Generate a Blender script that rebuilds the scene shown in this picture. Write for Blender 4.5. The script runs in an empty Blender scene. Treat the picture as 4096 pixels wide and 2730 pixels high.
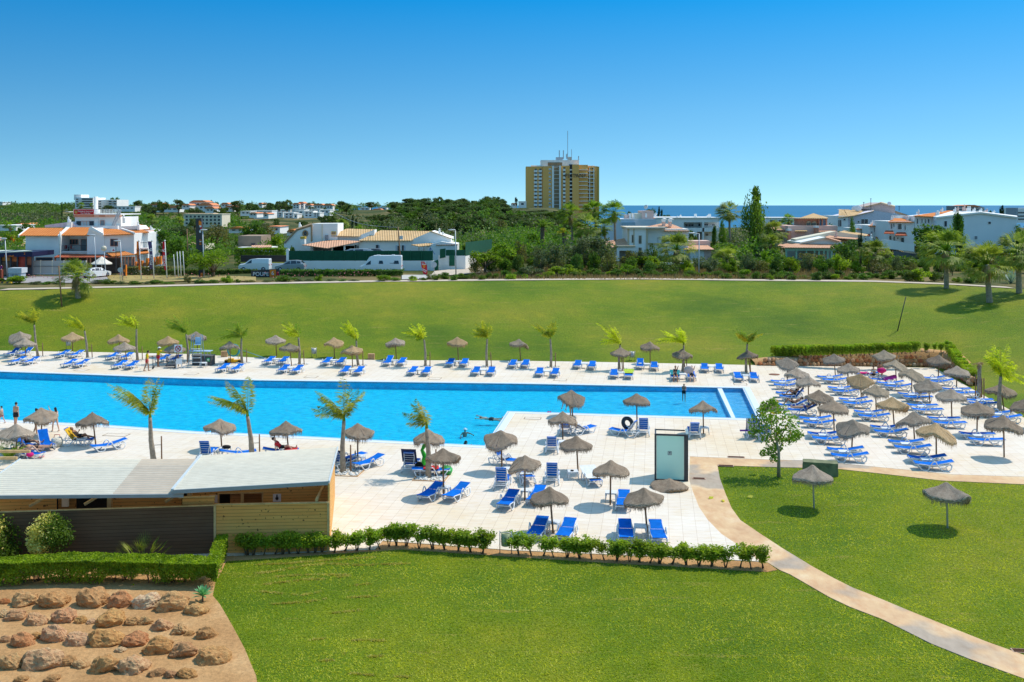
import bpy,bmesh,math,random
from mathutils import Vector,Matrix,noise
from mathutils.geometry import tessellate_polygon
R=random.Random(7)
sc=bpy.context.scene
COL=sc.collection
F,HC,CX,HZ=3982.0,15.0,2048.0,820.0
PI=math.pi
def rad(a):return math.radians(a)
# - picture -> place
def P(px,py,z=0.0):
 d=F*(HC-z)/(py-HZ)
 return Vector(((px-CX)/F*d,d,z))
def D(px,py,d):
 return Vector(((px-CX)/F*d,d,HC-(py-HZ)/F*d))
TS=1024/2353.0
TILE={'T0':(0,740),'T1':(1024,740),'T2':(2048,740),'T3':(3072,740),'A0':(0,1120),'A1':(1024,1120),'A2':(2048,1120),'A3':(3072,1120),'B0':(0,1540),'B1':(1024,1540),'B2':(2048,1540),'B3':(3072,1540),'C0':(0,2130),'C1':(1024,2130),'C2':(2048,2130),'C3':(3072,2130)}
def S(t,x,y):
 o=TILE[t]
 return(o[0]+x*TS,o[1]+y*TS)
def Pz(t,x,y,z=0.0):return P(*S(t,x,y),z)
def Dz(t,x,y,d):return D(*S(t,x,y),d)
def lerp(a,b,t):return a+(b-a)*t
def sm(t):
 t=max(0.0,min(1.0,t));return t*t*(3-2*t)
def interp(x,pts):
 if x<=pts[0][0]:return pts[0][1]
 for(a,b),(c,d)in zip(pts,pts[1:]):
  if x<=c:return b+(d-b)*(x-a)/(c-a)
 return pts[-1][1]
 # - mesh builder
class MB:
 def __init__(s):s.v=[];s.f=[];s.sm=[]
 def add(s,vs,fs,smooth=False):
  o=len(s.v);s.v.extend(tuple(v)for v in vs)
  for f in fs:s.f.append(tuple(i+o for i in f));s.sm.append(smooth)
  return s
 def box(s,x0,x1,y0,y1,z0,z1,M=None):
  c=[Vector((x,y,z))for z in(z0,z1)for y in(y0,y1)for x in(x0,x1)]
  if M:c=[M@p for p in c]
  return s.add(c,[(0,2,3,1),(4,5,7,6),(0,1,5,4),(2,6,7,3),(0,4,6,2),(1,3,7,5)])
 def bar(s,a,b,w,h=None):
  a,b=Vector(a),Vector(b);h=h or w
  d=(b-a);L=d.length
  if L<1e-6:return s
  z=d/L;x=z.cross(Vector((0,0,1)))
  x=x.normalized()if x.length>1e-4 else Vector((1,0,0))
  y=z.cross(x)
  c=[]
  for q in(a,b):
   for i,j in((-1,-1),(1,-1),(1,1),(-1,1)):c.append(q+x*(i*w/2)+y*(j*h/2))
  return s.add(c,[(0,1,2,3),(7,6,5,4),(0,4,5,1),(1,5,6,2),(2,6,7,3),(3,7,4,0)])
 def tube(s,pts,rs,n=8,smooth=True,cap=True):
  pts=[Vector(p)for p in pts]
  if not hasattr(rs,'__len__'):rs=[rs]*len(pts)
  o=[];up=None
  for i,p in enumerate(pts):
   t=(pts[min(i+1,len(pts)-1)]-pts[max(i-1,0)]).normalized()
   if up is None:up=t.orthogonal().normalized()
   up=(up-t*up.dot(t));up=up.normalized()if up.length>1e-5 else t.orthogonal().normalized()
   b=t.cross(up)
   for k in range(n):
    a=2*PI*k/n
    o.append(p+(up*math.cos(a)+b*math.sin(a))*rs[i])
  f=[(i*n+k,i*n+(k+1)%n,(i+1)*n+(k+1)%n,(i+1)*n+k)for i in range(len(pts)-1)for k in range(n)]
  if cap:f+=[tuple(range(n))[::-1],tuple(range((len(pts)-1)*n,len(pts)*n))]
  return s.add(o,f,smooth)
 def lathe(s,prof,n=16,c=(0,0,0),smooth=True):
  o=[]
  for r,z in prof:
   for k in range(n):
    a=2*PI*k/n
    o.append((c[0]+r*math.cos(a),c[1]+r*math.sin(a),c[2]+z))
  f=[(i*n+k,i*n+(k+1)%n,(i+1)*n+(k+1)%n,(i+1)*n+k)for i in range(len(prof)-1)for k in range(n)]
  f+=[tuple(range(n))[::-1],tuple(range((len(prof)-1)*n,len(prof)*n))]
  return s.add(o,f,smooth)
 def ell(s,c,r,n=10,m=7,M=None):
  o=[];c=Vector(c)
  r=r if hasattr(r,'__len__')else(r,r,r)
  for i in range(m+1):
   ph=PI*i/m
   for k in range(n):
    a=2*PI*k/n
    q=Vector((r[0]*math.sin(ph+1e-3)*math.cos(a),r[1]*math.sin(ph+1e-3)*math.sin(a),r[2]*math.cos(ph)))
    if M:q=M@q
    o.append(c+q)
  f=[(i*n+k,(i+1)*n+k,(i+1)*n+(k+1)%n,i*n+(k+1)%n)for i in range(m)for k in range(n)]
  return s.add(o,f,True)
 def poly(s,pts):
  return s.add(pts,[tuple(range(len(pts)))])
 def slab(s,p,th):
  n=len(p);p=[Vector(q)for q in p]
  nn=(p[1]-p[0]).cross(p[2]-p[0]).normalized()
  if nn.z<0:p=p[::-1];nn=-nn
  o=p+[q-nn*th for q in p]
  return s.add(o,[tuple(range(n)),tuple(range(n,2*n))[::-1]]+[(i,n+i,n+(i+1)%n,(i+1)%n)for i in range(n)])
 def prism(s,pts,y0,y1):
  n=len(pts)
  ar=sum(pts[i][0]*pts[(i+1)%n][1]-pts[(i+1)%n][0]*pts[i][1]for i in range(n))
  if ar<0:pts=pts[::-1]
  o=[(x,y0,z)for x,z in pts]+[(x,y1,z)for x,z in pts]
  return s.add(o,[tuple(range(n)),tuple(range(n,2*n))[::-1]]+[(i,n+i,n+(i+1)%n,(i+1)%n)[::-1]for i in range(n)])
 def flat(s,poly2,z,skirt=0.3):
  V3=[Vector((x,y,0))for x,y in poly2]
  tris=tessellate_polygon([V3]);n=len(V3)
  fs=[]
  for t in tris:
   a,b,c=(V3[i]for i in t)
   fs.append(t if(b-a).cross(c-a).z>0 else t[::-1])
  s.add([(p.x,p.y,z)for p in V3],fs)
  if skirt:
   s.add([(p.x,p.y,z)for p in V3]+[(p.x,p.y,z-skirt)for p in V3],[(i,(i+1)%n,n+(i+1)%n,n+i)for i in range(n)])
  return s
 def mesh(s,name,mat):
  me=bpy.data.meshes.new(name)
  me.from_pydata(s.v,[],s.f);me.update()
  me.polygons.foreach_set('use_smooth',s.sm)
  if mat:me.materials.append(mat)
  return me
 def build(s,name,mat,parent=None,loc=None):
  return obj(name,s.mesh(name,mat),parent,loc)
def obj(name,me,parent=None,loc=None):
 o=bpy.data.objects.new(name,me);COL.objects.link(o)
 if parent:o.parent=parent
 if loc is not None:o.location=loc
 return o
def tag(o,label=None,cat=None,group=None,kind=None):
 if label:o['label']=label
 if cat:o['category']=cat
 if group:o['group']=group
 if kind:o['kind']=kind
 return o
def thing(name,label,cat,loc=(0,0,0),rz=0.0,group=None,sc_=None):
 o=bpy.data.objects.new(name,None);COL.objects.link(o)
 o.location=loc;o.rotation_euler=(0,0,rz);o.empty_display_size=0.2
 if sc_:o.scale=(sc_,)*3 if not hasattr(sc_,'__len__')else sc_
 return tag(o,label,cat,group)
KIDS={};PROTO=[]
def freeze(root):
 ch=[c for c in COL.objects if c.parent==root]
 KIDS[root.as_pointer()]=ch
 if root.parent is None:PROTO.append(root)
 for c in ch:freeze(c)
USED=set()
def dup(root,loc,rz=0.0,label=None,group=None,sc_=None,parent=None):
 if root.as_pointer()in USED:
  r=root.copy();COL.objects.link(r)
  def rec(src,dst):
   for ch in KIDS.get(src.as_pointer(),()):
    c=ch.copy();COL.objects.link(c);c.parent=dst;rec(ch,c)
  rec(root,r)
 else:
  r=root;USED.add(root.as_pointer())
 r.location=loc;r.rotation_euler=(0,0,rz)
 if sc_:r.scale=(sc_,)*3 if not hasattr(sc_,'__len__')else sc_
 if label:r['label']=label
 if group:r['group']=group
 return r
ORD=['first','second','third','fourth','fifth','sixth','seventh','eighth','ninth','tenth','eleventh','twelfth','thirteenth','fourteenth','fifteenth','sixteenth','seventeenth','eighteenth','nineteenth','twentieth']
def nth(i):
 if i<20:return ORD[i]
 n=i+1
 return '%d%s'%(n,{1:'st',2:'nd',3:'rd'}.get(n%10 if n%100 not in(11,12,13)else 0,'th'))
 # - materials
class NT:
 def __init__(s,name):
  s.m=bpy.data.materials.new(name);s.m.use_nodes=True
  s.t=s.m.node_tree;s.t.nodes.clear()
  s.out=s.n('ShaderNodeOutputMaterial')
 def n(s,typ,**kw):
  x=s.t.nodes.new(typ)
  for k,v in kw.items():setattr(x,k,v)
  return x
 def l(s,a,b):s.t.links.new(a,b)
 def coord(s,kind='Object',scale=None,rotz=0,loc=None):
  c=s.n('ShaderNodeTexCoord').outputs[kind]
  if scale is None and not rotz and loc is None:return c
  m=s.n('ShaderNodeMapping');s.l(c,m.inputs[0])
  if scale is not None:m.inputs['Scale'].default_value=scale if hasattr(scale,'__len__')else(scale,)*3
  m.inputs['Rotation'].default_value=(0,0,rotz)
  if loc:m.inputs['Location'].default_value=loc
  return m.outputs[0]
 def noise(s,vec,scale,detail=3,rough=.55):
  x=s.n('ShaderNodeTexNoise');x.inputs['Scale'].default_value=scale;x.inputs['Detail'].default_value=detail
  x.inputs['Roughness'].default_value=rough
  if vec is not None:s.l(vec,x.inputs['Vector'])
  return x.outputs['Fac']
 def ramp(s,fac,stops,interp='LINEAR'):
  x=s.n('ShaderNodeValToRGB');cr=x.color_ramp;cr.interpolation=interp
  while len(cr.elements)<len(stops):cr.elements.new(0.5)
  for e,(p,c)in zip(cr.elements,stops):
   e.position=p;e.color=tuple(c)+(1,)if len(c)==3 else c
  s.l(fac,x.inputs[0]);return x.outputs[0]
 def mix(s,fac,a,b,mode='MIX'):
  x=s.n('ShaderNodeMix',data_type='RGBA',blend_type=mode)
  for i,v in((0,fac),(6,a),(7,b)):
   if hasattr(v,'links'):s.l(v,x.inputs[i])
   elif hasattr(v,'__len__'):x.inputs[i].default_value=tuple(v)+(1,)if len(v)==3 else v
   else:x.inputs[i].default_value=v
  return x.outputs[2]
 def math(s,op,a,b=0.0,clamp=False):
  x=s.n('ShaderNodeMath',operation=op,use_clamp=clamp)
  for i,v in((0,a),(1,b)):
   if hasattr(v,'links'):s.l(v,x.inputs[i])
   else:x.inputs[i].default_value=v
  return x.outputs[0]
 def bsdf(s,col,rough=.8,metal=0.0,spec=.3,bump=None,bstr=.3,bdist=.02):
  b=s.n('ShaderNodeBsdfPrincipled')
  if hasattr(col,'links'):s.l(col,b.inputs['Base Color'])
  else:b.inputs['Base Color'].default_value=tuple(col)+(1,)
  b.inputs['Roughness'].default_value=rough;b.inputs['Metallic'].default_value=metal
  b.inputs['Specular IOR Level'].default_value=spec
  if bump is not None:
   x=s.n('ShaderNodeBump');x.inputs['Strength'].default_value=bstr;x.inputs['Distance'].default_value=bdist
   s.l(bump,x.inputs['Height']);s.l(x.outputs[0],b.inputs['Normal'])
  return b
 def done(s,shader):
  s.l(shader.outputs[0]if hasattr(shader,'outputs')else shader,s.out.inputs[0]);return s.m
def M(name,col,rough=.75,var=.12,scale=3.0,metal=0.0,spec=.3,bump=0.0,objvar=0.0):
 t=NT(name);c=t.coord()
 n=t.noise(c,scale,4)
 lo=tuple(max(0,x*(1-var))for x in col);hi=tuple(min(1,x*(1+var))for x in col)
 cc=t.ramp(n,[(.3,lo),(.7,hi)])
 if objvar:
  oi=t.n('ShaderNodeObjectInfo').outputs['Random']
  v=t.math('MULTIPLY_ADD',oi,2*objvar);t.t.nodes[-1].inputs[2].default_value=1-objvar
  hs=t.n('ShaderNodeHueSaturation');t.l(cc,hs.inputs['Color']);t.l(v,hs.inputs['Value']);cc=hs.outputs[0]
 return t.done(t.bsdf(cc,rough,metal,spec,bump=n if bump else None,bstr=bump,bdist=.03))
def foliage(name,dark,light,trans=.45,scale=3.0,objvar=.2):
 t=NT(name);c=t.coord()
 n=t.noise(c,scale,2)
 n2=t.noise(c,scale*7,1)
 f=t.math('ADD',t.math('MULTIPLY',n,.6),t.math('MULTIPLY',n2,.4))
 cc=t.ramp(f,[(.35,dark),(.62,light)])
 oi=t.n('ShaderNodeObjectInfo').outputs['Random']
 hs=t.n('ShaderNodeHueSaturation');t.l(cc,hs.inputs['Color'])
 x=t.n('ShaderNodeMapRange');t.l(oi,x.inputs[0]);x.inputs[3].default_value=1-objvar;x.inputs[4].default_value=1+objvar
 t.l(x.outputs[0],hs.inputs['Value'])
 x2=t.n('ShaderNodeMapRange');t.l(t.math('FRACT',t.math('MULTIPLY',oi,7.3)),x2.inputs[0]);x2.inputs[3].default_value=.5-objvar*.07;x2.inputs[4].default_value=.5+objvar*.07
 t.l(x2.outputs[0],hs.inputs['Hue'])
 d=t.bsdf(hs.outputs[0],.55,0,.25)
 tr=t.n('ShaderNodeBsdfTranslucent')
 br=t.mix(1.0,hs.outputs[0],(1.25,1.35,.6),'MULTIPLY');t.l(br,tr.inputs[0])
 mx=t.n('ShaderNodeMixShader');mx.inputs[0].default_value=trans
 t.l(d.outputs[0],mx.inputs[1]);t.l(tr.outputs[0],mx.inputs[2])
 return t.done(mx)
 # - world, sun, camera
w=bpy.data.worlds.new("World");sc.world=w;w.use_nodes=True
nt=w.node_tree;bg=nt.nodes['Background']
SUN_EL,SUN_DX,SUN_DY=rad(56),.875,.485
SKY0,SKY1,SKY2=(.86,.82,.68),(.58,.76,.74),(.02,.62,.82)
sky=nt.nodes.new('ShaderNodeTexSky');sky.sky_type='NISHITA';sky.sun_disc=False
sky.sun_elevation=SUN_EL;sky.sun_rotation=math.atan2(SUN_DX,SUN_DY)
sky.altitude=0;sky.air_density=1.0;sky.dust_density=.25;sky.ozone_density=2.0
tc=nt.nodes.new('ShaderNodeTexCoord');mp=nt.nodes.new('ShaderNodeMapping');mp.inputs['Scale'].default_value=(1,1,2.6);mp.inputs['Location'].default_value=(0,0,.17)
nm=nt.nodes.new('ShaderNodeVectorMath');nm.operation='NORMALIZE'
nt.links.new(tc.outputs['Generated'],mp.inputs[0]);nt.links.new(mp.outputs[0],nm.inputs[0]);nt.links.new(nm.outputs[0],sky.inputs[0])
hs=nt.nodes.new('ShaderNodeHueSaturation');hs.inputs['Saturation'].default_value=1.22;hs.inputs['Hue'].default_value=.487;hs.inputs['Value'].default_value=1.0
nt.links.new(sky.outputs[0],hs.inputs['Color'])
sx=nt.nodes.new('ShaderNodeSeparateXYZ');nt.links.new(tc.outputs['Generated'],sx.inputs[0])
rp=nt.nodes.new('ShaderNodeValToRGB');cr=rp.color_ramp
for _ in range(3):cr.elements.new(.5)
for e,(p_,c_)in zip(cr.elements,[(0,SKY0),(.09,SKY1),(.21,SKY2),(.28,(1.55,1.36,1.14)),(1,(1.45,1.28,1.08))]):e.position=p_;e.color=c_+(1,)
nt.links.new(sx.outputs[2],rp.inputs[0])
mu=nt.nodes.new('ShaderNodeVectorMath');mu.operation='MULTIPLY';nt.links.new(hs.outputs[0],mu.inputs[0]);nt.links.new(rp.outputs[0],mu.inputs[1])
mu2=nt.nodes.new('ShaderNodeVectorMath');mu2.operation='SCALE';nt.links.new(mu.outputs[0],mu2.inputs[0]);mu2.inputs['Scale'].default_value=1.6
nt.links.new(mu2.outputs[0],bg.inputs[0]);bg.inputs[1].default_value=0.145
sd=Vector((SUN_DX*math.cos(SUN_EL),SUN_DY*math.cos(SUN_EL),math.sin(SUN_EL))).normalized()
sl=bpy.data.lights.new('sun','SUN');sl.energy=3.9;sl.angle=rad(.5);sl.color=(1,.94,.83)
so=bpy.data.objects.new('sun',sl);COL.objects.link(so);so.rotation_euler=sd.to_track_quat('Z','Y').to_euler();so.location=(60,40,120)
cam=bpy.data.cameras.new('camera');co=bpy.data.objects.new('camera',cam);COL.objects.link(co)
co.location=(0,0,HC);co.rotation_euler=(rad(90),0,0);cam.lens=35.0;cam.sensor_width=36;cam.clip_end=90000;cam.clip_start=.5
cam.shift_y=(HZ-1365)/4096.0
sc.camera=co
vs=sc.view_settings;vs.view_transform='Standard';vs.look='None';vs.exposure=0.0;vs.gamma=1.0
sc.cycles.max_bounces=6;sc.cycles.transparent_max_bounces=24;sc.cycles.diffuse_bounces=3;sc.cycles.glossy_bounces=2
sc.cycles.use_denoising=True
#  terrain
G2=lambda L,z=0:[tuple(P(x,y,z)[:2])for x,y in L]
FOOT=[(x,P(x0,y0)[1])for x,x0,y0 in[]]
_f=[(-500,1399),(0,1405),(390,1411),(740,1418),(1024,1433),(1546,1443),(2048,1445),(2483,1452),(3072,1464)]
FOOT=[(P(a,b)[0],P(a,b)[1]+.3)for a,b in _f]+[(31,93.5),(39.4,91.6),(44,82),(60,66),(90,50)]
_r=[(-400,1168),(0,1163),(512,1152),(1024,1139),(1500,1130),(2048,1124),(2560,1120),(3072,1126),(3500,1130),(3800,1141),(4096,1158),(4500,1180)]
RIDGE=[(P(a,b,5)[0],P(a,b,5)[1])for a,b in _r]
def gz(x,y):
 yf,yr=interp(x,FOOT),interp(x,RIDGE)
 if y<yf:return 0.0
 if y<yr:
  t=(y-yf)/(yr-yf)
  z=5.0*(.55*t+.45*sm(t))if t<1 else 5
  if 22<x<40:z+=0.0
  return z
 b=x/y
 z=5.0-.9*sm((y-yr)/25.0)*sm(-(b+.25)/.15)
 left=sm((.10-b)/.06)
 hill=left*(6.5*sm((y-210)/420.0)+1.2*sm((-b-.25)/.2)*sm((y-230)/150.0))
 hill+=left*1.3*math.sin(x*.011+1)*sm((y-220)/200.0)
 fall=(1-left)*27*sm((y-230)/1000.0)+left*34*sm((y-760)/700.0)
 return z+hill-fall
def GT(px,py,z0=5.0,base=None):
 """point of the terrain seen at a pixel (fixed-point march)"""
 k=(py-HZ)/F;d=95.0
 while d<1200:
  x=(px-CX)/F*d
  if HC-k*d<=gz(x,d):break
  d+=.5 if d<250 else 3
 return Vector(((px-CX)/F*d,d,gz((px-CX)/F*d,d)))
DECK=[(-600,1398),(0,1405),(390,1411),(740,1418),(1024,1433),(1546,1443),(2048,1445),(2483,1452),(3072,1464),(3400,1468),(3738,1474),(3851,1538),(4096,1674),(4500,1900),(4300,1915),(4096,1910),(3812,1901),(3507,1871),(3246,1845),(3072,1842),(2759,1829),(2757,1923),(2770,1966),(2796,2032),(2831,2084),(2886,2140),(2940,2176),(3040,2250),(2788,2237),(2483,2224),(2048,2205),(1530,2167),(1500,2201),(1320,2208),(868,2228),(-600,2262)]
POOL=[(-500,1471),(0,1490),(348,1502),(652,1514),(1024,1525),(2048,1538),(2970,1556),(3029,1678),(2030,1648),(1938,1786),(1024,1739),(783,1729),(435,1704),(0,1681),(-500,1655)]
PATH=[(4400,1918),(4096,1910),(3812,1901),(3507,1871),(3246,1845),(3072,1842),(2759,1829),(2757,1923),(2770,1966),(2796,2032),(2831,2084),(2886,2140),(2940,2176),(3040,2250),(3072,2254),(3120,2284),(3159,2300),(3316,2391),(3398,2430),(3533,2482),(3725,2578),(3877,2639),(4096,2718),(4300,2790),(4420,2740),(4300,2700),(4096,2624),(3942,2569),(3812,2517),(3633,2445),(3490,2385),(3411,2354),(3333,2315),(3246,2267),(3176,2224),(3128,2195),(3072,2158),(3044,2140),(2962,2084),(2927,2036),(2901,1975),(2879,1914),(2870,1864),(3072,1870),(3342,1877),(3507,1895),(3768,1925),(4096,1940),(4400,1952)]
SOIL=[(-700,2232),(868,2229),(1320,2209),(1500,2202),(1530,2168),(2048,2206),(2483,2225),(2788,2238),(3040,2251),(3072,2255),(3110,2282),(3072,2290),(2600,2262),(2483,2257),(2048,2229),(1800,2212),(1611,2200),(1524,2205),(1300,2220),(1024,2239),(905,2247),(885,2290),(862,2330),(851,2385),(880,2420),(901,2456),(932,2510),(957,2556),(980,2600),(1001,2652),(1024,2704),(1040,2800),(-700,2800)]
def inside(p,poly):
 x,y=p;c=False;n=len(poly)
 for i in range(n):
  (x1,y1),(x2,y2)=poly[i],poly[(i+1)%n]
  if(y1>y)!=(y2>y)and x<(x2-x1)*(y-y1)/(y2-y1)+x1:c=not c
 return c
def offset(poly,d):
 n=len(poly);out=[]
 ar=sum(poly[i][0]*poly[(i+1)%n][1]-poly[(i+1)%n][0]*poly[i][1]for i in range(n))
 s=1 if ar>0 else-1
 for i in range(n):
  a,b,c=(Vector(poly[j%n])for j in(i-1,i,i+1))
  e1,e2=(b-a).normalized(),(c-b).normalized()
  n1,n2=Vector((e1.y,-e1.x))*s,Vector((e2.y,-e2.x))*s
  m=(n1+n2);k=m.length
  m=m/k if k>.3 else n1
  out.append(tuple(b+m*d/max(.45,m.dot(n1))))
 return out
deck2,pool2,path2,soil2=G2(DECK),G2(POOL),G2(PATH),G2(SOIL)
#  materials of the ground
def grass_mat(name,near):
 t=NT(name);c=t.coord()
 big=t.noise(c,.055,3);mid=t.noise(c,.45,4,.6);fine=t.noise(c,9.0,3,.7);blade=t.noise(t.coord(scale=(1,.5,1)),38.0,2,.7)
 a=t.ramp(big,[(.36,(.080,.138,.006)),(.50,(.135,.188,.008)),(.66,(.21,.215,.018))])
 b=t.ramp(mid,[(.30,(.45,.50,.40)),(.50,(.5,.5,.5)),(.72,(.66,.58,.52))])
 cc=t.mix(1.0,a,b,'OVERLAY')
 k=t.ramp(fine,[(.34,(.22,.28,.24)),(.5,(.5,.5,.5)),(.68,(.78,.74,.62))])
 cc=t.mix(.85,cc,k,'OVERLAY')
 k2=t.ramp(blade,[(.3,(.34,.36,.3)),(.7,(.66,.64,.58))])
 cc=t.mix(.7,cc,k2,'OVERLAY')
 st=t.noise(t.coord(scale=(.22,1.6,1),rotz=rad(12)),1.1,4,.65)
 msk=t.ramp(t.math('MULTIPLY',t.ramp(st,[(.60,(0,0,0)),(.68,(1,1,1))]),t.ramp(fine,[(.42,(0,0,0)),(.62,(1,1,1))])),[(0,(0,0,0)),(1,(.75,.75,.75))])
 cc=t.mix(msk,cc,(.36,.27,.07))
 h=t.math('ADD',t.math('MULTIPLY',fine,.6),blade)
 return t.done(t.bsdf(cc,.8,0,.12,bump=h,bstr=.8,bdist=.05))
m_grass=grass_mat('lawn grass',True)
def soil_mat():
 t=NT('sandy soil');c=t.coord()
 a=t.noise(c,.35,4);b=t.noise(c,6.0,5,.7)
 cc=t.ramp(a,[(.3,(.40,.215,.090)),(.55,(.50,.285,.125)),(.75,(.58,.37,.185))])
 cc=t.mix(.8,cc,t.ramp(b,[(.3,(.36,.35,.34)),(.5,(.5,.5,.5)),(.72,(.66,.64,.62))]),'OVERLAY')
 return t.done(t.bsdf(cc,.95,0,.1,bump=b,bstr=.9,bdist=.06))
m_soil=soil_mat()
def deck_mat():
 t=NT('pale stone paving');c=t.coord(rotz=rad(8.2))
 br=t.n('ShaderNodeTexBrick');br.offset=0.0;br.inputs['Scale'].default_value=1.0
 br.inputs['Brick Width'].default_value=.62;br.inputs['Row Height'].default_value=.50;br.inputs['Mortar Size'].default_value=.008
 br.inputs['Mortar Smooth'].default_value=.3;br.inputs['Bias'].default_value=0
 br.inputs['Color1'].default_value=(.77,.67,.555,1);br.inputs['Color2'].default_value=(.73,.62,.505,1);br.inputs['Mortar'].default_value=(.50,.38,.28,1)
 t.l(c,br.inputs['Vector'])
 g=t.coord();a=t.noise(g,.12,4);b=t.noise(t.coord(scale=(1,3,1),rotz=rad(8.2)),1.3,5,.65)
 cc=t.mix(.8,br.outputs['Color'],t.ramp(a,[(.32,(.46,.42,.37)),(.5,(.5,.5,.5)),(.68,(.56,.57,.58))]),'OVERLAY')
 cc=t.mix(.8,cc,t.ramp(b,[(.30,(.42,.39,.35)),(.5,(.5,.5,.5)),(.70,(.55,.55,.55))]),'OVERLAY')
 edge=t.noise(g,.5,5,.7)
 cc=t.mix(t.ramp(edge,[(.62,(0,0,0)),(.75,(.35,.35,.35))]),cc,(.60,.42,.26))
 return t.done(t.bsdf(cc,.7,0,.25,bump=br.outputs['Fac'],bstr=-.25,bdist=.01))
m_deck=deck_mat()
def path_mat():
 t=NT('stained tan concrete');c=t.coord()
 a=t.noise(c,.42,4,.6);b=t.noise(t.coord(scale=(1,.5,1),rotz=.6),2.2,6,.7);g=t.noise(c,.16,3)
 cc=t.ramp(a,[(.3,(.56,.35,.20)),(.5,(.66,.43,.24)),(.7,(.72,.54,.35))])
 cc=t.mix(t.ramp(g,[(.52,(0,0,0)),(.56,(.8,.8,.8))]),cc,(.36,.31,.26))
 cc=t.mix(.8,cc,t.ramp(b,[(.3,(.40,.38,.36)),(.5,(.5,.5,.5)),(.72,(.6,.6,.6))]),'OVERLAY')
 return t.done(t.bsdf(cc,.85,0,.2,bump=b,bstr=.3))
m_path=path_mat()
def scrub_mat():
 t=NT('dry scrub ground');c=t.coord()
 a=t.noise(c,.05,4,.6);b=t.noise(c,1.2,4,.7)
 cc=t.ramp(a,[(.36,(.035,.055,.014)),(.50,(.075,.085,.025)),(.62,(.22,.16,.07)),(.75,(.10,.11,.03))])
 cc=t.mix(.8,cc,t.ramp(b,[(.3,(.34,.36,.3)),(.5,(.5,.5,.5)),(.72,(.66,.64,.58))]),'OVERLAY')
 return t.done(t.bsdf(cc,.9,0,.1,bump=b,bstr=.6,bdist=.2))
m_scrub=scrub_mat()
#  ground grid (lawns and the land beyond, one height field)
def axis(lo,hi,step,g,far0,far1):
 v=[];x=lo
 while x<=hi+1e-6:v.append(x);x+=step
 s=step
 while v[-1]<far1:s*=g;v.append(v[-1]+s)
 s=step
 while v[0]>far0:s*=g;v.insert(0,v[0]-s)
 return v
xs=axis(-76,76,1.0,1.09,-1500,1500);ys=axis(24,150,1.0,1.06,10,1600)
dk_in=offset(deck2,-1.3)
nx=len(xs);gv=[]
for y in ys:
 for x in xs:
  z=gz(x,y)
  if inside((x,y),dk_in):z=-4.0
  elif y>150:z+=.7*noise.noise(Vector((x*.02,y*.02,3)))
  gv.append((x,y,z))
lawn,land=MB(),MB()
lf,gf=[],[]
for j in range(len(ys)-1):
 for i in range(nx-1):
  a=j*nx+i;cx_,cy_=(xs[i]+xs[i+1])/2,(ys[j]+ys[j+1])/2
  (lf if cy_<interp(cx_,RIDGE)+.2 else gf).append((a,a+1,a+1+nx,a+nx))
def sub(fs,name,mat,kind):
 used=sorted({i for f in fs for i in f});mp_={k:n for n,k in enumerate(used)}
 b=MB();b.add([gv[k]for k in used],[tuple(mp_[i]for i in f)for f in fs],True)
 return tag(b.build(name,mat),kind=kind)
sub(lf,'lawn',m_grass,'structure');sub(gf,'ground',m_scrub,'structure')
#  deck with the pool cut out
def ring_sheet(outer,holes,z,name,mat,skirt=.35):
 loops=[[Vector((x,y,0))for x,y in L]for L in[outer]+holes]
 allv=[v for L in loops for v in L]
 b=MB();fs=[]
 for t in tessellate_polygon(loops):
  a,c,d=(allv[i]for i in t);fs.append(t if(c-a).cross(d-a).z>0 else t[::-1])
 b.add([(v.x,v.y,z)for v in allv],fs)
 for L in loops:
  n=len(L);b.add([(p.x,p.y,z)for p in L]+[(p.x,p.y,z-skirt)for p in L],[(i,(i+1)%n,n+(i+1)%n,n+i)for i in range(n)])
 return tag(b.build(name,mat),kind='structure')
cop2=offset(pool2,.62)
ring_sheet(deck2,[cop2],.04,'pool_deck',m_deck)
m_cop=M('white pool coping tile',(.78,.80,.82),.35,.05,6,spec=.5)
ring_sheet(cop2,[pool2],.055,'pool_coping',m_cop,.12)
ring_sheet(path2,[],.03,'footpath',m_path,.2)
ring_sheet(soil2,[],.022,'soil',m_soil,.1)
m_gut=M('pale blue overflow gutter',(.42,.56,.72),.5,.05,4)
o1,o2=offset(pool2,.06),offset(pool2,.17)
ring_sheet(o2,[o1],.060,'overflow_gutter',m_gut,.02)
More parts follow.
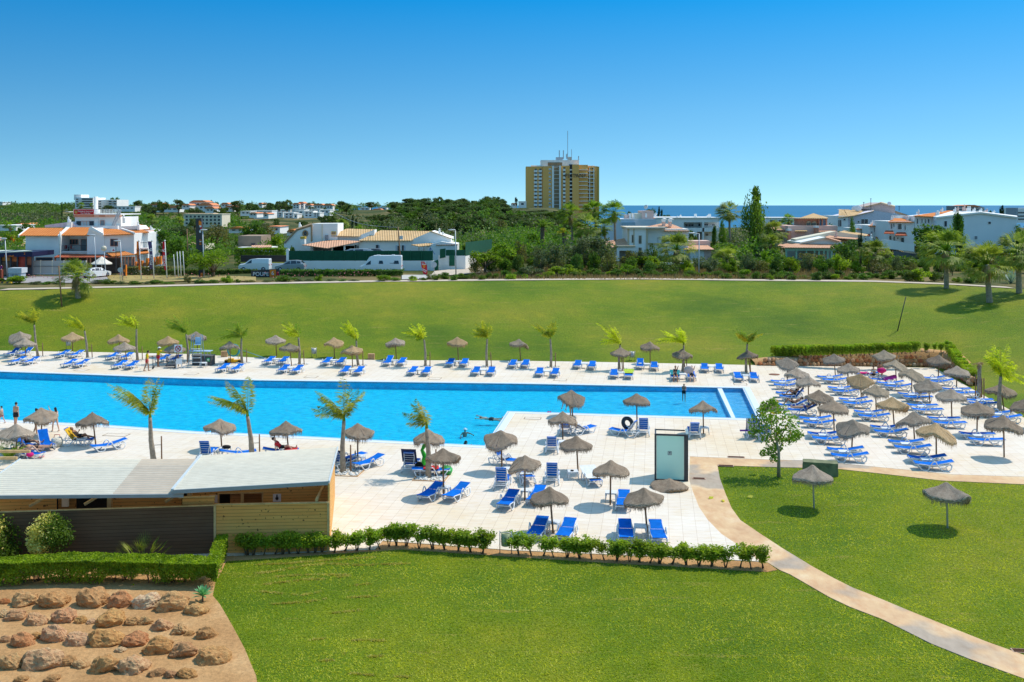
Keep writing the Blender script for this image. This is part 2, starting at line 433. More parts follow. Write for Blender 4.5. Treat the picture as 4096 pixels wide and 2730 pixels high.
def pool_tile():
 t=NT('blue pool mosaic');c=t.coord()
 sx=t.n('ShaderNodeSeparateXYZ');t.l(c,sx.inputs[0])
 n=t.noise(t.coord(scale=(1,1.9,1),rotz=.25),1.7,5,.7)
 x=t.math('ADD',sx.outputs[0],t.math('MULTIPLY',n,2.0))
 mr=t.n('ShaderNodeMapRange');t.l(x,mr.inputs[0]);mr.inputs[1].default_value=-30;mr.inputs[2].default_value=24
 cc=t.ramp(mr.outputs[0],[(0,(.0,.60,.80)),(.62,(.0,.58,.78)),(.80,(.03,.52,.76)),(.90,(.16,.46,.72)),(1,(.24,.50,.76))])
 v=t.n('ShaderNodeTexVoronoi',feature='DISTANCE_TO_EDGE');v.inputs['Scale'].default_value=1.5
 wv=t.n('ShaderNodeVectorMath',operation='ADD');t.l(c,wv.inputs[0]);nn=t.n('ShaderNodeTexNoise');nn.inputs['Scale'].default_value=1.4;t.l(c,nn.inputs['Vector']);t.l(nn.outputs['Color'],wv.inputs[1]);t.l(wv.outputs[0],v.inputs['Vector'])
 gr=t.ramp(n,[(.36,(.40,.41,.42)),(.5,(.5,.5,.5)),(.66,(.64,.62,.60))])
 cc=t.mix(1.0,cc,t.ramp(n,[(.34,(.68,.74,.80)),(.52,(.95,.96,.97)),(.66,(1.25,1.12,1.08))]),'MULTIPLY')  # light and dark ripple streaks of the water painted into the floor colour
 return t.done(t.bsdf(cc,.6,0,.2))
m_pool=pool_tile()
b=MB()
def basin(poly,depth):
 V3=[Vector((x,y,0))for x,y in poly]
 n=len(V3);b.add([(p.x,p.y,.055)for p in V3]+[(p.x,p.y,-depth(p.x))for p in V3],[(i,n+i,n+(i+1)%n,(i+1)%n)for i in range(n)])
 fs=[]
 for t_ in tessellate_polygon([V3]):
  a,c,d=(V3[i]for i in t_);fs.append(t_ if(c-a).cross(d-a).z>0 else t_[::-1])
 b.add([(p.x,p.y,-depth(p.x))for p in V3],fs)
basin(pool2,lambda x:.55 if x<3 else .30)
tag(b.build('pool_basin',m_pool),kind='structure')
def water_mat():
 t=NT('pool water');c=t.coord()
 n1=t.noise(t.coord(scale=(1,1.6,1),rotz=.4),1.6,3,.6);n2=t.noise(t.coord(scale=(1.0,2.0,1),rotz=-.3),6.0,3,.6)
 h=t.math('ADD',t.math('MULTIPLY',n1,1.0),t.math('MULTIPLY',n2,.5))
 bp=t.n('ShaderNodeBump');bp.inputs['Strength'].default_value=.9;bp.inputs['Distance'].default_value=.22;t.l(h,bp.inputs['Height'])
 tr=t.n('ShaderNodeBsdfTransparent')
 cc=t.ramp(h,[(.60,(.40,.80,.93)),(.76,(.72,.96,1.0)),(.86,(1.0,1.0,1.0))]);t.l(cc,tr.inputs[0])  # brightness of refracting ripples put into the water tint
 gl=t.n('ShaderNodeBsdfGlossy');gl.inputs['Roughness'].default_value=.07;t.l(bp.outputs[0],gl.inputs['Normal']);gl.inputs[0].default_value=(.5,.8,1,1)
 fr=t.n('ShaderNodeFresnel');fr.inputs['IOR'].default_value=1.25;t.l(bp.outputs[0],fr.inputs['Normal'])
 fm=t.math('MULTIPLY',fr.outputs[0],.55)
 mx=t.n('ShaderNodeMixShader');t.l(fm,mx.inputs[0]);t.l(tr.outputs[0],mx.inputs[1]);t.l(gl.outputs[0],mx.inputs[2])
 return t.done(mx)
m_water=water_mat()
b=MB();b.flat(offset(pool2,.02),.0,0);tag(b.build('pool_water',m_water),kind='structure')
m_white=M('white paint',(.80,.80,.79),.5,.04,2)
b=MB();q=[Pz('B2',1888,36),Pz('B2',1930,36),Pz('B2',2056,312),Pz('B2',2018,310)]
b.add([(p.x,p.y,.03)for p in q]+[(p.x,p.y,-.37)for p in q],[(0,3,2,1),(0,1,5,4),(1,2,6,5),(2,3,7,6),(3,0,4,7)])
tag(b.build('divider_wall',M('white divider tile',(.72,.78,.84),.4,.05,4)),'low white divider wall across the shallow end of the pool','wall')
m_sand=M('pale sand path',(.56,.46,.36),.95,.12,.6,bump=.3)
b=MB();L=[]
px=-60
while px<=60.01:
 y0=interp(px,RIDGE);L.append((px,y0+.2,y0+2.6));px+=1.5
vv=[]
for x,a,c in L:
 vv+=[(x,a,gz(x,a)+.05),(x,c,gz(x,c)+.07)]
b.add(vv,[(2*i,2*i+2,2*i+3,2*i+1)for i in range(len(L)-1)],True)
tag(b.build('ridge_path',m_sand),kind='structure')
def sea_mat():
 t=NT('sea water');c=t.coord()
 n=t.noise(t.coord(scale=(.3,1,1)),.003,4);sx=t.n('ShaderNodeSeparateXYZ');t.l(c,sx.inputs[0])
 cc=t.ramp(n,[(.3,(.002,.105,.22)),(.7,(.005,.145,.28))])
 return t.done(t.bsdf(cc,.45,0,.18))
b=MB();b.add([(-60000,1150,-26),(60000,1150,-26),(60000,60000,-26),(-60000,60000,-26)],[(0,1,2,3)])
tag(b.build('sea',sea_mat()),kind='structure')
v,f=[],[];r_=random.Random(31);path_o,deck_o,soil_o=path2,deck2,soil2
m_blade=foliage('turf blades',(.26,.34,.018),(.64,.60,.06),.45,.12,0)
def turf(n,x0,x1,y0,y1):
 for _ in range(n):
  y=y0+(y1-y0)*r_.random()**1.35;x=r_.uniform(x0,x1)*y/60;
  if inside((x,y),path_o)or inside((x,y),deck_o)or inside((x,y),soil_o):continue
  a=r_.random()*6.28;h=r_.uniform(.02,.055);w_=.012+.0004*y;c,s=math.cos(a)*w_,math.sin(a)*w_;o=len(v);g=gz(x,y)
  v.extend(((x-c,y-s,g),(x+c,y+s,g),(x+r_.gauss(0,.03),y+r_.gauss(0,.03),g+h)));f.append((o,o+1,o+2))
turf(230000,-33,33,30,60)
b=MB();b.add(v,f);v,f=[],[]
for L in(((0,385),(180,360),(450,310),(650,290),(950,305),(1400,290)),((20,300),(280,290),(620,262),(1150,228)),((150,410),(520,390),(860,395)),((80,480),(430,440),(640,430),(880,400)),((0,545),(430,580),(600,545)),((120,665),(450,645),(650,615)),((860,600),(1120,590)),((1000,1150),(1200,1140)),((870,1300),(1100,1320),(1400,1335)),((730,1120),(830,1118)),((860,995),(1180,1000)),((600,1185),(740,1178)),((700,745),(960,718)),((850,495),(1080,472)),((500,995),(620,980))):
 for a_,c_ in zip(L,L[1:]):
  n_=int(abs(c_[0]-a_[0])*.9)
  for _ in range(n_):
   u=r_.random();zx,zy=lerp(a_[0],c_[0],u),lerp(a_[1],c_[1],u)
   if noise.noise(Vector((zx*.02,zy*.02,5)))<-.12:continue
   p=Pz('C1',zx+r_.gauss(0,16),zy+r_.gauss(0,4));a=r_.random()*6.28;c,s=math.cos(a)*.03,math.sin(a)*.03;o=len(v);v.extend(((p.x-c,p.y-s,.012),(p.x+c,p.y+s,.012),(p.x+r_.gauss(0,.03),p.y+r_.gauss(0,.03),r_.uniform(.04,.075))));f.append((o,o+1,o+2))
b2=MB();b2.add(v,f);tag(b2.build('dry_turf',foliage('dry mown turf',(.40,.34,.07),(.60,.52,.13),.4,1,0)),'straw coloured mowing streaks in the near lawn','grass',kind='stuff')
tag(b.build('turf',m_blade),'short mown turf blades of the near lawns','grass',kind='stuff')
#  poolside furniture
m_plastic=M('white moulded plastic',(.74,.75,.76),.45,.05,2,spec=.4,objvar=.04)
m_blue=M('blue sling fabric',(.002,.135,.58),.85,.16,5,spec=.08,bump=.15,objvar=.14)
m_pole=M('brown wooden pole',(.24,.135,.075),.85,.25,9)
m_steel=M('galvanised steel',(.42,.43,.44),.4,.1,5,metal=.6)
m_dark=M('dark metal',(.045,.048,.055),.5,.1,5)
def straw(name,c1,c2):
 t=NT(name);c=t.coord()
 sx=t.n('ShaderNodeSeparateXYZ');t.l(c,sx.inputs[0])
 rr=t.math('SQRT',t.math('ADD',t.math('MULTIPLY',sx.outputs[0],sx.outputs[0]),t.math('MULTIPLY',sx.outputs[1],sx.outputs[1])))
 wv=t.n('ShaderNodeTexWave',wave_type='BANDS',bands_direction='X');wv.inputs['Scale'].default_value=7;wv.inputs['Distortion'].default_value=1.2
 wv.inputs['Detail'].default_value=3;cb=t.n('ShaderNodeCombineXYZ');t.l(rr,cb.inputs[0]);t.l(t.math('MULTIPLY',sx.outputs[1],.15),cb.inputs[1]);t.l(cb.outputs[0],wv.inputs['Vector'])
 n=t.noise(c,3,4,.7);n2=t.noise(c,28,3,.7)
 f=t.math('ADD',t.math('MULTIPLY',n,.45),t.math('ADD',t.math('MULTIPLY',n2,.35),t.math('MULTIPLY',wv.outputs['Fac'],.2)))
 cc=t.ramp(f,[(.36,c1),(.64,c2)])
 oi=t.n('ShaderNodeObjectInfo').outputs['Random'];hs_=t.n('ShaderNodeHueSaturation');t.l(cc,hs_.inputs['Color'])
 x=t.n('ShaderNodeMapRange');t.l(oi,x.inputs[0]);x.inputs[3].default_value=.82;x.inputs[4].default_value=1.18;t.l(x.outputs[0],hs_.inputs['Value'])
 b_=t.bsdf(hs_.outputs[0],.9,0,.1,bump=t.math('ADD',n2,t.math('MULTIPLY',wv.outputs['Fac'],.8)),bstr=.9,bdist=.03)
 hole=t.math('MULTIPLY',t.ramp(n2,[(.60,(0,0,0)),(.66,(1,1,1))]),t.ramp(wv.outputs['Fac'],[(.45,(1,1,1)),(.6,(0,0,0))]))
 hole=t.math('MULTIPLY',hole,t.ramp(rr,[(.30,(.15,.15,.15)),(.85,(1,1,1))]))
 tr=t.n('ShaderNodeBsdfTransparent');mx=t.n('ShaderNodeMixShader');t.l(hole,mx.inputs[0]);t.l(b_.outputs[0],mx.inputs[1]);t.l(tr.outputs[0],mx.inputs[2])
 return t.done(mx)
STRAW={'g':straw('grey weathered straw',(.21,.160,.120),(.55,.445,.345)),'t':straw('tan straw',(.30,.19,.09),(.60,.42,.24)),'d':straw('dark weathered straw',(.19,.135,.095),(.48,.365,.265)),'m':straw('grey brown straw',(.22,.175,.125),(.48,.38,.27))}
FRG={'g':M('straw fringe grey',(.26,.20,.14),.9),'t':M('straw fringe tan',(.42,.25,.11),.9),'d':M('straw fringe brown',(.20,.13,.08),.9),'m':M('straw fringe',(.33,.22,.12),.9)}
def canopy(seed,tilt,wob,loose):
 r=random.Random(seed);b=MB();n=40
 prof=[(.0,0),(.05,-.012),(.11,-.05),(.2,-.13),(.34,-.235),(.5,-.325),(.66,-.405),(.8,-.475),(.92,-.535),(.985,-.59),(1.0,-.64),(.985,-.70),(.965,-.745)]
 ph=[r.random()*6.28 for _ in range(6)]
 rows=[]
 for i,(rr,z)in enumerate(prof):
  row=[]
  for k in range(n):
   a=2*PI*k/n
   w_=wob*rr*(math.sin(2*a+ph[0])*.5+math.sin(3*a+ph[1])*.35+math.sin(5*a+ph[2])*.2+math.sin(9*a+ph[3])*.08)
   q=rr*(1+.03*math.sin(4*a+ph[4])+.02*math.sin(11*a+ph[5]))
   zz=z+w_*.22+tilt*q*math.cos(a-ph[0])+(loose*.018*math.sin(i*2.4)if 0<i<11 else 0)
   if i>9:zz+=.02*math.sin(13*a+i)
   row.append((q*math.cos(a),q*math.sin(a),zz))
  rows.append(row)
 b.add([p for row in rows for p in row],[(i*n+k,(i+1)*n+k,(i+1)*n+(k+1)%n,i*n+(k+1)%n)for i in range(len(prof)-1)for k in range(n)],True)
 fb=MB()
 for _ in range(420):
  k=r.random()*n;k0=int(k)%n;k1=(k0+1)%n;t=k-int(k)
  lvl=rows[-1]if r.random()<.8 else rows[-2]
  p=Vector(lvl[k0]).lerp(Vector(lvl[k1]),t);L=r.uniform(.05,.17)*(1+(loose*.5))
  if r.random()<.06:L*=1.7
  out=Vector((p.x,p.y,0)).normalized();tg=Vector((-out.y,out.x,0))*.008
  e=p+out*r.uniform(-.03,.05)+Vector((r.uniform(-.03,.03),r.uniform(-.03,.03),-L))
  fb.add([p-tg,p+tg,e+tg*.3,e-tg*.3],[(0,1,2,3)])
 sup=MB()
 for k in range(8):
  a=2*PI*k/8;sup.bar((0,0,-.10),(.9*math.cos(a),.9*math.sin(a),-.60+tilt*.9*math.cos(a-ph[0])),.016)
 return b,fb,sup
pole_me=MB().tube([(0,0,0),(0,0,1)],[1,.92],10).mesh('pole',m_pole)
polem_me=MB().tube([(0,0,0),(0,0,1)],[1,1],10).mesh('pole',m_steel)
CAN={}
for ci,key in enumerate('gtdm'):
 for v,(tl,wb,ls)in enumerate([(.0,.5,0),(.10,.8,0),(.18,1.0,.4),(.05,.7,1.0)]):
  b,fb,sup=canopy(11+v,tl,wb,ls)
  me=b.mesh('canopy',STRAW[key]);CAN[key,v]=(me,fb.mesh('fringe',FRG[key]),sup.mesh('spokes',m_dark))
def parasol(base,peak_px,hw_px,key,label,v=None,metal=False,group='straw parasols on the pool terrace',rz=None,tilt=None):
 """base: world point, peak_px: source pixel of the peak, hw_px: half width in source pixels"""
 d=base[1];top=HC-(peak_px[1]-HZ)/F*d;lean=((peak_px[0]-CX)/F*d)-base[0]
 r=hw_px/F*d*.97
 top=min(max(top,1.9),2.9)
 t=thing('straw_parasol',label,'parasol',base,0,group)
 v=R.randrange(4)if v is None else v
 me,fr,sp=CAN[key,v]
 L=top-.1-base[2]
 p=obj('pole',polem_me if metal else pole_me,t,(0,0,0));p.scale=(.045,.045,math.hypot(L,lean));p.rotation_euler=(0,math.atan2(lean,L),0)
 c=obj('canopy',me,t,(lean,0,top-base[2]));c.scale=(r,)*3;c.rotation_euler=(0,0,R.random()*6.28 if rz is None else rz)
 f=obj('fringe',fr,c);s=obj('spokes',sp,c)
 return t
 # - sun lounger
def make_lounger(ang,name='sun_lounger'):
 t=thing(name,'x','sun lounger')
 W=.33;L0,L1,H,hy=-1.05,1.05,.36,.22
 fr=MB()
 for s in(-1,1):
  fr.tube([(s*W,L0,H-.03),(s*W,L0+.25,H),(s*W,-.3,H-.05),(s*W,.2,H-.02),(s*W,L1-.1,H-.01)],.026,6)
 for y in(L0,-.62,-.2,.22,.62,L1-.12):fr.bar((-W,y,H-.035),(W,y,H-.035),.05,.022)
 fr.bar((-W,.62,H-.03),(-W,.62,.12),.03);fr.bar((W,.62,H-.03),(W,.62,.12),.03)
 fr.build('frame',m_plastic,t)
 for s in(-1,1):
  MB().tube([(s*W,L0+.12,H-.02),(s*(W+.03),L0+.20,H-.12),(s*(W+.05),L0+.34,.06),(s*(W+.05),L0+.42,.03),(s*(W+.05),L0+.62,.03),(s*(W+.05),L0+.70,.08),(s*(W+.05),L0+.80,H-.06)],.034,6).build('leg',m_plastic,t)
  MB().tube([(s*(W+.05),.12,H+.02),(s*(W+.06),.34,.10),(s*(W+.06),.44,.03),(s*(W+.06),.72,.03),(s*(W+.05),.86,.12),(s*W,.93,H-.04)],.034,6).build('leg',m_plastic,t)
  MB().tube([(s*(W+.05),L0+.80,H-.06),(s*(W+.06),L0+.92,H+.13),(s*(W+.07),L0+1.02,H+.19),(s*(W+.07),-.02,H+.20),(s*(W+.06),.06,H+.15),(s*(W+.05),.13,H)],.03,6).build('armrest',m_plastic,t)
 b=MB();n=8;th=.02;ww=W-.005
 ys_=[lerp(L0+.0,hy,i/n)for i in range(n+1)]
 zz=[H+.03+.03*(1-i/n*2.2 if i/n<.45 else 0)-.035*math.sin(PI*i/n)for i in range(n+1)]
 b.add([(x,y,z)for y,z in zip(ys_,zz)for x in(-ww,ww)]+[(x,y,z-th)for y,z in zip(ys_,zz)for x in(-ww,ww)],[(2*i,2*i+1,2*i+3,2*i+2)for i in range(n)]+[(2*i+2*n+2,2*i+2*n+4,2*i+2*n+5,2*i+2*n+3)for i in range(n)]+[(2*i,2*i+2,2*n+4+2*i,2*n+2+2*i)for i in range(n)]+[(2*i+1,2*n+3+2*i,2*n+5+2*i,2*i+3)for i in range(n)]+[(0,2*n+2,2*n+3,1),(2*n,2*n+1,4*n+3,4*n+2)])
 b.build('seat_sling',m_blue,t)
 a=rad(ang);BL=.86;c,s_=math.cos(a),math.sin(a)
 bp=lambda x,u,w_=0:(x,hy+u*c-w_*s_,H+.02+u*s_+w_*c)
 br=MB()
 for s in(-1,1):br.tube([bp(s*(W-.03),0),bp(s*(W-.03),BL*.6),bp(s*(W-.05),BL)],.024,6)
 for u in(.16,.32,.48,.64,.80):br.bar(bp(-W+.03,u,-.012),bp(W-.03,u,-.012),.05,.018)
 k=br.build('backrest_frame',m_plastic,t)
 b=MB();b.add([bp(-ww+.01,0,.02),bp(ww-.01,0,.02),bp(ww-.01,BL*.5,.012),bp(-ww+.01,BL*.5,.012),bp(ww-.03,BL,.03),bp(-ww+.03,BL,.03),bp(ww-.03,BL+.02,-.02),bp(-ww+.03,BL+.02,-.02),bp(ww-.03,BL-.1,-.03),bp(-ww+.03,BL-.1,-.03)],[(0,1,2,3),(3,2,4,5),(5,4,6,7),(7,6,8,9)]);b.build('backrest_sling',m_blue,t)
 if ang>30:
  for s in(-1,1):MB().bar(bp(s*(W-.05),.5,-.02),(s*(W-.05),.72,H-.03),.025).build('support',m_plastic,t)
 freeze(t);return t
LG={0:make_lounger(3),15:make_lounger(12),30:make_lounger(28),55:make_lounger(52),70:make_lounger(66)}
def make_table():
 t=thing('side_table','x','side table')
 b=MB();b.box(-.27,.27,-.27,.27,.40,.425);b.box(-.25,.25,-.25,.25,.36,.40);b.build('table_top',m_plastic,t)
 for sx_ in(-1,1):
  for sy_ in(-1,1):
   MB().tube([(sx_*.23,sy_*.23,.38),(sx_*.24,sy_*.24,.25),(sx_*.27,sy_*.27,0)],[.05,.032,.024],6).build('leg',m_plastic,t)
 freeze(t);return t
TB=make_table()
YAW=rad(-8.0)
NL=[0]
def lounger(c_,yaw,ang,label,group):
 NL[0]+=1
 return dup(LG[ang],(c_[0],c_[1],.04),yaw,label,group,sc_=.98)
def seatP(t,x,y):return P(*S(t,x,y),.45)
def table(p,yaw,label,group='white side tables on the pool terrace'):return dup(TB,(p[0],p[1],.04),yaw,label,group,sc_=1.05)
GF,GM,GR='loungers in the long row below the grass slope','loungers on the near side of the pool','loungers on the crowded right terrace'
far=[('A0',(207,690,183,475,100,'g'),(118,662),(230,663),30),('A0',(240,742,230,532,100,'g'),(160,733),(285,735),15),('A0',(668,685,665,480,100,'t'),(575,672),(700,674),15),('A0',None,(638,757),(745,760),15),('A0',(1110,700,1090,500,100,'t'),(1040,690),(1160,695),15),('A0',(1165,765,1145,572,100,'g'),(1100,770),(1210,775),15),('A0',(1560,712,1545,517,100,'t'),(1500,715),(1610,717),15),('A0',(1640,775,1610,585,98,'g'),None,None,15),('A0',(1826,742,1803,475,98,'g'),None,None,15),('A0',(2120,775,2110,563,97,'g'),(2050,800),(2175,803),15),('A1',(190,712,180,508,94,'g'),(120,733),(248,735),15),('A1',(328,795,305,580,95,'m'),(255,810),(378,815),15),('A1',(722,722,715,528,95,'t'),(650,742),(775,743),15),('A1',(888,800,880,602,103,'t'),(820,825),(945,828),15),('A1',(1290,737,1280,534,96,'g'),(1212,745),(1337,745),30),('A1',None,(1440,828),(1565,832),15),('A1',(1862,775,1850,525,97,'t'),(1785,753),(1913,753),15),('A1',None,(2020,830),(2160,832),15),('A2',(80,745,65,543,95,'m'),(5,765),(122,764),15),('A2',None,(252,840),(393,845),15),('A2',None,(600,770),(735,778),15),('A2',(1017,840,1000,620,98,'d'),(938,855),(1073,860),15),('A2',(1270,775,1268,568,92,'d'),(1177,773),(1308,785),30),('A2',(1597,850,1565,635,100,'d'),(1497,872),(1650,872),15),('A2',None,(1770,800),(1905,802),15),('A2',(2190,860,2165,645,98,'d'),(2080,882),(2225,885),15)]
m_tw={'teal':M('teal towel',(.01,.22,.25),.9,.2,6),'green':M('yellow green towel',(.42,.55,.05),.9,.3,9),'pink':M('pink towel',(.78,.05,.38),.9,.12,6),'white':M('white towel',(.72,.72,.70),.9,.1,8),'red':M('red towel',(.55,.03,.03),.9,.2,8),'navy':M('navy patterned towel',(.02,.03,.09),.9,.5,18),'magenta':M('magenta cloth',(.55,.01,.16),.8),'yellow':M('yellow print towel',(.70,.40,.02),.9,.5,14)}
def stripes(name,c1,c2,sc__):
 t=NT(name);wv=t.n('ShaderNodeTexWave',wave_type='BANDS',bands_direction='X');wv.inputs['Scale'].default_value=sc__;t.l(t.coord(),wv.inputs[0])
 return t.done(t.bsdf(t.ramp(wv.outputs['Fac'],[(.45,c1),(.55,c2)]),.9))
m_tw['striped']=stripes('striped towel',(.03,.035,.09),(.72,.72,.72),3.2)
def towel(c_,yaw,col,label,u0=-.5,u1=.5,w=.34,ang=15,lift=.0,hang=0.0):
 """a cloth lying along a lounger from u0 to u1 (metres along it); past the hinge it climbs the backrest"""
 b=MB();n=12;rw=[];hy=.22;r=random.Random(int(c_[0]*97))
 for i in range(n+1):
  u=lerp(u0,u1,i/n)
  y,z=(u,.40)if u<hy else(hy+(u-hy)*math.cos(rad(ang)),.40+(u-hy)*math.sin(rad(ang)))
  rw.append([(x*w,y,z+.02+lift+.012*r.random()-(hang if abs(x)>1 else 0))for x in(-1.12,-1.0,-.33,.33,1.0,1.12)])
 b.add([p for q in rw for p in q]+[(p[0],p[1],p[2]-.015)for q in rw for p in q],[(i*6+k,i*6+k+1,i*6+k+7,i*6+k+6)for i in range(n)for k in range(5)]+[((n+1)*6+i*6+k+6,(n+1)*6+i*6+k+7,(n+1)*6+i*6+k+1,(n+1)*6+i*6+k)for i in range(n)for k in range(5)],True)
 o=b.build('towel',m_tw[col]);o.location=(c_[0],c_[1],.04);o.rotation_euler=(0,0,yaw);o.scale=(1.06,)*3
 return tag(o,label,'towel')
ip=0;ig=0
for t_,um,A,B_,ang in far:
 where=None
 if um:
  bx,by,px,py,hw,key=um
  kn={'g':'grey','t':'tan','d':'dark brown','m':'grey-brown'}[key]
  base=Pz(t_,bx,by);base.z=.04
  parasol(base,S(t_,px,py),hw*TS,key,'%s straw parasol, %s from the left in the row below the grass slope'%(kn,nth(ip)),group='straw parasols in the row below the grass slope')
  where='the %s parasol from the left below the slope'%nth(ip);ip+=1
 else:
  where='the %s parasol-less palm from the left below the slope'%nth(ig)if False else 'no parasol, %s such pair from the left'%nth(ig);ig+=1
 if A:
  pa,pb=seatP(t_,*A),seatP(t_,*B_)
  word='under' if um else 'of the pair with'
  lounger(pa,YAW+R.uniform(-.05,.05),ang,'left blue lounger %s %s'%(word,where),GF)
  lounger(pb,YAW+R.uniform(-.05,.05),15 if ang!=30 or R.random()<.5 else 30,'right blue lounger %s %s'%(word,where),GF)
  mid=(pa+pb)/2;mid.y+=.25
  table(mid,YAW,'white side table between the loungers %s'%('under '+where if um else 'with '+where),'side tables in the row below the grass slope')
towel(seatP('A2',1073,858),YAW,'green','lime striped towel spread on a lounger below the slope',-.1,.9,.37)
towel(seatP('A2',1177,773),YAW,'white','small white cloth lying on a shaded lounger by the bin',.0,.25,.12,30)
rt=[('A3',(180,935,175,712,107,'g'),(145,925),(175,960)),('A3',(620,895,605,680,105,'g'),(570,885),(620,912)),('A3',(1050,874,1065,645,105,'m'),(915,858),(1050,905)),('A3',(1565,915,1570,690,110,'d'),(1525,893),(1580,925)),('A3',(267,1040,265,810,115,'g'),None,None),('A3',(733,1005,738,768,107,'g'),(675,985),(720,1015)),('A3',(1178,955,1172,733,112,'m'),(1125,940),(1195,970)),('A3',(1733,1020,1735,790,120,'g'),(1730,995),(1815,1028)),('B3',(372,165,370,-87,120,'g'),(200,68),(235,100)),('B3',(858,150,848,-103,125,'t'),(785,125),(825,160)),('B3',(1322,95,1320,-150,120,'m'),(1325,75),(1380,105)),('B3',(1490,180,1467,-45,130,'g'),(1420,180),(1465,218)),('B3',(995,265,988,-5,127,'m'),(935,240),(975,278)),('B3',(2168,235,2138,-10,137,'d'),(2120,250),(2180,290)),('B3',(480,300,468,45,133,'d'),(435,300),(475,338)),('B3',(1690,325,1683,35,137,'g'),(1615,298),(1670,340)),('B3',(610,470,598,138,145,'d'),(520,440),(565,483)),('B3',(1162,405,1140,112,150,'t'),(1095,378),(1130,420)),('B3',(1920,470,1925,155,150,'d'),(1920,440),(2005,493)),('B3',(1347,520,1332,245,155,'g'),(1270,515),(1330,567)),('B3',(770,605,780,320,155,'g'),(710,585),(750,640)),('B3',(1547,700,1545,350,177,'t'),(1460,658),(1520,713)),('B3',(2170,672,2165,280,167,'d'),None,None),('B3',(2395,410,2385,115,152,'d'),None,None)]
order=sorted(range(len(rt)),key=lambda i:-S(rt[i][0],0,rt[i][1][1])[1])
for rank,i in enumerate(order):
 t_,(bx,by,px,py,hw,key),A,B_=rt[i]
 kn={'g':'grey','t':'tan','d':'dark grey','m':'grey-brown'}[key]
 base=Pz(t_,bx,by);base.z=.04
 wr='%s closest parasol of the crowded right terrace'%nth(rank)if rank else 'closest parasol of the crowded right terrace'
 parasol(base,S(t_,px,py),hw*TS,key,'%s straw parasol, the %s'%(kn,wr),v=3 if i==3 else(2 if i in(17,20,21,10)else None),group='straw parasols on the crowded right terrace')
 if A:
  pa,pb=seatP(t_,*A),seatP(t_,*B_)
  ang=55 if i==8 else(0 if i in(7,10,11,15,18)else 15)
  lounger(pa,rad(-99)+R.uniform(-.03,.03),15 if i==8 else ang,'far blue lounger of the pair at the '+wr,GR)
  lounger(pb,rad(-99)+R.uniform(-.03,.03),ang,'near blue lounger of the pair at the '+wr,GR)
  mid=(pa+pb)/2;mid.x-=.22
  table(mid,rad(-99),'white side table between the loungers at the '+wr,'side tables on the crowded right terrace')
for a,(x,y)in enumerate([(1930,130),(1985,160)]):
 lounger(seatP('B3',x,y),rad(-99),0,'%s blue lounger of the pair beside the broken palm trunk'%('far','near')[a],GR)
table((seatP('B3',1930,130)+seatP('B3',1985,160))/2,rad(-99),'white side table by the broken palm trunk','side tables on the crowded right terrace')
a_,b_=seatP('B3',235,178),seatP('B3',320,222)
lounger(a_,rad(-99),30,'blue lounger behind the reclining woman at the left edge of the right terrace',GR);lounger(b_,rad(-99),30,'blue lounger carrying the woman in a blue bikini',GR)
table(Pz('B3',300,175,.4),rad(-99),'white side table behind the woman in a blue bikini','side tables on the crowded right terrace')
pk=seatP('A3',1050,905)
towel(pk,rad(-99),'pink','bright pink towel draped over a raised backrest by the rock wall',.0,1.05,.37,15,0,.14)
towel(seatP('A3',915,858),rad(-99),'magenta','dark red towel on the lounger behind the bathers by the rocks',-.6,.1,.36)
near=[('B0',(385,480,375,225,150,'d'),'over the two women by the pool edge'),('B0',(882,570,848,252,150,'d'),'by the lone empty lounger left of the wooden hut'),('B0',(2040,598,2020,312,148,'d'),'behind the ribbed roof, left of the second big palm'),('B0',(152,650,150,397,158,'g'),'over the two sunbathers at the left edge'),('B0',(-40,470,-85,215,112,'d'),'cut by the left edge of the picture'),('B1',(302,640,275,332,150,'d'),'directly behind the higher ribbed roof'),('B1',(935,735,935,353,155,'d'),'beside the palm at the hut corner'),('B1',(1600,790,1590,413,150,'d'),'behind the leaning palm in the pebble square'),('B1',(1725,1025,1718,583,167,'d'),'in front of the pebble square with a pair of loungers'),('B1',(2262,805,2250,418,158,'d'),'at the inner corner of the pool'),('B2',(557,295,545,95,135,'d'),'at the pool edge over a bending bather'),('B2',(1150,425,1145,78,130,'d'),'beside the black inner tube'),('B2',(1760,455,1755,143,135,'d'),'just behind the glass shower cabin'),('B2',(467,520,465,245,145,'d'),'over the striped towel near the pool edge'),('B2',(607,805,590,468,157,'d'),'beside the table with an ashtray'),('B2',(118,1070,118,648,158,'d'),'left of the raised lounger in mid terrace'),('B2',(903,1110,908,690,173,'d'),'with a free round shadow, left of the glass shower'),('B2',(378,1370,345,935,188,'d'),'nearest the hedge, left of the other'),('B2',(1245,1385,1210,945,190,'d'),'nearest the hedge, below the fallen thatch'),('B2',(2385,425,2375,158,95,'d'),'half hidden behind the round-crowned orange tree')]
for i,(t_,(bx,by,px,py,hw,key),wr)in enumerate(near):
 base=Pz(t_,bx,by);base.z=.04
 parasol(base,S(t_,px,py),hw*TS,key,('dark straw parasol ' if key=='d' else 'grey straw parasol ')+wr,group='straw parasols on the near side of the pool',v=3 if i in(5,6,7)else None)
for x,y,px,py,hw,wr in((423,1137,410,735,190,'beside the stone block'),(1650,1317,1640,895,212,'alone on the open grass')):
 parasol(Pz('B3',x,y),S('B3',px,py),hw*TS,'g','grey straw parasol on a steel pole standing on the lawn '+wr,v=0 if x<1000 else 2,metal=True,group='straw parasols on the lawn',rz=2.2)
def nl(t_,x,y,yaw,ang,label):return lounger(seatP(t_,x,y),rad(yaw),ang,label,GM)
nl('B0',1000,535,-52,15,'empty blue lounger on its own left of the big palm')
nl('B0',715,490,92,55,'blue lounger under the man with the yellow towel')
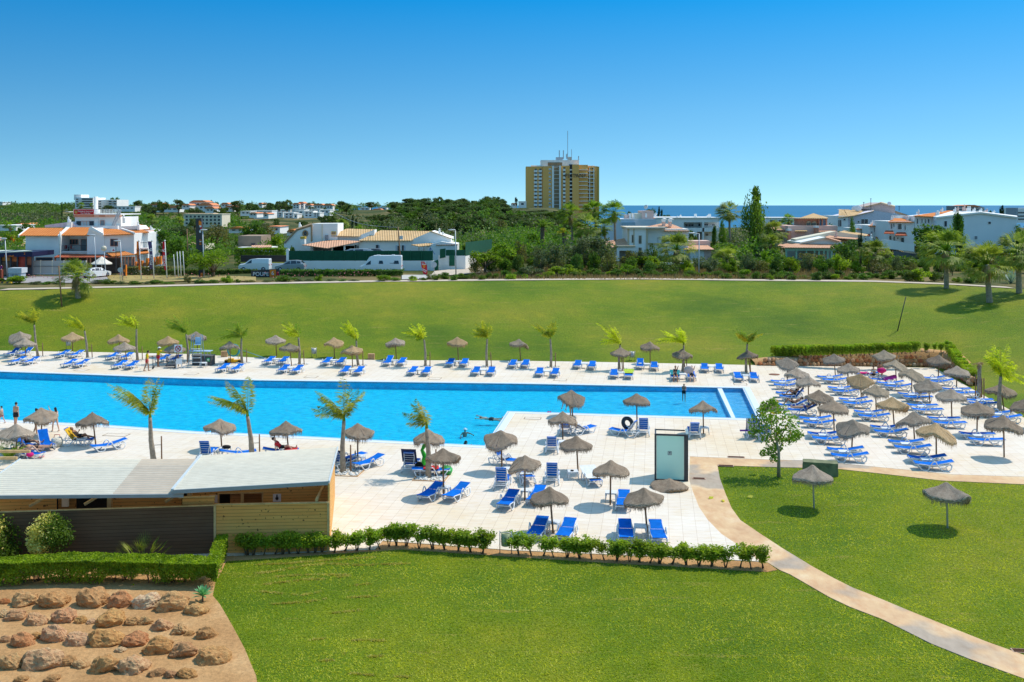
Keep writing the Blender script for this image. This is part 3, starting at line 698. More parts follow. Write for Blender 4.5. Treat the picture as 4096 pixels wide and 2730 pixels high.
nl('B0',420,522,40,55,'blue lounger with raised back beside the floral beach bag')
nl('B0',250,540,75,30,'blue lounger carrying a dark shape behind the left parasol')
nl('B0',250,615,78,15,'blue lounger under the two sunbathers at the left edge')
nl('B0',160,600,78,0,'blue lounger farthest left, by the palm bush')
nl('B0',1905,612,178,70,'blue lounger with its back to the roof under the third parasol left of the hut')
nl('B0',2190,610,110,15,'blue lounger with a dark bag seen over the roof edge')
nl('B1',230,596,100,15,'blue lounger half hidden by the high ribbed roof')
nl('B1',1035,690,-38,15,'blue lounger right of the palm at the hut corner')
nl('B1',800,690,150,55,'lounger covered by a dark towel behind the palm at the hut corner')
nl('B1',870,655,-40,0,'blue lounger behind the table at the hut corner palm')
nl('B1',1425,715,172,70,'raised blue lounger left of the pebble square, its back towards the hut')
nl('B1',1610,765,95,0,'lounger strewn with orange cloth behind the pebble square palm')
nl('B1',1610,965,-22,15,'left blue lounger of the pair in front of the pebble square')
nl('B1',1842,968,-24,15,'right blue lounger of the pair in front of the pebble square')
nl('B1',2290,668,62,55,'blue lounger with raised back near the inner pool corner')
nl('B1',2265,865,172,70,'raised blue lounger in the middle of the terrace, right of a free round shadow')
nl('B1',2320,1040,-16,15,'left blue lounger of the pair under the mid terrace parasol')
nl('B2',225,1000,-14,15,'right blue lounger of the pair under the mid terrace parasol')
nl('B2',130,818,-170,15,'blue lounger with a crumpled towel under the mid terrace parasol')
nl('B2',370,818,176,70,'raised blue lounger beside the table with an ashtray')
nl('B2',735,830,10,15,'blue lounger covered by a white towel right of the ashtray table')
nl('B2',368,548,176,55,'lone blue lounger with its raised back to the hedge near the pool')
nl('B2',490,385,176,30,'white backed lounger near the pool edge beside the striped towel')
nl('B2',645,388,128,30,'blue lounger holding the striped towel near the pool edge')
nl('B2',1040,410,-118,55,'blue lounger below the black inner tube')
nl('B2',1210,395,172,70,'raised blue lounger right of the black inner tube')
nl('B2',1670,415,176,55,'blue lounger directly behind the glass shower')
nl('B2',2210,420,172,70,'lounger draped with a striped towel left of the orange tree')
nl('B2',2320,435,172,55,'lounger hidden behind the orange tree')
nl('B2',1025,1045,-8,15,'single blue lounger between the two parasols below the glass shower')
nl('B2',240,1300,-14,15,'leftmost blue lounger right behind the front hedge')
nl('B2',500,1315,-14,15,'second blue lounger from the left right behind the front hedge')
nl('B2',1045,1328,-4,15,'third blue lounger from the left right behind the front hedge')
nl('B2',1337,1335,-2,15,'rightmost blue lounger right behind the front hedge')
for t_,x,y,lb in(('B0',760,500,'beside the man with the yellow towel'),('B0',2070,585,'seen over the low ribbed roof'),('B1',940,660,'under the parasol at the hut corner'),('B1',1730,945,'in front of the pebble square'),('B1',2300,775,'left of the mid terrace parasol'),('B2',135,975,'under the mid terrace parasol'),('B2',560,800,'with an ashtray'),('B2',470,525,'right of the lone raised lounger'),('B2',1770,395,'behind the glass shower'),('B2',910,995,'left of the single lounger below the shower'),('B2',385,1268,'between the two front loungers on the left'),('B2',1180,1305,'between the two front loungers on the right')):
 table(P(*S(t_,x,y),.42),rad(-8 if x!=560 else 4),'white side table '+lb)
def nt_(t_,x,y,yaw,col,label,*a,**k):return towel(seatP(t_,x,y),rad(yaw),col,label,*a,**k)
nt_('B0',715,490,92,'yellow','yellow and red print towel on a reclining lounger',-.1,.9,.36,55)
nt_('B1',800,690,150,'navy','dark patterned towel over a lounger behind the hut corner palm',-.3,1.0,.36,55)
nt_('B1',1610,765,95,'red','orange red cloth on a lounger behind the pebble square',-.4,.4,.3,0)
nt_('B1',1425,715,172,'navy','dark print towel hung over a raised backrest left of the pebble square',.3,1.12,.36,66)
nt_('B1',230,596,100,'red','red towel on a lounger just showing over the high roof',-.9,-.2,.34,15)
nt_('B1',2290,668,62,'striped','black and white cloth on a lounger near the inner pool corner',-.2,.35,.3,55)
nt_('B2',735,830,10,'white','white towel spread over a lounger under the parasol with the free shadow',-.7,1.05,.37,15)
nt_('B2',645,388,128,'striped','black striped towel on a lounger near the pool edge',.0,.75,.35,30)
nt_('B2',2210,420,172,'striped','dark striped towel over a raised backrest left of the orange tree',.2,1.12,.37,66)
nt_('B2',130,818,-170,'white','crumpled white towel under the mid terrace parasol',-.3,.2,.28,15)
b,fb,sup=canopy(77,.03,1.0,.6)
o=thing('fallen_thatch','straw parasol top lying collapsed on the paving before the glass shower','parasol top',Pz('B2',1447,955)+Vector((0,0,.54)),.8)
o.scale=(1.0,1.0,.66);q=b.build('canopy',STRAW['d'],o);fb.build('fringe',FRG['t'],q)
# - glass shower cabin
def glassmat(name,col,alpha,rough=.1):
 t=NT(name);b_=t.bsdf(col,rough,0,.6);tr=t.n('ShaderNodeBsdfTransparent');mx=t.n('ShaderNodeMixShader');mx.inputs[0].default_value=alpha
 t.l(tr.outputs[0],mx.inputs[1]);t.l(b_.outputs[0],mx.inputs[2]);return t.done(mx)
a_,c_=Pz('B2',1318,882),Pz('B2',1590,893)
wd=(c_-a_).length;sh=thing('shower_cabin','tall outdoor shower cabin with frosted glass walls and dark steel frame','shower',(a_.x,a_.y,.04),math.atan2(c_.y-a_.y,c_.x-a_.x))
Hs,dp=2.75*1.0,1.15
Hs=HC-(S('B2',0,455)[1]-HZ)/F*a_.y
fr=MB()
for x in(0,wd):fr.box(x-.05,x+.05,-.05,.05,0,Hs)
fr.box(.05,wd-.05,-.04,.04,Hs-.09,Hs-.002);fr.box(.05,wd-.05,-.04,.04,0,.07)
fr.box(-.04,.04,dp-.04,dp+.04,0,Hs);fr.box(-.03,.03,.05,dp-.04,Hs-.08,Hs-.004)
fr.box(.04,wd+.02,dp-.03,dp+.03,Hs-.07,Hs-.006)
fr.build('frame',m_dark,sh)
MB().box(.055,wd-.055,-.012,.012,.075,Hs-.095).build('glass_panel',glassmat('frosted green glass',(.60,.95,.80),.85,.3),sh)
MB().box(-.012,.012,.055,dp-.045,.06,Hs-.085).build('glass_panel',glassmat('frosted side glass',(.65,.82,.76),.75,.3),sh)
MB().box(wd+.055,wd+.17,-.04,dp,0,Hs-.02).build('service_wall',M('dark panel',(.05,.055,.06),.4),sh)
MB().box(wd+.04,wd+.185,-.06,dp+.02,Hs-.018,Hs+.05).build('wall_cap',M('grey cap',(.25,.32,.33),.4),sh)
sg=MB().box(wd*.42,wd*.55,-.020,-.014,Hs*.55,Hs*.63).build('sign',M('dark sign outline',(.03,.035,.035),.5),sh)
MB().box(wd*.43,wd*.54,-.024,-.021,Hs*.557,Hs*.623).build('sign_face',M('sign face',(.42,.53,.50),.5),sg)
MB().prism([(wd*.455,Hs*.60),(wd*.515,Hs*.60),(wd*.505,Hs*.613),(wd*.485,Hs*.617),(wd*.465,Hs*.613)],-.028,-.025).box(wd*.468,wd*.474,-.027,-.025,Hs*.57,Hs*.598).box(wd*.483,wd*.489,-.027,-.025,Hs*.57,Hs*.598).box(wd*.498,wd*.504,-.027,-.025,Hs*.57,Hs*.598).build('symbol',m_dark,sg)
# - small things on the terrace
m_ring=M('black rubber',(.012,.012,.014),.35,.1,3,spec=.6)
b=MB();n=24
for i in range(n):
 pass
vv=[];mj,mn=.32,.13
for i in range(n):
 a=2*PI*i/n
 for k in range(10):
  c=2*PI*k/10;vv.append(((mj+mn*math.cos(c))*math.cos(a),(mj+mn*math.cos(c))*math.sin(a),mn*math.sin(c)))
b.add(vv,[(i*10+k,((i+1)%n)*10+k,((i+1)%n)*10+(k+1)%10,i*10+(k+1)%10)for i in range(n)for k in range(10)],True)
o=b.build('swim_ring',m_ring);o.location=P(*S('B2',1062,352),.72);o.rotation_euler=(rad(62),rad(12),.3);tag(o,'black inflated inner tube standing on a lounger','swim ring')
def manhole(t_,x,y,w,h,i):
 o=thing('access_cover','square paving access cover, %s from the left along the far pool edge'%nth(i),'cover',Pz(t_,x,y)+Vector((0,0,.043)),YAW,'square covers in the paving')
 b=MB();b.box(-w,w,-h,-h+.05,0,.012);b.box(-w,w,h-.05,h,0,.012);b.box(-w,-w+.05,-h+.05,h-.05,0,.012);b.box(w-.05,w,-h+.05,h-.05,0,.012);b.build('frame',M('cover joint',(.30,.20,.12),.9),o)
 MB().box(-w+.052,w-.052,-h+.052,h-.052,0,.008).build('lid',m_deck,o)
for i,(t_,x,y)in enumerate([('A0',750,835),('A0',1760,870),('A1',507,897),('A1',1643,912),('A2',443,925),('A2',2098,964)]):manhole(t_,x,y,.55,.45,i)
manhole('B0',1070,467,.8,.35,7);manhole('B2',190,314,.6,.32,8)
o=MB().lathe([(.48,0),(.48,.015),(.3,.02),(0.01,.02)],20).build('manhole_cover',M('rusty iron',(.22,.09,.05),.8,.3));o.location=Pz('A3',58,875)+Vector((0,0,.042));tag(o,'round rusty manhole cover on the terrace near the rock wall','manhole cover')
for i,(t_,x,y,w,z_)in enumerate([('B2',2060,672,.5,.042),('B2',1718,868,.35,.034),('B2',1965,750,.45,.034),('C3',2325,1095,.30,.012)]):
 o=thing('drain_grate',['rusty drain grate at the edge of the paving right of the shower','rusty drain grate in the tan path','thin drain strip where path meets the lawn','rusty drain grate in the grass at the path bottom'][i],'drain',Pz(t_,x,y)+Vector((0,0,z_)),YAW)
 MB().box(-w,w,-.16,.16,0,.02).build('frame',M('concrete rim',(.45,.30,.22),.9),o)
 b=MB()
 for k in range(9):b.box(-w+.05,w-.05,-.13+k*.03,-.118+k*.03,.02,.028)
 b.build('grille',M('rust',(.14,.055,.03),.8,.3),o)
def bin_(t_,x,yb,label,green=False,hpx=75):
 p=Pz(t_,x,yb)if yb>720 or t_[0]!='A' else GT(*S(t_,x,yb))
 o=thing('litter_bin',label,'bin',p,YAW,sc_=1.15)
 for s in(-1,1):MB().tube([(s*.22,0,0),(s*.22,0,.86)],.018,6).build('post',m_steel,o)
 u=MB().lathe([(.16,.32),(.17,.33),(.175,.80),(.165,.80),(.155,.36),(.0,.36)],16).build('bucket',M('bin olive' if green else 'bin steel',(.33,.36,.20)if green else(.5,.5,.48),.5,.1,4,metal=0 if green else .5),o)
 sl_=MB()
 for k in range(8):
  for zz in(.42,.52,.62):
   a=2*PI*k/8;sl_.box(-.012,.012,-.002,.002,0,.06,Matrix.Translation((.176*math.cos(a),.176*math.sin(a),zz))@Matrix.Rotation(a+PI/2,4,'Z'))
 sl_.build('slots',m_dark,u);MB().tube([(-.22,0,.80),(.22,0,.80)],.012,6).build('crossbar',m_steel,o)
bin_('A1',533,718,'steel litter bin on two posts at the foot of the slope');bin_('A2',1105,748,'steel litter bin behind the dark parasol beside the grass');bin_('A0',630,645,'steel litter bin behind the tan parasol on the far left')
bin_('C1',2295,200,'olive litter bin standing in the gap of the front hedge',True)
# - stone blocks
m_block=M('sandstone',(.50,.30,.15),.9,.3,3,bump=.5)
def block(p,w,d,h,label,mat=m_block,rz=0):
 b=bmesh.new();bmesh.ops.create_cube(b,size=1)
 bmesh.ops.subdivide_edges(b,edges=b.edges[:],cuts=4,use_grid_fill=True)
 for v in b.verts:
  n_=noise.noise(v.co*4+Vector(p));v.co*=1+.06*n_
  v.co=Vector((v.co.x*w,v.co.y*d,(v.co.z+.5)*h))
 me=bpy.data.meshes.new('block');b.to_mesh(me);b.free();me.materials.append(mat)
 o=obj('stone_block',me);o.location=p;o.rotation_euler=(0,0,rz);return tag(o,label,'stone block')
block(GT(*S('A1',1060,735)),.62,.5,.55,'small sandstone block at the foot of the slope');block(GT(*S('A0',2062,712)),.62,.5,.6,'sandstone block behind the coiled blue hose',rz=.2)
p=Pz('B3',520,842);block((p.x-.1,p.y+.45,0),1.85,.75,.72,'mossy green stone block at the lawn edge behind the parasol',M('mossy stone',(.19,.20,.11),.9,.4,2.5,bump=.6),rz=-.25)
#  leaf helpers
def leafquad(v,f,p,s,r,flat=.0,asp=1.6):
 a=Vector((r.gauss(0,1),r.gauss(0,1),r.gauss(0,1))).normalized();b=a.cross(Vector((r.gauss(0,1),r.gauss(0,1),r.gauss(0,1)))).normalized()
 if flat:a=(a*(1-flat)+Vector((a.x,a.y,0))*flat).normalized()
 o=len(v);a=a*s*asp*.5;b=b*s*.5
 v+=[p-a,p+b,p+a,p-b];f.append((o,o+1,o+2,o+3))
def scatter(b,pts,r,size,asp=1.6):
 v,f=[],[]
 for p in pts:leafquad(v,f,p,size*r.uniform(.7,1.3),r,0,asp)
 b.add(v,f)
m_bark=M('grey brown bark',(.16,.115,.08),.9,.35,8,bump=.5)
m_palmtrunk=M('ringed palm trunk',(.33,.26,.19),.9,.35,6,bump=.6)
FOL={'hedge':foliage('clipped hedge leaves',(.11,.22,.015),(.42,.58,.03),.45,2.0),'shrub':foliage('young hedge leaves',(.14,.22,.02),(.46,.56,.04),.45,2.2),'dark':foliage('dark green leaves',(0.046,0.099,0.018),(0.167,0.246,0.039),.35,1.6),'pine':foliage('pine needles',(0.042,0.080,0.024),(0.153,0.205,0.043),.25,1.3),'mid':foliage('mid green leaves',(0.050,0.113,0.013),(0.173,0.273,0.030),.45,1.6),'bright':foliage('bright green leaves',(0.102,0.184,0.014),(0.334,0.448,0.029),.5,1.8),'olive':foliage('olive grey leaves',(0.079,0.107,0.040),(0.222,0.253,0.113),.3,1.8),'dry':foliage('dry bush leaves',(0.093,0.093,0.029),(0.277,0.264,0.079),.35,1.8),'cyp':foliage('cypress leaves',(0.016,0.043,0.012),(0.046,0.093,0.022),.15,1.8),'palm':foliage('fan palm leaves',(.085,.15,.02),(.44,.47,.09),.45,1.5),'frond':foliage('feather palm leaves',(.24,.24,.02),(.68,.58,.05),.5,1.3,.15),'frond2':foliage('green feather leaves',(0.070,0.147,0.019),(0.310,0.419,0.039),.5,1.3,.15),'gold':foliage('yellow green feather leaves',(0.403,0.419,0.019),(0.800,0.800,0.046),.5,1.3,.1),'agave':foliage('agave leaves',(0.093,0.264,0.109),(0.248,0.558,0.248),.3,1.5),'varie':foliage('variegated leaves',(.55,.48,.08),(.90,.82,.28),.35,2.0),'tawny':foliage('dry grass stems',(.22,.15,.07),(.42,.30,.15),.3,2)}
#  wooden hut
def plank(name,c1,c2,step,knots=True,rough=.7):
 t=NT(name);c=t.coord();sx=t.n('ShaderNodeSeparateXYZ');t.l(c,sx.inputs[0])
 fr=t.math('FRACT',t.math('DIVIDE',sx.outputs[2],step));line=t.math('LESS_THAN',fr,.085)
 fl=t.math('FLOOR',t.math('DIVIDE',sx.outputs[2],step));cb=t.n('ShaderNodeCombineXYZ');t.l(t.math('MULTIPLY',sx.outputs[0],.35),cb.inputs[0]);t.l(t.math('MULTIPLY',fl,3.7),cb.inputs[1]);t.l(sx.outputs[1],cb.inputs[2])
 n=t.noise(cb.outputs[0],1.2,4,.6);cc=t.ramp(n,[(.3,c1),(.7,c2)])
 if knots:
  v=t.noise(c,9.0,1,.3);cc=t.mix(t.ramp(v,[(.70,(0,0,0)),(.74,(1,1,1))]),cc,(.16,.07,.025))
 cc=t.mix(line,cc,tuple(x*.28 for x in c1))
 return t.done(t.bsdf(cc,rough,0,.2,bump=fr,bstr=.2,bdist=.02))
m_pine=plank('varnished pine boards',(.80,.335,.085),(.88,.44,.125),.145)
m_pine2=plank('orange pine cladding',(.74,.36,.10),(.86,.48,.15),.13)
m_comp=plank('brown composite boards',(.135,.070,.038),(.185,.102,.058),.15,False,.6)
m_beam=M('planed pine beam',(.66,.43,.19),.7,.2,4)
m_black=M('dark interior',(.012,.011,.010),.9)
o_=P(1319,2206);ex,ey=Vector((.998,.0625,0)),Vector((-.148,.989,0))
def W(x,y,z):return o_+ex*x+ey*y+Vector((0,0,z))
def wbox(b,x0,x1,y0,y1,z0,z1):
 c=[W(x,y,z)for z in(z0,z1)for y in(y0,y1)for x in(x0,x1)]
 return b.add(c,[(0,2,3,1),(4,5,7,6),(0,1,5,4),(2,6,7,3),(0,4,6,2),(1,3,7,5)])
hut=thing('changing_hut','pine toilet hut with ribbed pale metal roofs and a boarded yard fence','hut')
def ribbed(name,q,nr,mat,parent,amp=.032,th=.05):
 (a,b_,c,d)=[Vector(x)for x in q]
 b=MB();prof=[(0,0),(.35,0),(.5,1),(.8,1)]
 rows=[]
 for i in range(nr):
  for f_,h in prof:rows.append(((i+f_)/nr,h))
 rows.append((1,0))
 vv=[]
 for t,h in rows:
  for e in(a.lerp(d,t),b_.lerp(c,t)):vv.append(e+Vector((0,0,h*amp)))
 n=len(rows)
 b.add(vv,[(2*i,2*i+1,2*i+3,2*i+2)for i in range(n-1)]);nq=n-1
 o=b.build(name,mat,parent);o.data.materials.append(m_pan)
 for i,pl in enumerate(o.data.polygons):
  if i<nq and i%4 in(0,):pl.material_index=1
 return o
m_pan=M('shaded dusty roof pan',(.46,.43,.36),.95,.15,1.5,spec=0)  # darker pan colour stands in for groove shade as well as dirt
def sheet(name,col,tr_=.22):
 t=NT(name);c=t.coord();n=t.noise(c,2.0,5,.65);cc=t.ramp(n,[(.3,tuple(x*.86 for x in col)),(.7,tuple(min(1,x*1.06)for x in col))]);b_=t.bsdf(cc,.95,0,0.0);tl=t.n('ShaderNodeBsdfTranslucent');tl.inputs[0].default_value=(1,.78,.50,1)
 mx=t.n('ShaderNodeMixShader');mx.inputs[0].default_value=tr_;t.l(b_.outputs[0],mx.inputs[1]);t.l(tl.outputs[0],mx.inputs[2]);return t.done(mx)
m_roofw=sheet('cream translucent sheet',(.80,.76,.64));m_roofp=sheet('weathered beige sheet',(.66,.56,.45))
m_trim=M('pale metal trim',(.58,.62,.62),.4,.05,2);m_trimg=M('grey metal trim',(.30,.33,.36),.45,.08,2)
qa,qb,qc,qd=P(692,1963,3.0),P(1313,1928,3.0),P(1349,1790,2.5),P(806,1824,2.5)
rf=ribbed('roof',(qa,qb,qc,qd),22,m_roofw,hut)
MB().bar(qa-Vector((0,.02,.05)),qb-Vector((0,.02,.05)),.05,.16).build('fascia',m_trimg,rf)
MB().bar(qb+Vector((.03,0,-.02)),qc+Vector((.03,0,-.02)),.06,.14).build('verge',m_trim,rf)
MB().bar(qa+Vector((-.03,0,.02)),qd+Vector((-.03,0,.02)),.12,.10).build('verge',m_trim,rf)
ra,rb,rm,rc,rd=P(-125,1985,2.8),P(735,1978,2.8),None,P(806,1838,2.4),P(80,1839,2.4)
k=.50;mf,mb_=ra.lerp(rb,.666),rd.lerp(rc,.672)
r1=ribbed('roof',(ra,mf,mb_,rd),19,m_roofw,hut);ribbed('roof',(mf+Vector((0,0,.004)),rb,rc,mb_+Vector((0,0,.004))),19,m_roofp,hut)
MB().bar(ra-Vector((0,.02,.05)),rb-Vector((0,.02,.05)),.05,.14).build('fascia',m_trimg,r1)
MB().bar(ra,rd,.08,.10).build('verge',m_trim,r1)
b=MB();wbox(b,-.08,0,.0,8.1,0,2.46);c=[W(x,y,z)for x in(-.08,0)for y,z in((.0,2.46),(8.1,2.46),(.0,2.93))];b.add(c,[(0,1,2),(3,5,4),(0,2,5,3),(1,4,5,2)])
b.build('side_wall',m_pine2,hut)
b=MB();wbox(b,-4.85,-.085,-.06,0,0,2.10);yf=b.build('yard_fence',m_pine,hut)
b=MB();wbox(b,-4.9,-.02,-.08,.04,2.102,2.15);b.build('cap_rail',m_beam,yf)
for x in(-4.88,-.06):
 b=MB();wbox(b,x-.05,x+.05,-.10,-.062,0,2.10);b.build('corner_post',m_beam,yf)
L=W(-4.9,-.03,0);L2=P(-40,2250)
b=MB();dd=(L2-L);n_=Vector((-dd.y,dd.x,0)).normalized()*.03
b.add([L-n_,L+n_,L2+n_,L2-n_]+[p+Vector((0,0,2.08))for p in(L-n_,L+n_,L2+n_,L2-n_)],[(4,5,6,7),(0,4,7,3),(1,2,6,5),(0,1,5,4),(3,7,6,2)])
bf=b.build('brown_fence',m_comp,hut);MB().bar(L+Vector((0,0,2.10)),L2+Vector((0,0,2.10)),.09,.04).build('cap_rail',m_beam,bf)
yd=2.2;b=MB()
x0,x1,x2,x3,x4=-6.3,-5.05,-4.02,-3.98,-3.08
wbox(b,x0,x1,yd,yd+.08,0,2.72);wbox(b,x2,x3+.02,yd,yd+.08,0,1.98);wbox(b,x4,-.085,yd,yd+.08,0,2.72);wbox(b,x1,x4,yd,yd+.08,1.98,2.72)
b.build('front_wall',m_pine2,hut)
for xa,xb in((x1,x2),(x3+.02,x4)):
 f_=MB();wbox(f_,xa-.03,xa+.04,yd-.02,yd-.002,0,2.0);wbox(f_,xb-.04,xb+.03,yd-.02,yd-.002,0,2.0);wbox(f_,xa+.04,xb-.04,yd-.02,yd-.002,1.94,2.0);f_.build('door_frame',m_beam,hut)
b=MB();wbox(b,x1+.5,x2,yd+.12,yd+.16,0,1.97);b.build('door',plank('red pine door',(.40,.17,.06),(.52,.25,.09),.12),hut)
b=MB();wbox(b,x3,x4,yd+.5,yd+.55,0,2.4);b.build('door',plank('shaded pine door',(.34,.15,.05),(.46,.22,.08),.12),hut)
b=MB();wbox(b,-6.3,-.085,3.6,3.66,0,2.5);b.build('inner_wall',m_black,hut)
for xx in(-2.62,-5.45):
 b=MB();wbox(b,xx,xx+.36,yd-.02,yd-.002,1.55,1.90);q=b.build('sign',M('white sign',(.75,.72,.75),.5),hut)
 b=MB();wbox(b,xx+.14,xx+.22,yd-.03,yd-.021,1.62,1.80);wbox(b,xx+.11,xx+.25,yd-.031,yd-.0215,1.66,1.74);wbox(b,xx+.15,xx+.21,yd-.03,yd-.021,1.81,1.87);b.build('pictogram',m_dark,q)
b=MB();b.add([W(-.62,-.02,2.16),W(-.52,-.02,2.16),W(-.14,2.15,2.66),W(-.04,2.15,2.66)]+[W(-.62,-.02,2.28),W(-.52,-.02,2.28),W(-.14,2.15,2.80),W(-.04,2.15,2.80)],[(0,2,3,1),(4,5,7,6),(0,1,5,4),(0,4,6,2),(1,3,7,5)]);b.build('brace',m_beam,hut)
def vwall(b,pa,pb,z0,z1,th=.06):
 d_=pb-pa;n_=Vector((-d_.y,d_.x,0)).normalized()*th
 q=[pa,pb,pb+n_,pa+n_]
 return b.add([p+Vector((0,0,z0))for p in q]+[p+Vector((0,0,z1))for p in q],[(0,3,2,1),(4,5,6,7),(0,1,5,4),(1,2,6,5),(2,3,7,6),(3,0,4,7)])
def U(px,off):return Vector(((px-CX)/F*(42.3+off),42.3+off+(px-0)*.0012,0))
vwall(MB(),U(-60,1.0),U(214,1.0),0,2.62).build('wall_panel',m_pine,hut)
vwall(MB(),U(427,1.0),U(700,1.0),0,2.62).build('wall_panel',m_pine,hut)
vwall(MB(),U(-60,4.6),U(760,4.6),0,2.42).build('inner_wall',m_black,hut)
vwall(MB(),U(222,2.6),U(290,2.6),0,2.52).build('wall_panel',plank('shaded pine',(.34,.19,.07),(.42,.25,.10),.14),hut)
for px in(0,212,421,733):
 b=MB();p=U(px,.55);b.bar(p+Vector((0,.5,2.6)),p+Vector((-.9 if px!=0 else-.8,-.5,2.1)),.10,.10);b.build('brace',m_beam,hut)
for px in(421,733):
 p=U(px,.8);MB().box(p.x-.09,p.x+.09,p.y-.1,p.y+.1,0,2.70).build('post',m_beam,hut)
b=MB();vwall(b,Vector((W(-6.3,.2,0))),Vector(W(-4.95,.2,0)),0,2.35,.1);q=b.build('wall_panel',m_pine,hut)
MB().bar(W(-6.4,1.3,2.62),W(-6.4,.2,2.40),.12).build('cap_rail',m_beam,q);MB().bar(W(-6.4,.22,2.40),W(-4.9,.22,2.40),.12,.05).build('cap_rail',m_beam,q)
p=U(252,2.5);MB().box(p.x-.14,p.x+.14,p.y-.12,p.y,1.35,1.95).build('dispenser',m_white,hut)
p=U(283,2.5);MB().tube([(p.x,p.y-.2,1.9),(p.x+.02,p.y-.25,2.5)],.03,6).build('shower_head',m_steel,hut)
o=thing('timber_pergola','low empty pine timber pergola beside the left roof edge','pergola',P(30,1905,0))
p=P(30,1905,0)
for dy_ in(0,1.5):MB().box(-2.2,.5,dy_,dy_+.12,.9,1.05).build('beam',m_beam,o)
#  clipped foreground hedge
def hedge(name,label,quads,h,n,size=.07,mat='hedge',stems=0,r=R,low=.25,dens_top=.45,cat='hedge'):
 """quads: list of four plan corners; leaves fill the block, thick at the top, thin at the bottom"""
 t=thing(name,label,cat,(0,0,0));b=MB();v,f=[],[];s_=MB()
 tot=sum(((q[1]-q[0]).length+(q[2]-q[3]).length)*((q[3]-q[0]).length+(q[2]-q[1]).length)for q in quads)
 for q in quads:
  share=((q[1]-q[0]).length+(q[2]-q[3]).length)*((q[3]-q[0]).length+(q[2]-q[1]).length)/tot
  for _ in range(int(n*share)):
   a,c=r.random(),r.random()
   if r.random()<.45:c=(r.random()**3)*.12 if r.random()<.6 else 1-(r.random()**3)*.12
   p=q[0].lerp(q[1],a).lerp(q[3].lerp(q[2],a),c)
   wv=.05*noise.noise(Vector((p.x*1.3,p.y*1.3,0)));hh=h*(1+wv)
   zz=hh*(1-r.random()**2*.10)if r.random()<dens_top else hh*lerp(low*.6,1,r.random()**.62)
   if zz<hh*.55 and noise.noise(Vector((p.x*1.6,p.y*.6,zz*1.8)))>lerp(.35,-.25,1-zz/(hh*.55)):continue
   if zz>hh*.9:zz+=r.random()**3*.07
   bulge=.05*noise.noise(Vector((p.x*2.5,p.y*2.5,zz*2.5)))
   leafquad(v,f,p+Vector((bulge,bulge,zz+p.z*0)),size*r.uniform(.6,1.3),r)
  L_=(q[1]-q[0]).length
  for _ in range(int(L_*stems)):
   a=r.random();c=r.uniform(.25,.75);p=q[0].lerp(q[1],a).lerp(q[3].lerp(q[2],a),c);p.z=0
   for _k in range(3):
    e=p+Vector((r.uniform(-.28,.28),r.uniform(-.2,.2),h*r.uniform(.6,.85)));m=(p+e)/2+Vector((r.uniform(-.06,.06),0,.03))
    s_.tube([p,m,e],[.018,.012,.006],4)
 b.add(v,f);b.build('foliage',FOL[mat],t)
 if stems:s_.build('stem',m_bark,t)
 return t
V2=lambda p:Vector((p[0],p[1],0))
h1=[V2(P(-60,2262,.9)),V2(P(818,2256,.9)),V2(P(835,2224,.9)),V2(P(-60,2236,.9))]
h1=[V2(P(-80,2262,.92)),V2(P(300,2249,.92)),V2(P(300,2214,.92)),V2(P(-80,2238,.92))],[V2(P(300,2249,.92)),V2(P(826,2262,.92)),V2(P(826,2228,.92)),V2(P(300,2214,.92))]
h2=[V2(P(818,2262,.92)),V2(P(868,2262,.92)),V2(P(912,2142,.92)),V2(P(866,2146,.92))]
hedge('clipped_hedge','long square clipped hedge in front of the brown board fence',list(h1)+[h2],.92,60000,.055,'hedge',3.5,low=.12)
def shrubproto(i):
 r=random.Random(50+i);t=thing('hedge_shrub','x','shrub');b,s_=MB(),MB();v,f=[],[]
 st=r.choice((2,3,4));tips=[]
 for k in range(st):
  a=r.random()*6.28;e=Vector((math.cos(a)*.22,math.sin(a)*.14,.62));m=Vector((math.cos(a)*.06,math.sin(a)*.04,.25))
  s_.tube([(r.uniform(-.03,.03),r.uniform(-.03,.03),0),m,e],[.022,.016,.008],5);tips.append((m,e))
  for j in range(4):
   q=m.lerp(e,r.random());q2=q+Vector((r.uniform(-.22,.22),r.uniform(-.15,.15),r.uniform(.12,.3)));s_.tube([q,q2],[.008,.004],4);tips.append((q,q2))
 for m,e in tips:
  for _ in range(80 if i%3 else 115):
   p=m.lerp(e,r.uniform(.3,1.25))+Vector((r.gauss(0,.07),r.gauss(0,.06),r.gauss(0,.06)))
   if p.z>1.0:p.z=1.0-r.random()*.1
   if p.z>.22:leafquad(v,f,p,.042*r.uniform(.7,1.4),r,0,2.2)
 b.add(v,f);b.build('foliage',FOL['shrub'],t);s_.build('stem',m_bark,t);freeze(t);return t
SHR=[shrubproto(i)for i in range(7)]
sh_list=[('C1',x,yb,yt)for x,yb,yt in((-85,215,0),(-20,215,-8),(75,212,-15),(180,208,-15),(250,206,-15),(305,203,-15),(390,200,-15),(480,195,-18),(545,192,-18),(610,185,-18),(720,190,-10),(820,178,-22),(930,175,-20),(1040,165,-30),(1135,160,-55),(1220,140,-100),(1290,130,-100),(1385,132,-95),(1500,150,-85),(1620,160,-75),(1730,168,-60),(1860,178,-45),(1970,188,-30),(2080,202,-20))]
sh_list+=[('C2',x,yb,yt)for x,yb,yt in((65,215,0),(180,218,5),(290,224,20),(380,232,22),(510,236,28),(620,246,30),(735,255,40),(845,260,45),(965,270,55),(1080,276,62),(1165,280,68),(1270,288,80),(1360,293,84),(1475,298,84),(1600,305,90),(1720,315,105),(1835,318,105),(1965,330,102),(2095,332,104),(2200,342,108),(2310,334,110))]
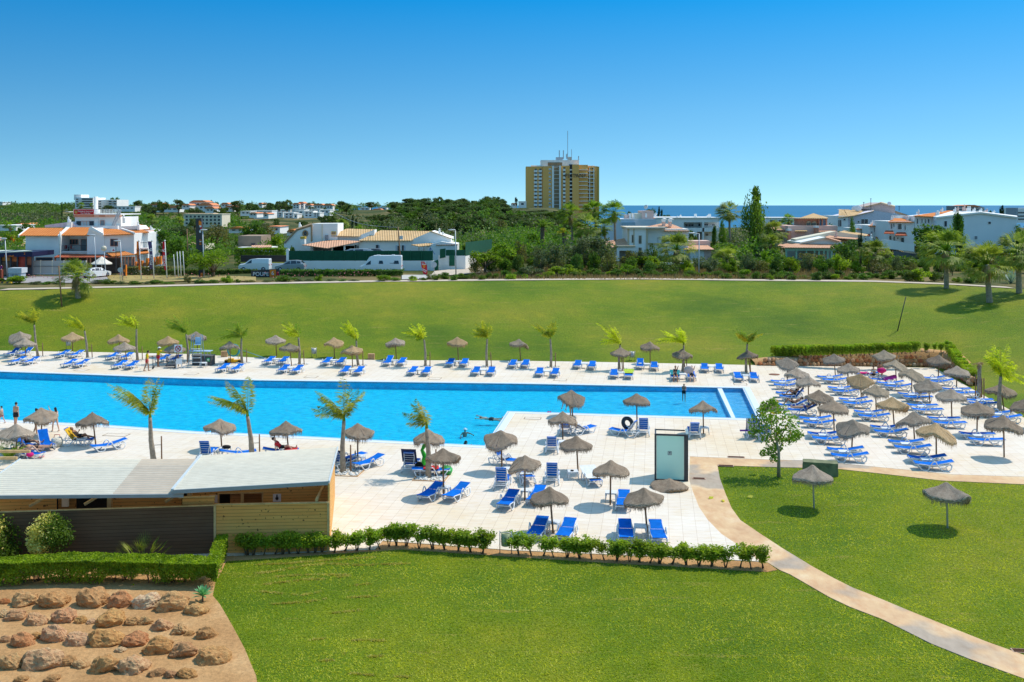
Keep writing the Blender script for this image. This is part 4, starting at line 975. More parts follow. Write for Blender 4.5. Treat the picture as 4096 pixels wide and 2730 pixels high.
for i,(t_,x,yb,yt)in enumerate(sh_list):
 p=Pz(t_,x,yb);p.z=.02;d=p.y;top=HC-(S(t_,x,yt)[1]-HZ)/F*d
 sx_=R.uniform(1.15,1.55);dup(SHR[R.randrange(7)],p,R.choice((0,PI))+R.uniform(-.3,.3),'thin leafy hedge shrub, %s from the left in the front row'%nth(i),'young shrubs of the front hedge',sc_=(sx_,sx_,max(.7,top/1.02)))
def roundbush(name,label,loc,rx,ry,h,n,size,mats,cat='bush',group=None,r=R,z0=0.0,twig=True):
 t=thing(name,label,cat,loc,0,group)
 for mi,mt in enumerate(mats):
  v,f=[],[]
  cs=[]
  for _ in range(26):
   a,u=r.random()*6.28,r.random()**.5
   cs.append(Vector((math.cos(a)*u*rx*.85,math.sin(a)*u*ry*.85,z0+(h-z0)*r.uniform(.15,.95)*(1-.25*u*u))))
  if len(mats)>1:cs=[c for c in cs if(c.x>-.05*rx)==(mi==1)]or cs
  for _ in range(n//len(mats)):
   c=r.choice(cs);s_=.24*(rx+ry)/2
   p=c+Vector((r.gauss(0,s_),r.gauss(0,s_),r.gauss(0,s_*.8)))
   q=((p.x/rx)**2+(p.y/ry)**2+((p.z-(h+z0)*.5)/((h-z0)*.55))**2)
   if q<1.15 and p.z>.02:leafquad(v,f,p,size*r.uniform(.6,1.4),r)
  b=MB();b.add(v,f);b.build('foliage',FOL[mt],t)
 if twig:
  b=MB()
  for _ in range(5):b.tube([(r.uniform(-.05,.05),0,0),(r.uniform(-.3,.3)*rx,r.uniform(-.3,.3)*ry,h*.6)],[.025,.008],5)
  b.build('stem',m_bark,t)
 return t
p=P(-14,2275);roundbush('variegated_bush','yellow and green variegated bush cut by the left edge',p,1.1,.75,2.2,5600,.06,['varie','mid'],r=random.Random(3))
p=P(200,2275);roundbush('variegated_bush','round bush, yellow on its left half and green on its right, before the brown fence',p,.95,.72,2.2,6000,.06,['varie','mid'],r=random.Random(4),z0=.55)
def fanplant(label,loc,n,L,w_=.03,mat='palm',cat='small palm',name='small_palm',r=R,up=.9):
 t=thing(name,label,cat,loc);b=MB();v,f=[],[]
 for i in range(n):
  a=r.random()*6.28;el=r.uniform(.5,1.35)*up;c=Vector((math.cos(a)*math.cos(el),math.sin(a)*math.cos(el),math.sin(el)));h0=c*L*.55
  side=Vector((-math.sin(a),math.cos(a),0));b.tube([(0,0,.02),h0],[.012,.008],4)
  for k in range(-6,7):
   dr=(c+side*k*.16).normalized();e=h0+dr*L*.5*(1-abs(k)*.03);sd_=dr.cross(Vector((0,0,1))).normalized()*w_*.5;o=len(v)
   v+=[h0,h0.lerp(e,.5)+sd_,e,h0.lerp(e,.5)-sd_];f.append((o,o+1,o+2,o+3))
 m=MB();m.add(v,f);m.build('leaves',FOL[mat],t);b.build('leaf_stalks',FOL['bright'],t);return t
fanplant('small fan palm sprouting above the clipped hedge',P(572,2270),14,1.45,r=random.Random(5))
m_=thing('palm_bush','bright green feathery palm bush at the left edge behind the roof','palm bush',P(35,1850))
def feather(v,f,pts,L,w_,n,r,droop=.5,taper=True):
 """leaflets along a rachis polyline"""
 for i in range(n):
  u=(i+.5)/n;k=u*(len(pts)-1);j=int(k);p=pts[j].lerp(pts[min(j+1,len(pts)-1)],k-j)
  tg=(pts[min(j+1,len(pts)-1)]-pts[j]).normalized();sd_=tg.cross(Vector((0,0,1)))
  sd_=sd_.normalized()if sd_.length>.05 else Vector((1,0,0))
  ln=L*(math.sin(PI*min(1,.18+u*.86))**.6 if taper else 1)
  for s in(-1,1):
   q=(sd_*s*r.uniform(.5,.9)+tg*r.uniform(.45,.9)+Vector((r.uniform(-.15,.15),r.uniform(-.15,.15),-droop*r.uniform(.4,1.3)))).normalized()*ln*r.uniform(.75,1.1)
   wv=q.cross(Vector((r.gauss(0,1),r.gauss(0,1),r.gauss(0,1)))).normalized()*w_;o=len(v)
   v+=[p,p+q*.5+wv,p+q,p+q*.5-wv];f.append((o,o+1,o+2,o+3))
v,f=[],[];r_=random.Random(8)
for i in range(22):
 a=r_.random()*6.28;l_=r_.uniform(1.0,1.5);pts=[Vector((math.cos(a)*l_*k/5*.8,math.sin(a)*l_*k/5*.6,l_*(k/5*1.1-(k/5)**2*.55)+.2))for k in range(6)]
 feather(v,f,pts,.32,.016,22,r_,.4)
b=MB();b.add(v,f);b.build('fronds',FOL['bright'],m_)
t=thing('agave','pale green agave rosette at the corner of the clipped hedge','agave',P(811,2410));v,f=[],[];r_=random.Random(2)
for i in range(34):
 a=i*2.4;el=lerp(1.35,.1,i/34);c=Vector((math.cos(a)*math.cos(el),math.sin(a)*math.cos(el),math.sin(el)));sd_=Vector((-math.sin(a),math.cos(a),0));L_=.46;o=len(v);b0=Vector((0,0,.25))
 v+=[b0-sd_*.02,b0+sd_*.02,b0+c*L_*.5+sd_*.055,b0+c*L_+Vector((0,0,-.04)),b0+c*L_*.5-sd_*.055];f.append((o,o+1,o+2,o+3,o+4))
b=MB();b.add(v,f);b.build('leaves',FOL['agave'],t);MB().tube([(0,0,0),(.0,0,.27)],[.035,.03],7).build('stem',m_bark,t)
#  rocks
def rockmat(name,cols,sc__=3.0):
 t=NT(name);c=t.coord();n=t.noise(c,sc__,5,.65);n2=t.noise(c,sc__*5,5,.75)
 oi=t.n('ShaderNodeObjectInfo').outputs['Random'];base=t.ramp(oi,[(i/(len(cols)-1),x)for i,x in enumerate(cols)])
 cc=t.mix(.9,base,t.ramp(n,[(.3,(.30,.28,.26)),(.5,(.5,.5,.5)),(.7,(.68,.68,.68))]),'OVERLAY')
 cc=t.mix(.8,cc,t.ramp(n2,[(.3,(.30,.30,.30)),(.5,(.5,.5,.5)),(.7,(.65,.65,.65))]),'OVERLAY')
 return t.done(t.bsdf(cc,.9,0,.15,bump=t.math('ADD',n,t.math('MULTIPLY',n2,.7)),bstr=.9,bdist=.08))
m_rock=rockmat('limestone boulder',[(.62,.36,.16),(.55,.28,.10),(.74,.54,.33),(.54,.19,.06),(.66,.44,.24),(.60,.32,.11),(.44,.23,.12)])
m_rock2=rockmat('red and buff boulder',[(.56,.32,.16),(.50,.17,.07),(.60,.42,.26),(.44,.13,.06),(.62,.40,.22),(.52,.22,.10),(.58,.45,.32)],2.0)
def rockme(i,mat,sub=4,amp=.32):
 bm=bmesh.new();bmesh.ops.create_icosphere(bm,subdivisions=sub,radius=1);r=random.Random(300+i);off=Vector((r.random()*50,r.random()*50,r.random()*50))
 pl=[(Vector((r.gauss(0,1),r.gauss(0,1),r.gauss(0,1))).normalized(),r.uniform(.62,.9))for _ in range(9)]
 for v in bm.verts:
  p=v.co.copy()
  for n_,d in pl:
   k=p.dot(n_)-d
   if k>0:p-=n_*k*.6
  n_=p.normalized()
  p+=n_*(amp*.55*noise.noise(p*1.3+off)+amp*.35*noise.noise(p*3.1+off)+amp*.22*noise.noise(p*7+off)+.03*noise.noise(p*15+off))
  v.co=p
 me=bpy.data.meshes.new('boulder');bm.to_mesh(me);bm.free();me.materials.append(mat)
 return me
RK=[rockme(i,m_rock,4,.42)for i in range(9)];RK2=[rockme(i+20,m_rock2,3,.25)for i in range(8)]
fr_rocks=[(35,655,45),(215,660,110),(480,665,132),(835,658,140),(1100,678,110),(1330,675,120),(1580,698,135),(1800,745,105),(15,775,60),(125,800,95),(315,838,95),(580,815,105),(735,832,55),(830,840,42),(1000,842,125),(1215,850,68),(1330,842,62),(1475,888,95),(1640,930,75),(1730,950,45),(1890,968,90),(35,1010,55),(190,1035,100),(320,975,55),(485,990,120),(695,1020,105),(970,1020,135),(1225,1030,115),(1100,1100,50),(1450,1095,120),(1680,1130,115),(1940,1180,138),(85,1240,110),(380,1230,160),(610,1220,80),(735,1240,75),(950,1270,125),(1220,1270,135),(1430,1320,70),(1550,1335,60),(1710,1335,80),(180,1375,60),(465,1370,70)]
r_=random.Random(12);rows_=[(0,8),(8,21),(21,32),(32,43)]
for i,(x,y,hw)in enumerate(fr_rocks):
 o=obj('boulder',RK[r_.randrange(9)]);p=Pz('C0',x,y+8);w_=hw*TS/F*p.y*1.16
 hgt=w_*r_.uniform(.62,.8);o.location=(p.x,p.y+.1,hgt*.24);o.scale=(w_,w_*r_.uniform(.65,.85),hgt);o.rotation_euler=(r_.uniform(-.2,.2),r_.uniform(-.2,.2),r_.choice((0,PI))+r_.uniform(-.35,.35))
 rw=[k for k,(a,c)in enumerate(rows_)if a<=i<c][0]
 tag(o,'rough brown boulder, %s from the left in the %s row below the clipped hedge'%(nth(i-rows_[rw][0]),nth(rw)),'boulder','boulders set in rows in the sandy soil')
r_=random.Random(5);ri=0
wl=[(S('A3',-110,796)),(S('A3',200,798)),(S('A3',700,800)),(S('A3',1200,803)),(S('A3',1540,808)),(S('A3',1640,845)),(S('A3',1760,930)),(S('A3',1830,975))]
pp=[P(*q)for q in wl]
cum=[0]
for a,c in zip(pp,pp[1:]):cum.append(cum[-1]+(c-a).length)
def along(s):
 for i in range(len(pp)-1):
  if s<=cum[i+1]:
   t=(s-cum[i])/(cum[i+1]-cum[i]);d_=(pp[i+1]-pp[i]).normalized();return pp[i].lerp(pp[i+1],t),d_
 return pp[-1],(pp[-1]-pp[-2]).normalized()
for lvl in range(4):
 s=r_.uniform(0,.4)
 while s<cum[-1]:
  w_=r_.uniform(.24,.44)*(1.05 if lvl else .9);p,d_=along(s+w_/2);n_=Vector((-d_.y,d_.x,0));hmax=lerp(.42,1.5,min(1,s/9.0))*(1 if s<cum[4]else lerp(1,.5,(s-cum[4])/(cum[-1]-cum[4])))
  zc=.17+lvl*.36+r_.uniform(-.04,.04)
  if zc<hmax:
   o=obj('wall_boulder',RK2[r_.randrange(8)]);q=p+n_*(.3+lvl*.16+r_.uniform(-.05,.05));o.location=(q.x,q.y,zc);o.scale=(w_*.62,w_*.6,.235);o.rotation_euler=(r_.uniform(-.3,.3),r_.uniform(-.3,.3),math.atan2(d_.y,d_.x)+r_.choice((0,PI)))
   tag(o,'%s from the left in the %s course of the rock retaining wall'%(nth(ri),['bottom','second','third','top'][lvl]),'boulder','boulders of the rock retaining wall')
   ri+=1
  s+=w_*1.02
 ri=0
b=MB();A_=[]
for s in[x*.5 for x in range(int(cum[-1]*2)+1)]:
 p,d_=along(s);n_=Vector((-d_.y,d_.x,0));hm=lerp(.25,1.35,min(1,s/9.0))*(1 if s<cum[4]else lerp(1,.4,(s-cum[4])/(cum[-1]-cum[4])))
 wk=1 if s<cum[4]else lerp(1,.35,min(1,(s-cum[4])/2.0));e_=p+n_*3.6*wk;e_.z=gz(e_.x,e_.y)-.25
 A_.append([p+n_*.25+Vector((0,0,-.1)),p+n_*.55+Vector((0,0,hm)),p+n_*2.3*wk+Vector((0,0,hm+.1*wk)),e_])
b.add([q for row in A_ for q in row],[(i*4+k,(i+1)*4+k,(i+1)*4+k+1,i*4+k+1)for i in range(len(A_)-1)for k in range(3)],True)
tag(b.build('soil_bank',m_soil),kind='structure')
def rowhedge(pts,hts,n,label,cat='shrub',group=None,sx=1.0,protos=SHR):
 for i in range(n):
  t=(i+.5)/n*(len(pts)-1);j=min(int(t),len(pts)-2);p=pts[j].lerp(pts[j+1],t-j);h=lerp(hts[j],hts[j+1],t-j)
  s_=sx*R.uniform(.9,1.25);dup(protos[R.randrange(len(protos))],p,R.choice((0,PI))+R.uniform(-.3,.3),label%nth(i),group,sc_=(s_,s_,h*R.uniform(.92,1.08)))
def bk(x,y,z):return P(*S('A3',x,y),z)
dense=[]
for i in range(3):
 r=random.Random(80+i);t=thing('hedge_bush','x','shrub');v,f=[],[];s_=MB()
 for _ in range(1500):
  p=Vector((r.uniform(-.5,.5),r.uniform(-.35,.35),1-r.random()**1.25*.80))
  if p.z>.45 or r.random()<.5:leafquad(v,f,p,.075*r.uniform(.6,1.3),r)
 b=MB();b.add(v,f);b.build('foliage',FOL['shrub'],t)
 for k in range(3):s_.tube([(r.uniform(-.1,.1),0,0),(r.uniform(-.3,.3),r.uniform(-.2,.2),.6)],[.03,.012],5)
 s_.build('stem',m_bark,t);freeze(t);dense.append(t)
rowhedge([bk(60,725,.3),bk(420,712,.9),bk(900,695,1.3),bk(1370,678,1.4)],[1.15,1.08,1.0,1.0],34,'clipped green bush, %s from the left in the hedge above the rock wall',group='bushes of the hedge above the rock wall',protos=dense,sx=.85)
for i,(x,y,h)in enumerate(((1450,672,.95),(1520,672,1.05),(1590,668,1.0),(1655,665,1.2))):
 dup(SHR[i],bk(x,y,1.4),0,'sparse single shrub, %s from the left at the right end above the rock wall'%nth(i),'bushes of the hedge above the rock wall',sc_=(1,1,h))
rowhedge([bk(1665,690,1.3),bk(1740,790,.8),bk(1830,900,.2),bk(1880,955,.03)],[1.15,1.1,1.0,1.0],15,'clipped bush, %s from the top in the hedge running down beside the right terrace',group='bushes of the hedge running down',protos=dense,sx=.75)
p=GT(*S('A3',1190,475));d=p.y;q=D(*S('A3',1267,157),d);o=MB().tube([p,p.lerp(q,.5),q],[.06,.05,.045],8).build('slope_pole',m_dark);tag(o,'thin dark pole leaning on the grass slope','pole')
p=GT(*S('A0',568,248));q=D(*S('A0',540,-130),p.y);o=MB().tube([p,q],[.09,.07],8).build('timber_post',m_pole);tag(o,'brown timber post beside the fan palm on the slope','post')
#  palms
def trunk(b,pts,r0,r1,n=9,rings=True):
 P_=[];rs=[];m=14
 for i in range(m+1):
  u=i/m*(len(pts)-1);j=min(int(u),len(pts)-2);P_.append(Vector(pts[j]).lerp(Vector(pts[j+1]),u-j));rs.append(lerp(r0,r1,i/m)*(1+(.07 if i%2 and rings else 0)))
 b.tube(P_,rs,n)
def arc(p0,tip,up,n=9):
 """rachis from the crown to a tip, first rising then bending over"""
 p0,tip=Vector(p0),Vector(tip);c=p0.lerp(tip,.45)+Vector((0,0,up));return[p0*(1-t)**2+c*2*t*(1-t)+tip*t*t for t in[i/n for i in range(n+1)]]
PL=[0]
def pool_palm(t_,bx,by,cx_,cy_,tips,label,mat='frond',n=13,stake=True,scale=1.0,seed=0,r0=.13,dy=0,green=.0):
 r=random.Random(1000+seed+int(bx));base=Pz(t_,bx,by);base.z=.04;d=base.y
 c=Dz(t_,cx_,cy_,d+dy);t=thing('feather_palm',label,'palm',base,0,'wind-blown feather palms around the pool')
 L=lambda q:Vector(q)-base
 b=MB();top=L(c);trunk(b,[(0,0,0),tuple(top*.5+Vector((.06*(1 if seed%2 else-1),0,0))),tuple(top)],r0,r0*.55);b.build('trunk',m_palmtrunk,t)
 b=MB();b.tube([top,top+Vector((0,0,.35))],[r0*.55,r0*.35],7);b.build('crownshaft',FOL['frond2'],t)
 st=top+Vector((0,0,.25))
 for mt,nn in((mat,int(n*(1-green))),('frond2',n-int(n*(1-green)))):
  v,f=[],[];s_=MB()
  for i in range(nn):
   tx,ty=tips[i%len(tips)];e=L(Dz(t_,tx,ty,d))+Vector((r.gauss(0,.22),r.uniform(-.7,.7),r.gauss(0,.20)))
   dl=(e-st).length;pts=arc(st,e,.25*dl*r.uniform(.3,1.0),8)
   feather(v,f,pts,.50*scale,.020,38,r,.75);s_.tube(pts,[.016,.014,.012,.012,.01,.01,.008,.006,.004],4)
  if v:
   m=MB();m.add(v,f);q=m.build('fronds',FOL[mt],t);s_.build('frond_ribs',FOL['frond'],q)
 if stake:
  sb=base+Vector((.42,.1,0));o=MB().tube([(0,0,0),(r.uniform(-.12,.05),0,1.35 if t_[0]=='A' else 1.5)],[.045,.04],7).build('palm_stake',m_pole);o.location=sb
  tag(o,'stake beside the '+label,'stake','wooden stakes beside the palms')
  MB().tube([tuple(L(sb)+Vector((0,0,1.0))),tuple(top*(1.0/max(.5,top.z)))],.015,5).build('tie',m_black,t)
 return base
PALMS=[('A0',350,710,315,415,[(150,300),(320,250),(230,300),(130,345)],'frond',.35),('A0',805,725,778,470,[(590,330),(640,350),(700,360),(600,410)],'gold',.2),('A0',1265,745,1255,455,[(1110,340),(1100,400),(1180,350)],'gold',.2),('A0',1730,770,1712,500,[(1500,370),(1530,420),(1600,370),(1690,380),(1480,450)],'frond2',.5),('A0',2225,770,2220,540,[(1980,550),(2060,485),(2160,390),(2240,450)],'frond2',.4),('A1',400,785,390,530,[(250,410),(290,440),(340,440),(280,490)],'gold',.3),('A1',940,795,922,560,[(800,385),(830,400),(800,440),(880,430)],'gold',.2),('A1',1557,800,1545,550,[(1340,490),(1400,450),(1510,430),(1480,520)],'gold',.3),('A1',2122,805,2125,545,[(1980,480),(2030,430),(2080,385),(2135,400)],'frond',.4),('A2',357,810,352,545,[(190,400),(230,430),(385,385),(370,410),(280,480)],'frond',.4),('A2',985,830,995,600,[(825,425),(830,550),(880,420),(930,440),(850,500)],'gold',.1),('A2',1568,850,1578,600,[(1310,570),(1380,490),(1500,465),(1560,490),(1400,530)],'gold',.1),('A2',2152,860,2163,590,[(2040,460),(2080,480),(2240,470),(2210,500)],'frond',.5)]
m_pebb=M('white pebbles',(.74,.71,.66),.7,.15,12,objvar=.05)
peb=MB();r_=random.Random(1)
def pebbles(p,w_,n,label):
 b=MB()
 for _ in range(n):
  s_=r_.uniform(.05,.10);b.ell((r_.uniform(-w_,w_),r_.uniform(-w_,w_),s_*.4),(s_,s_*.8,s_*.55),6,4)
 o=b.build('pebbles',m_pebb,None,p);o.rotation_euler=(0,0,YAW);return tag(o,label,'pebbles',kind='stuff')
for i,(t_,bx,by,cx_,cy_,tips,mat,gr)in enumerate(PALMS):
 p=pool_palm(t_,bx,by,cx_,cy_,tips,'%s wind-bent palm from the left along the far pool deck'%nth(i),mat,16,seed=i,green=gr)
 pebbles(p+Vector((.15,.1,0)),.6,46,'white pebbles round the foot of the %s far deck palm'%nth(i))
NP=[('B0',1415,720,1380,300,[(1000,80),(1050,-20),(1200,60),(1480,-30),(1400,-40),(1290,-10),(1330,60),(1450,60),(1040,110)],'tall palm left of the higher ribbed roof','frond',.25,17),('B0',2318,700,2275,290,[(1940,60),(1950,140),(2050,-20),(2150,40),(2310,-90),(2280,-40),(2230,190)],'tall palm behind the higher ribbed roof','frond',.3,15),('B1',800,810,808,330,[(540,180),(560,100),(530,235),(840,-60),(830,0),(990,70),(960,90),(650,90),(690,240)],'tall palm at the right corner of the hut','frond',.45,16),('B1',1582,855,1568,400,[(1390,290),(1440,320),(1460,150),(1480,170),(1570,130),(1575,170)],'slim palm in the pebble square in front of the pool','frond',.5,8)]
for i,(t_,bx,by,cx_,cy_,tips,lb,mat,gr,n)in enumerate(NP):
 p=pool_palm(t_,bx,by,cx_,cy_,tips,lb,mat,n,seed=40+i,green=gr,scale=1.15,r0=.17)
 if i>1:pebbles(p+Vector((.2,.05,0)),.78,120,'white pebbles in the square round the '+lb.split(' at ')[0].split(' in ')[0]+(' by the hut' if i==2 else ' by the free pair'))
 if i>1:
  o=thing('tree_kerb','square stone kerb round the '+lb,'kerb',(p.x+.2,p.y+.05,.04),YAW);b=MB()
  for a in((-.9,.9,-.9,-.84),(-.9,.9,.84,.9),(-.9,-.84,-.839,.839),(.84,.9,-.839,.839)):MB().box(*a,0,.035).build('kerb_stone',m_block,o)
pool_palm('B3',2128,265,2138,-75,[(2130,-350),(2100,-330),(2000,-270),(2010,-240),(2300,-130),(2353,-60),(2240,-180),(2080,-200),(2330,-20)],'bright yellow palm at the far right of the terrace','gold',24,False,1.2,90,.17,green=.1)
p=Pz('A3',1938,1088);t=thing('broken_palm','bare broken palm trunk with a few dead fronds at the terrace edge','palm',p)
b=MB();q=Dz('A3',1945,775,p.y)-p;trunk(b,[(0,0,0),tuple(q*.5),tuple(q)],.15,.13);b.build('trunk',m_palmtrunk,t)
v,f=[],[];r_=random.Random(9)
for i in range(7):
 e=q+Vector((r_.uniform(-.7,.4),r_.uniform(-.5,.5),r_.uniform(-.5,.15)));feather(v,f,arc(q,e,.25,6),.3,.02,14,r_,.9)
b=MB();b.add(v,f);b.build('dead_fronds',FOL['tawny'],t)
for i,(x,y0,y1)in enumerate(((1908,1100,870),(1965,1085,905),(1985,1095,905))):
 pa=Pz('A3',x,y0);o=MB().tube([(0,0,0),(0,0,(y0-y1)*TS/F*pa.y)],[.05,.045],7).build('palm_stake',m_pole,None,pa);tag(o,'%s wooden stake round the broken palm trunk'%('left','middle','right')[i],'stake','wooden stakes beside the palms')
 # - fan palms (Washingtonia): unit crown radius 1
def fancrown(seed,n,mat='palm',wind=-.25,skirt=True):
 r=random.Random(seed);v,f=[],[];s_=MB()
 for i in range(n):
  a=r.random()*6.28;el=r.uniform(-.75,1.35);c=Vector((math.cos(a)*math.cos(el)+wind,math.sin(a)*math.cos(el),math.sin(el))).normalized()
  h=c*r.uniform(.36,.58);s_.tube([(0,0,0),h],[.018,.01],4);side=c.cross(Vector((0,0,1))).normalized();upv=side.cross(c)
  fold=r.uniform(.1,.5)
  for k in range(-8,9):
   an=k/8*1.15;dr=(c*math.cos(an)+side*math.sin(an)-upv*abs(math.sin(an))*fold);Lk=r.uniform(.60,.80)*(1-.2*abs(k)/8)
   m=h+dr*Lk*.6;e=m+dr*Lk*.25+Vector((wind*.25,0,-Lk*r.uniform(.05,.30)));sd_=dr.cross(upv).normalized()*.022;o=len(v)
   v+=[h,m+sd_,e,m-sd_];f.append((o,o+1,o+2,o+3))
 b=MB();b.add(v,f);k=[(b.mesh('fronds',FOL[mat]))];k.append(s_.mesh('leaf_stalks',FOL['bright']))
 v,f=[],[]
 for i in range(160):
  a=r.random()*6.28;z=-r.uniform(.02,.62);p0=Vector((math.cos(a)*.1,math.sin(a)*.1,z*.4));e=Vector((math.cos(a)*.26*r.random()+wind*.3,math.sin(a)*.26,z-.25));sd_=Vector((-math.sin(a),math.cos(a),0))*.03;o=len(v)
  v+=[p0-sd_,p0+sd_,e];f.append((o,o+1,o+2))
 b=MB();b.add(v,f);k.append(b.mesh('dead_skirt',FOL['tawny']));return k
FC=[fancrown(i,36+2*i,'palm',-.22)for i in range(4)];FCD=[fancrown(10+i,28,'frond2',-.15)for i in range(2)]
def fan_palm(base,c,R_,label,group,v=0,tr=.18,dark=False,skirt=True):
 t=thing('fan_palm',label,'palm',base,0,group);top=Vector(c)-Vector(base)
 b=MB();trunk(b,[(0,0,-.2),tuple(top*.5),tuple(top)],tr*.95,tr*.62);b.build('trunk',m_palmtrunk,t)
 me=(FCD if dark else FC)[v%(2 if dark else 4)]
 q=obj('fronds',me[0],t,top);q.scale=(R_*1.35,R_*1.25,R_*1.2);q.rotation_euler=(0,0,R.uniform(-.3,.3));obj('leaf_stalks',me[1],q)
 if skirt:obj('dead_skirt',me[2],q)
 return t
def fp(t_,bx,by,cx_,cy_,hw,label,group='fan palms beyond the lawn',d=None,v=0,tr=.2,**k):
 if d is None:base=GT(*S(t_,bx,by))
 else:
  base=Dz(t_,bx,by,d);base.z=gz(base.x,base.y)
 c=Dz(t_,cx_,cy_,base.y);return fan_palm(base,c,hw*TS/F*base.y,label,group,v,tr,**k)
fp('A0',720,178,705,-25,150,'bushy fan palm on the left top of the grass slope',v=0,tr=.32)
fp('A3',1640,80,1640,-265,195,'left one of the three fan palms on the right top of the slope',v=1,tr=.32)
fp('A3',2037,215,2010,-140,190,'middle one of the three fan palms on the right, lowest on the grass',v=2,tr=.36)
fp('A3',2308,130,2300,-250,190,'rightmost of the three fan palms on the right top of the slope',v=3,tr=.36)
FPL=[('T2',1525,840,1515,600,150,145,'big fan palm with hanging fronds beside the tall lamp post',1,.5,0),('T2',2000,815,1985,690,110,145,'low fan palm right of the tall lamp post',2,.3,0),('T2',2008,640,1995,250,100,200,'tall fan palm rising left of the poplar',3,.28,0),('T2',948,660,945,260,112,170,'tall thin fan palm before the white villa',0,.25,1),('T2',560,680,545,280,110,180,'tall fan palm left of the pair under the tower',1,.25,1),('T2',800,640,760,250,105,185,'fan palm just below the right edge of the tower',2,.25,1),('T2',695,600,690,370,110,178,'pale fan palm in the middle of the palm clump',3,.3,0),('T2',870,620,850,400,90,182,'fan palm behind the tall thin one',0,.25,1),('T2',640,640,630,420,80,186,'small fan palm in the palm clump',2,.25,1),('T3',1000,790,985,620,110,146,'fan palm with pale fronds right of the dark cypress',1,.32,0),('T3',70,560,70,430,95,170,'fan palm left of the pink villa',2,.25,0),('T3',195,400,195,330,60,215,'small fan palm behind the pink villa',3,.2,1),('T3',20,560,20,540,90,160,'low fan palm at the left foot of the pink villa',0,.25,0),('T0',95,560,95,385,48,240,'fan palm behind the kiosk roof on the far left',1,.22,1),('T0',750,230,750,195,34,480,'distant palm before the white apartment block',2,.3,1),('T0',845,230,845,190,22,480,'second distant palm before the white apartment block',3,.3,1),('T0',1400,420,1400,320,48,300,'fan palm behind the cafe roofs',2,.3,0),('T0',1650,380,1650,330,40,330,'palm in front of the yellow apartments',0,.3,0),('T1',790,440,790,370,55,215,'palm right behind the white gable with the round window',1,.3,0)]
for t_,bx,by,cx_,cy_,hw,d,lb,v,tr,dk in FPL:fp(t_,bx,by,cx_,cy_,hw,lb,d=d,v=v,tr=tr,dark=bool(dk))
def date_palm(t_,bx,by,cx_,cy_,hw,d,label,n=34,mat='frond2'):
 base=Dz(t_,bx,by,d);base.z=gz(base.x,base.y);c=Dz(t_,cx_,cy_,d)-base;r=random.Random(int(bx));t=thing('date_palm',label,'palm',base)
 b=MB();trunk(b,[(0,0,-.2),tuple(c*.5),tuple(c)],.35,.38);b.build('trunk',m_bark,t);L_=hw*TS/F*d;v,f=[],[]
 for i in range(n):
  a=r.random()*6.28;el=r.uniform(-.1,1.3);e=c+Vector((math.cos(a)*math.cos(el),math.sin(a)*math.cos(el),math.sin(el)*.75-.15))*L_;feather(v,f,arc(c,e,L_*.28,8),.45,.035,30,r,.5)
 b=MB();b.add(v,f);b.build('fronds',FOL[mat],t)
 v,f=[],[]
 for i in range(12):
  a=r.random()*6.28;e=c+Vector((math.cos(a)*.8*L_*.5,math.sin(a)*L_*.4,-.35*L_));feather(v,f,arc(c,e,.2,6),.3,.03,14,r,.5)
 b=MB();b.add(v,f);b.build('old_fronds',FOL['tawny'],t)
date_palm('T2',275,560,280,390,140,190,'big date palm with orange dead fronds left of the palm clump');date_palm('T2',482,620,480,440,80,175,'small date palm left of the palm clump',22,'frond')
#  trees: unit prototypes (height 1, crown half width .5 at scale)
def treeproto(kind,seed):
 r=random.Random(seed*31+7);t=thing('tree_proto','x','tree');v,f=[],[];s_=MB();C_=[]
 P_=dict(round=(18,.58,.46,.32,.13,2100,.040,'mid'),dark=(16,.56,.46,.34,.14,2100,.040,'dark'),pine=(18,.60,.47,.34,.15,2400,.036,'pine'),olive=(16,.54,.46,.36,.15,2100,.036,'olive'),bush=(12,.45,.46,.42,.18,1500,.050,'mid'),bushb=(12,.45,.46,.42,.18,1500,.050,'bright'),bushd=(12,.45,.46,.42,.18,1500,.050,'dark'),dry=(14,.5,.46,.40,.16,1300,.042,'dry'),poplar=(30,.54,.46,.47,.17,5200,.026,'mid'),cyp=(14,.5,.34,.49,.12,2200,.030,'cyp'),airy=(20,.62,.46,.34,.10,1700,.034,'bright'),pepper=(22,.52,.46,.42,.12,3000,.024,'bright'))[kind]
 nc,zc,rx,rz,cs,n,sz,mt=P_
 for i in range(nc):
  for _ in range(30):
   p=Vector((r.uniform(-1,1),r.uniform(-1,1),r.uniform(-1,1)))
   if p.length<1 and p.length>.35:break
  taper=1.0
  if kind in('cyp','poplar'):taper=(1-max(0,p.z)**1.6*.72)*(1-max(0,-p.z)*.35)
  C_.append((Vector((p.x*rx*.78*taper,p.y*rx*.78*taper,zc+p.z*rz*.80)),cs*r.uniform(.75,1.25)*(taper if kind in('cyp','poplar')else 1)))
 for _ in range(n):
  c,s=C_[r.randrange(nc)];q=Vector((r.gauss(0,1),r.gauss(0,1),r.gauss(0,1))).normalized()*s*(r.random()**.35)*(1.0 if kind!='pine' else 1)
  if kind in('pine',):q.z*=.6
  if kind in('cyp','poplar'):q.z*=1.6;q.x*=.9
  p=c+q
  if p.z>.01:leafquad(v,f,p,sz*r.uniform(.6,1.4),r,0,1.5)
 b=MB();b.add(v,f);b.build('crown',FOL[mt],t)
 low=zc-rz*.8
 s_.tube([(0,0,0),(r.uniform(-.02,.02),0,max(.12,low)),(0,0,zc)],[.034,.026,.014],6)
 for c,s in C_[::2]:s_.tube([(0,0,max(.08,low*.8)),(c.x*.5,c.y*.5,(c.z+low)/2),tuple(c)],[.016,.011,.004],4)
 s_.build('trunk',m_bark,t);freeze(t);return t
TP={}
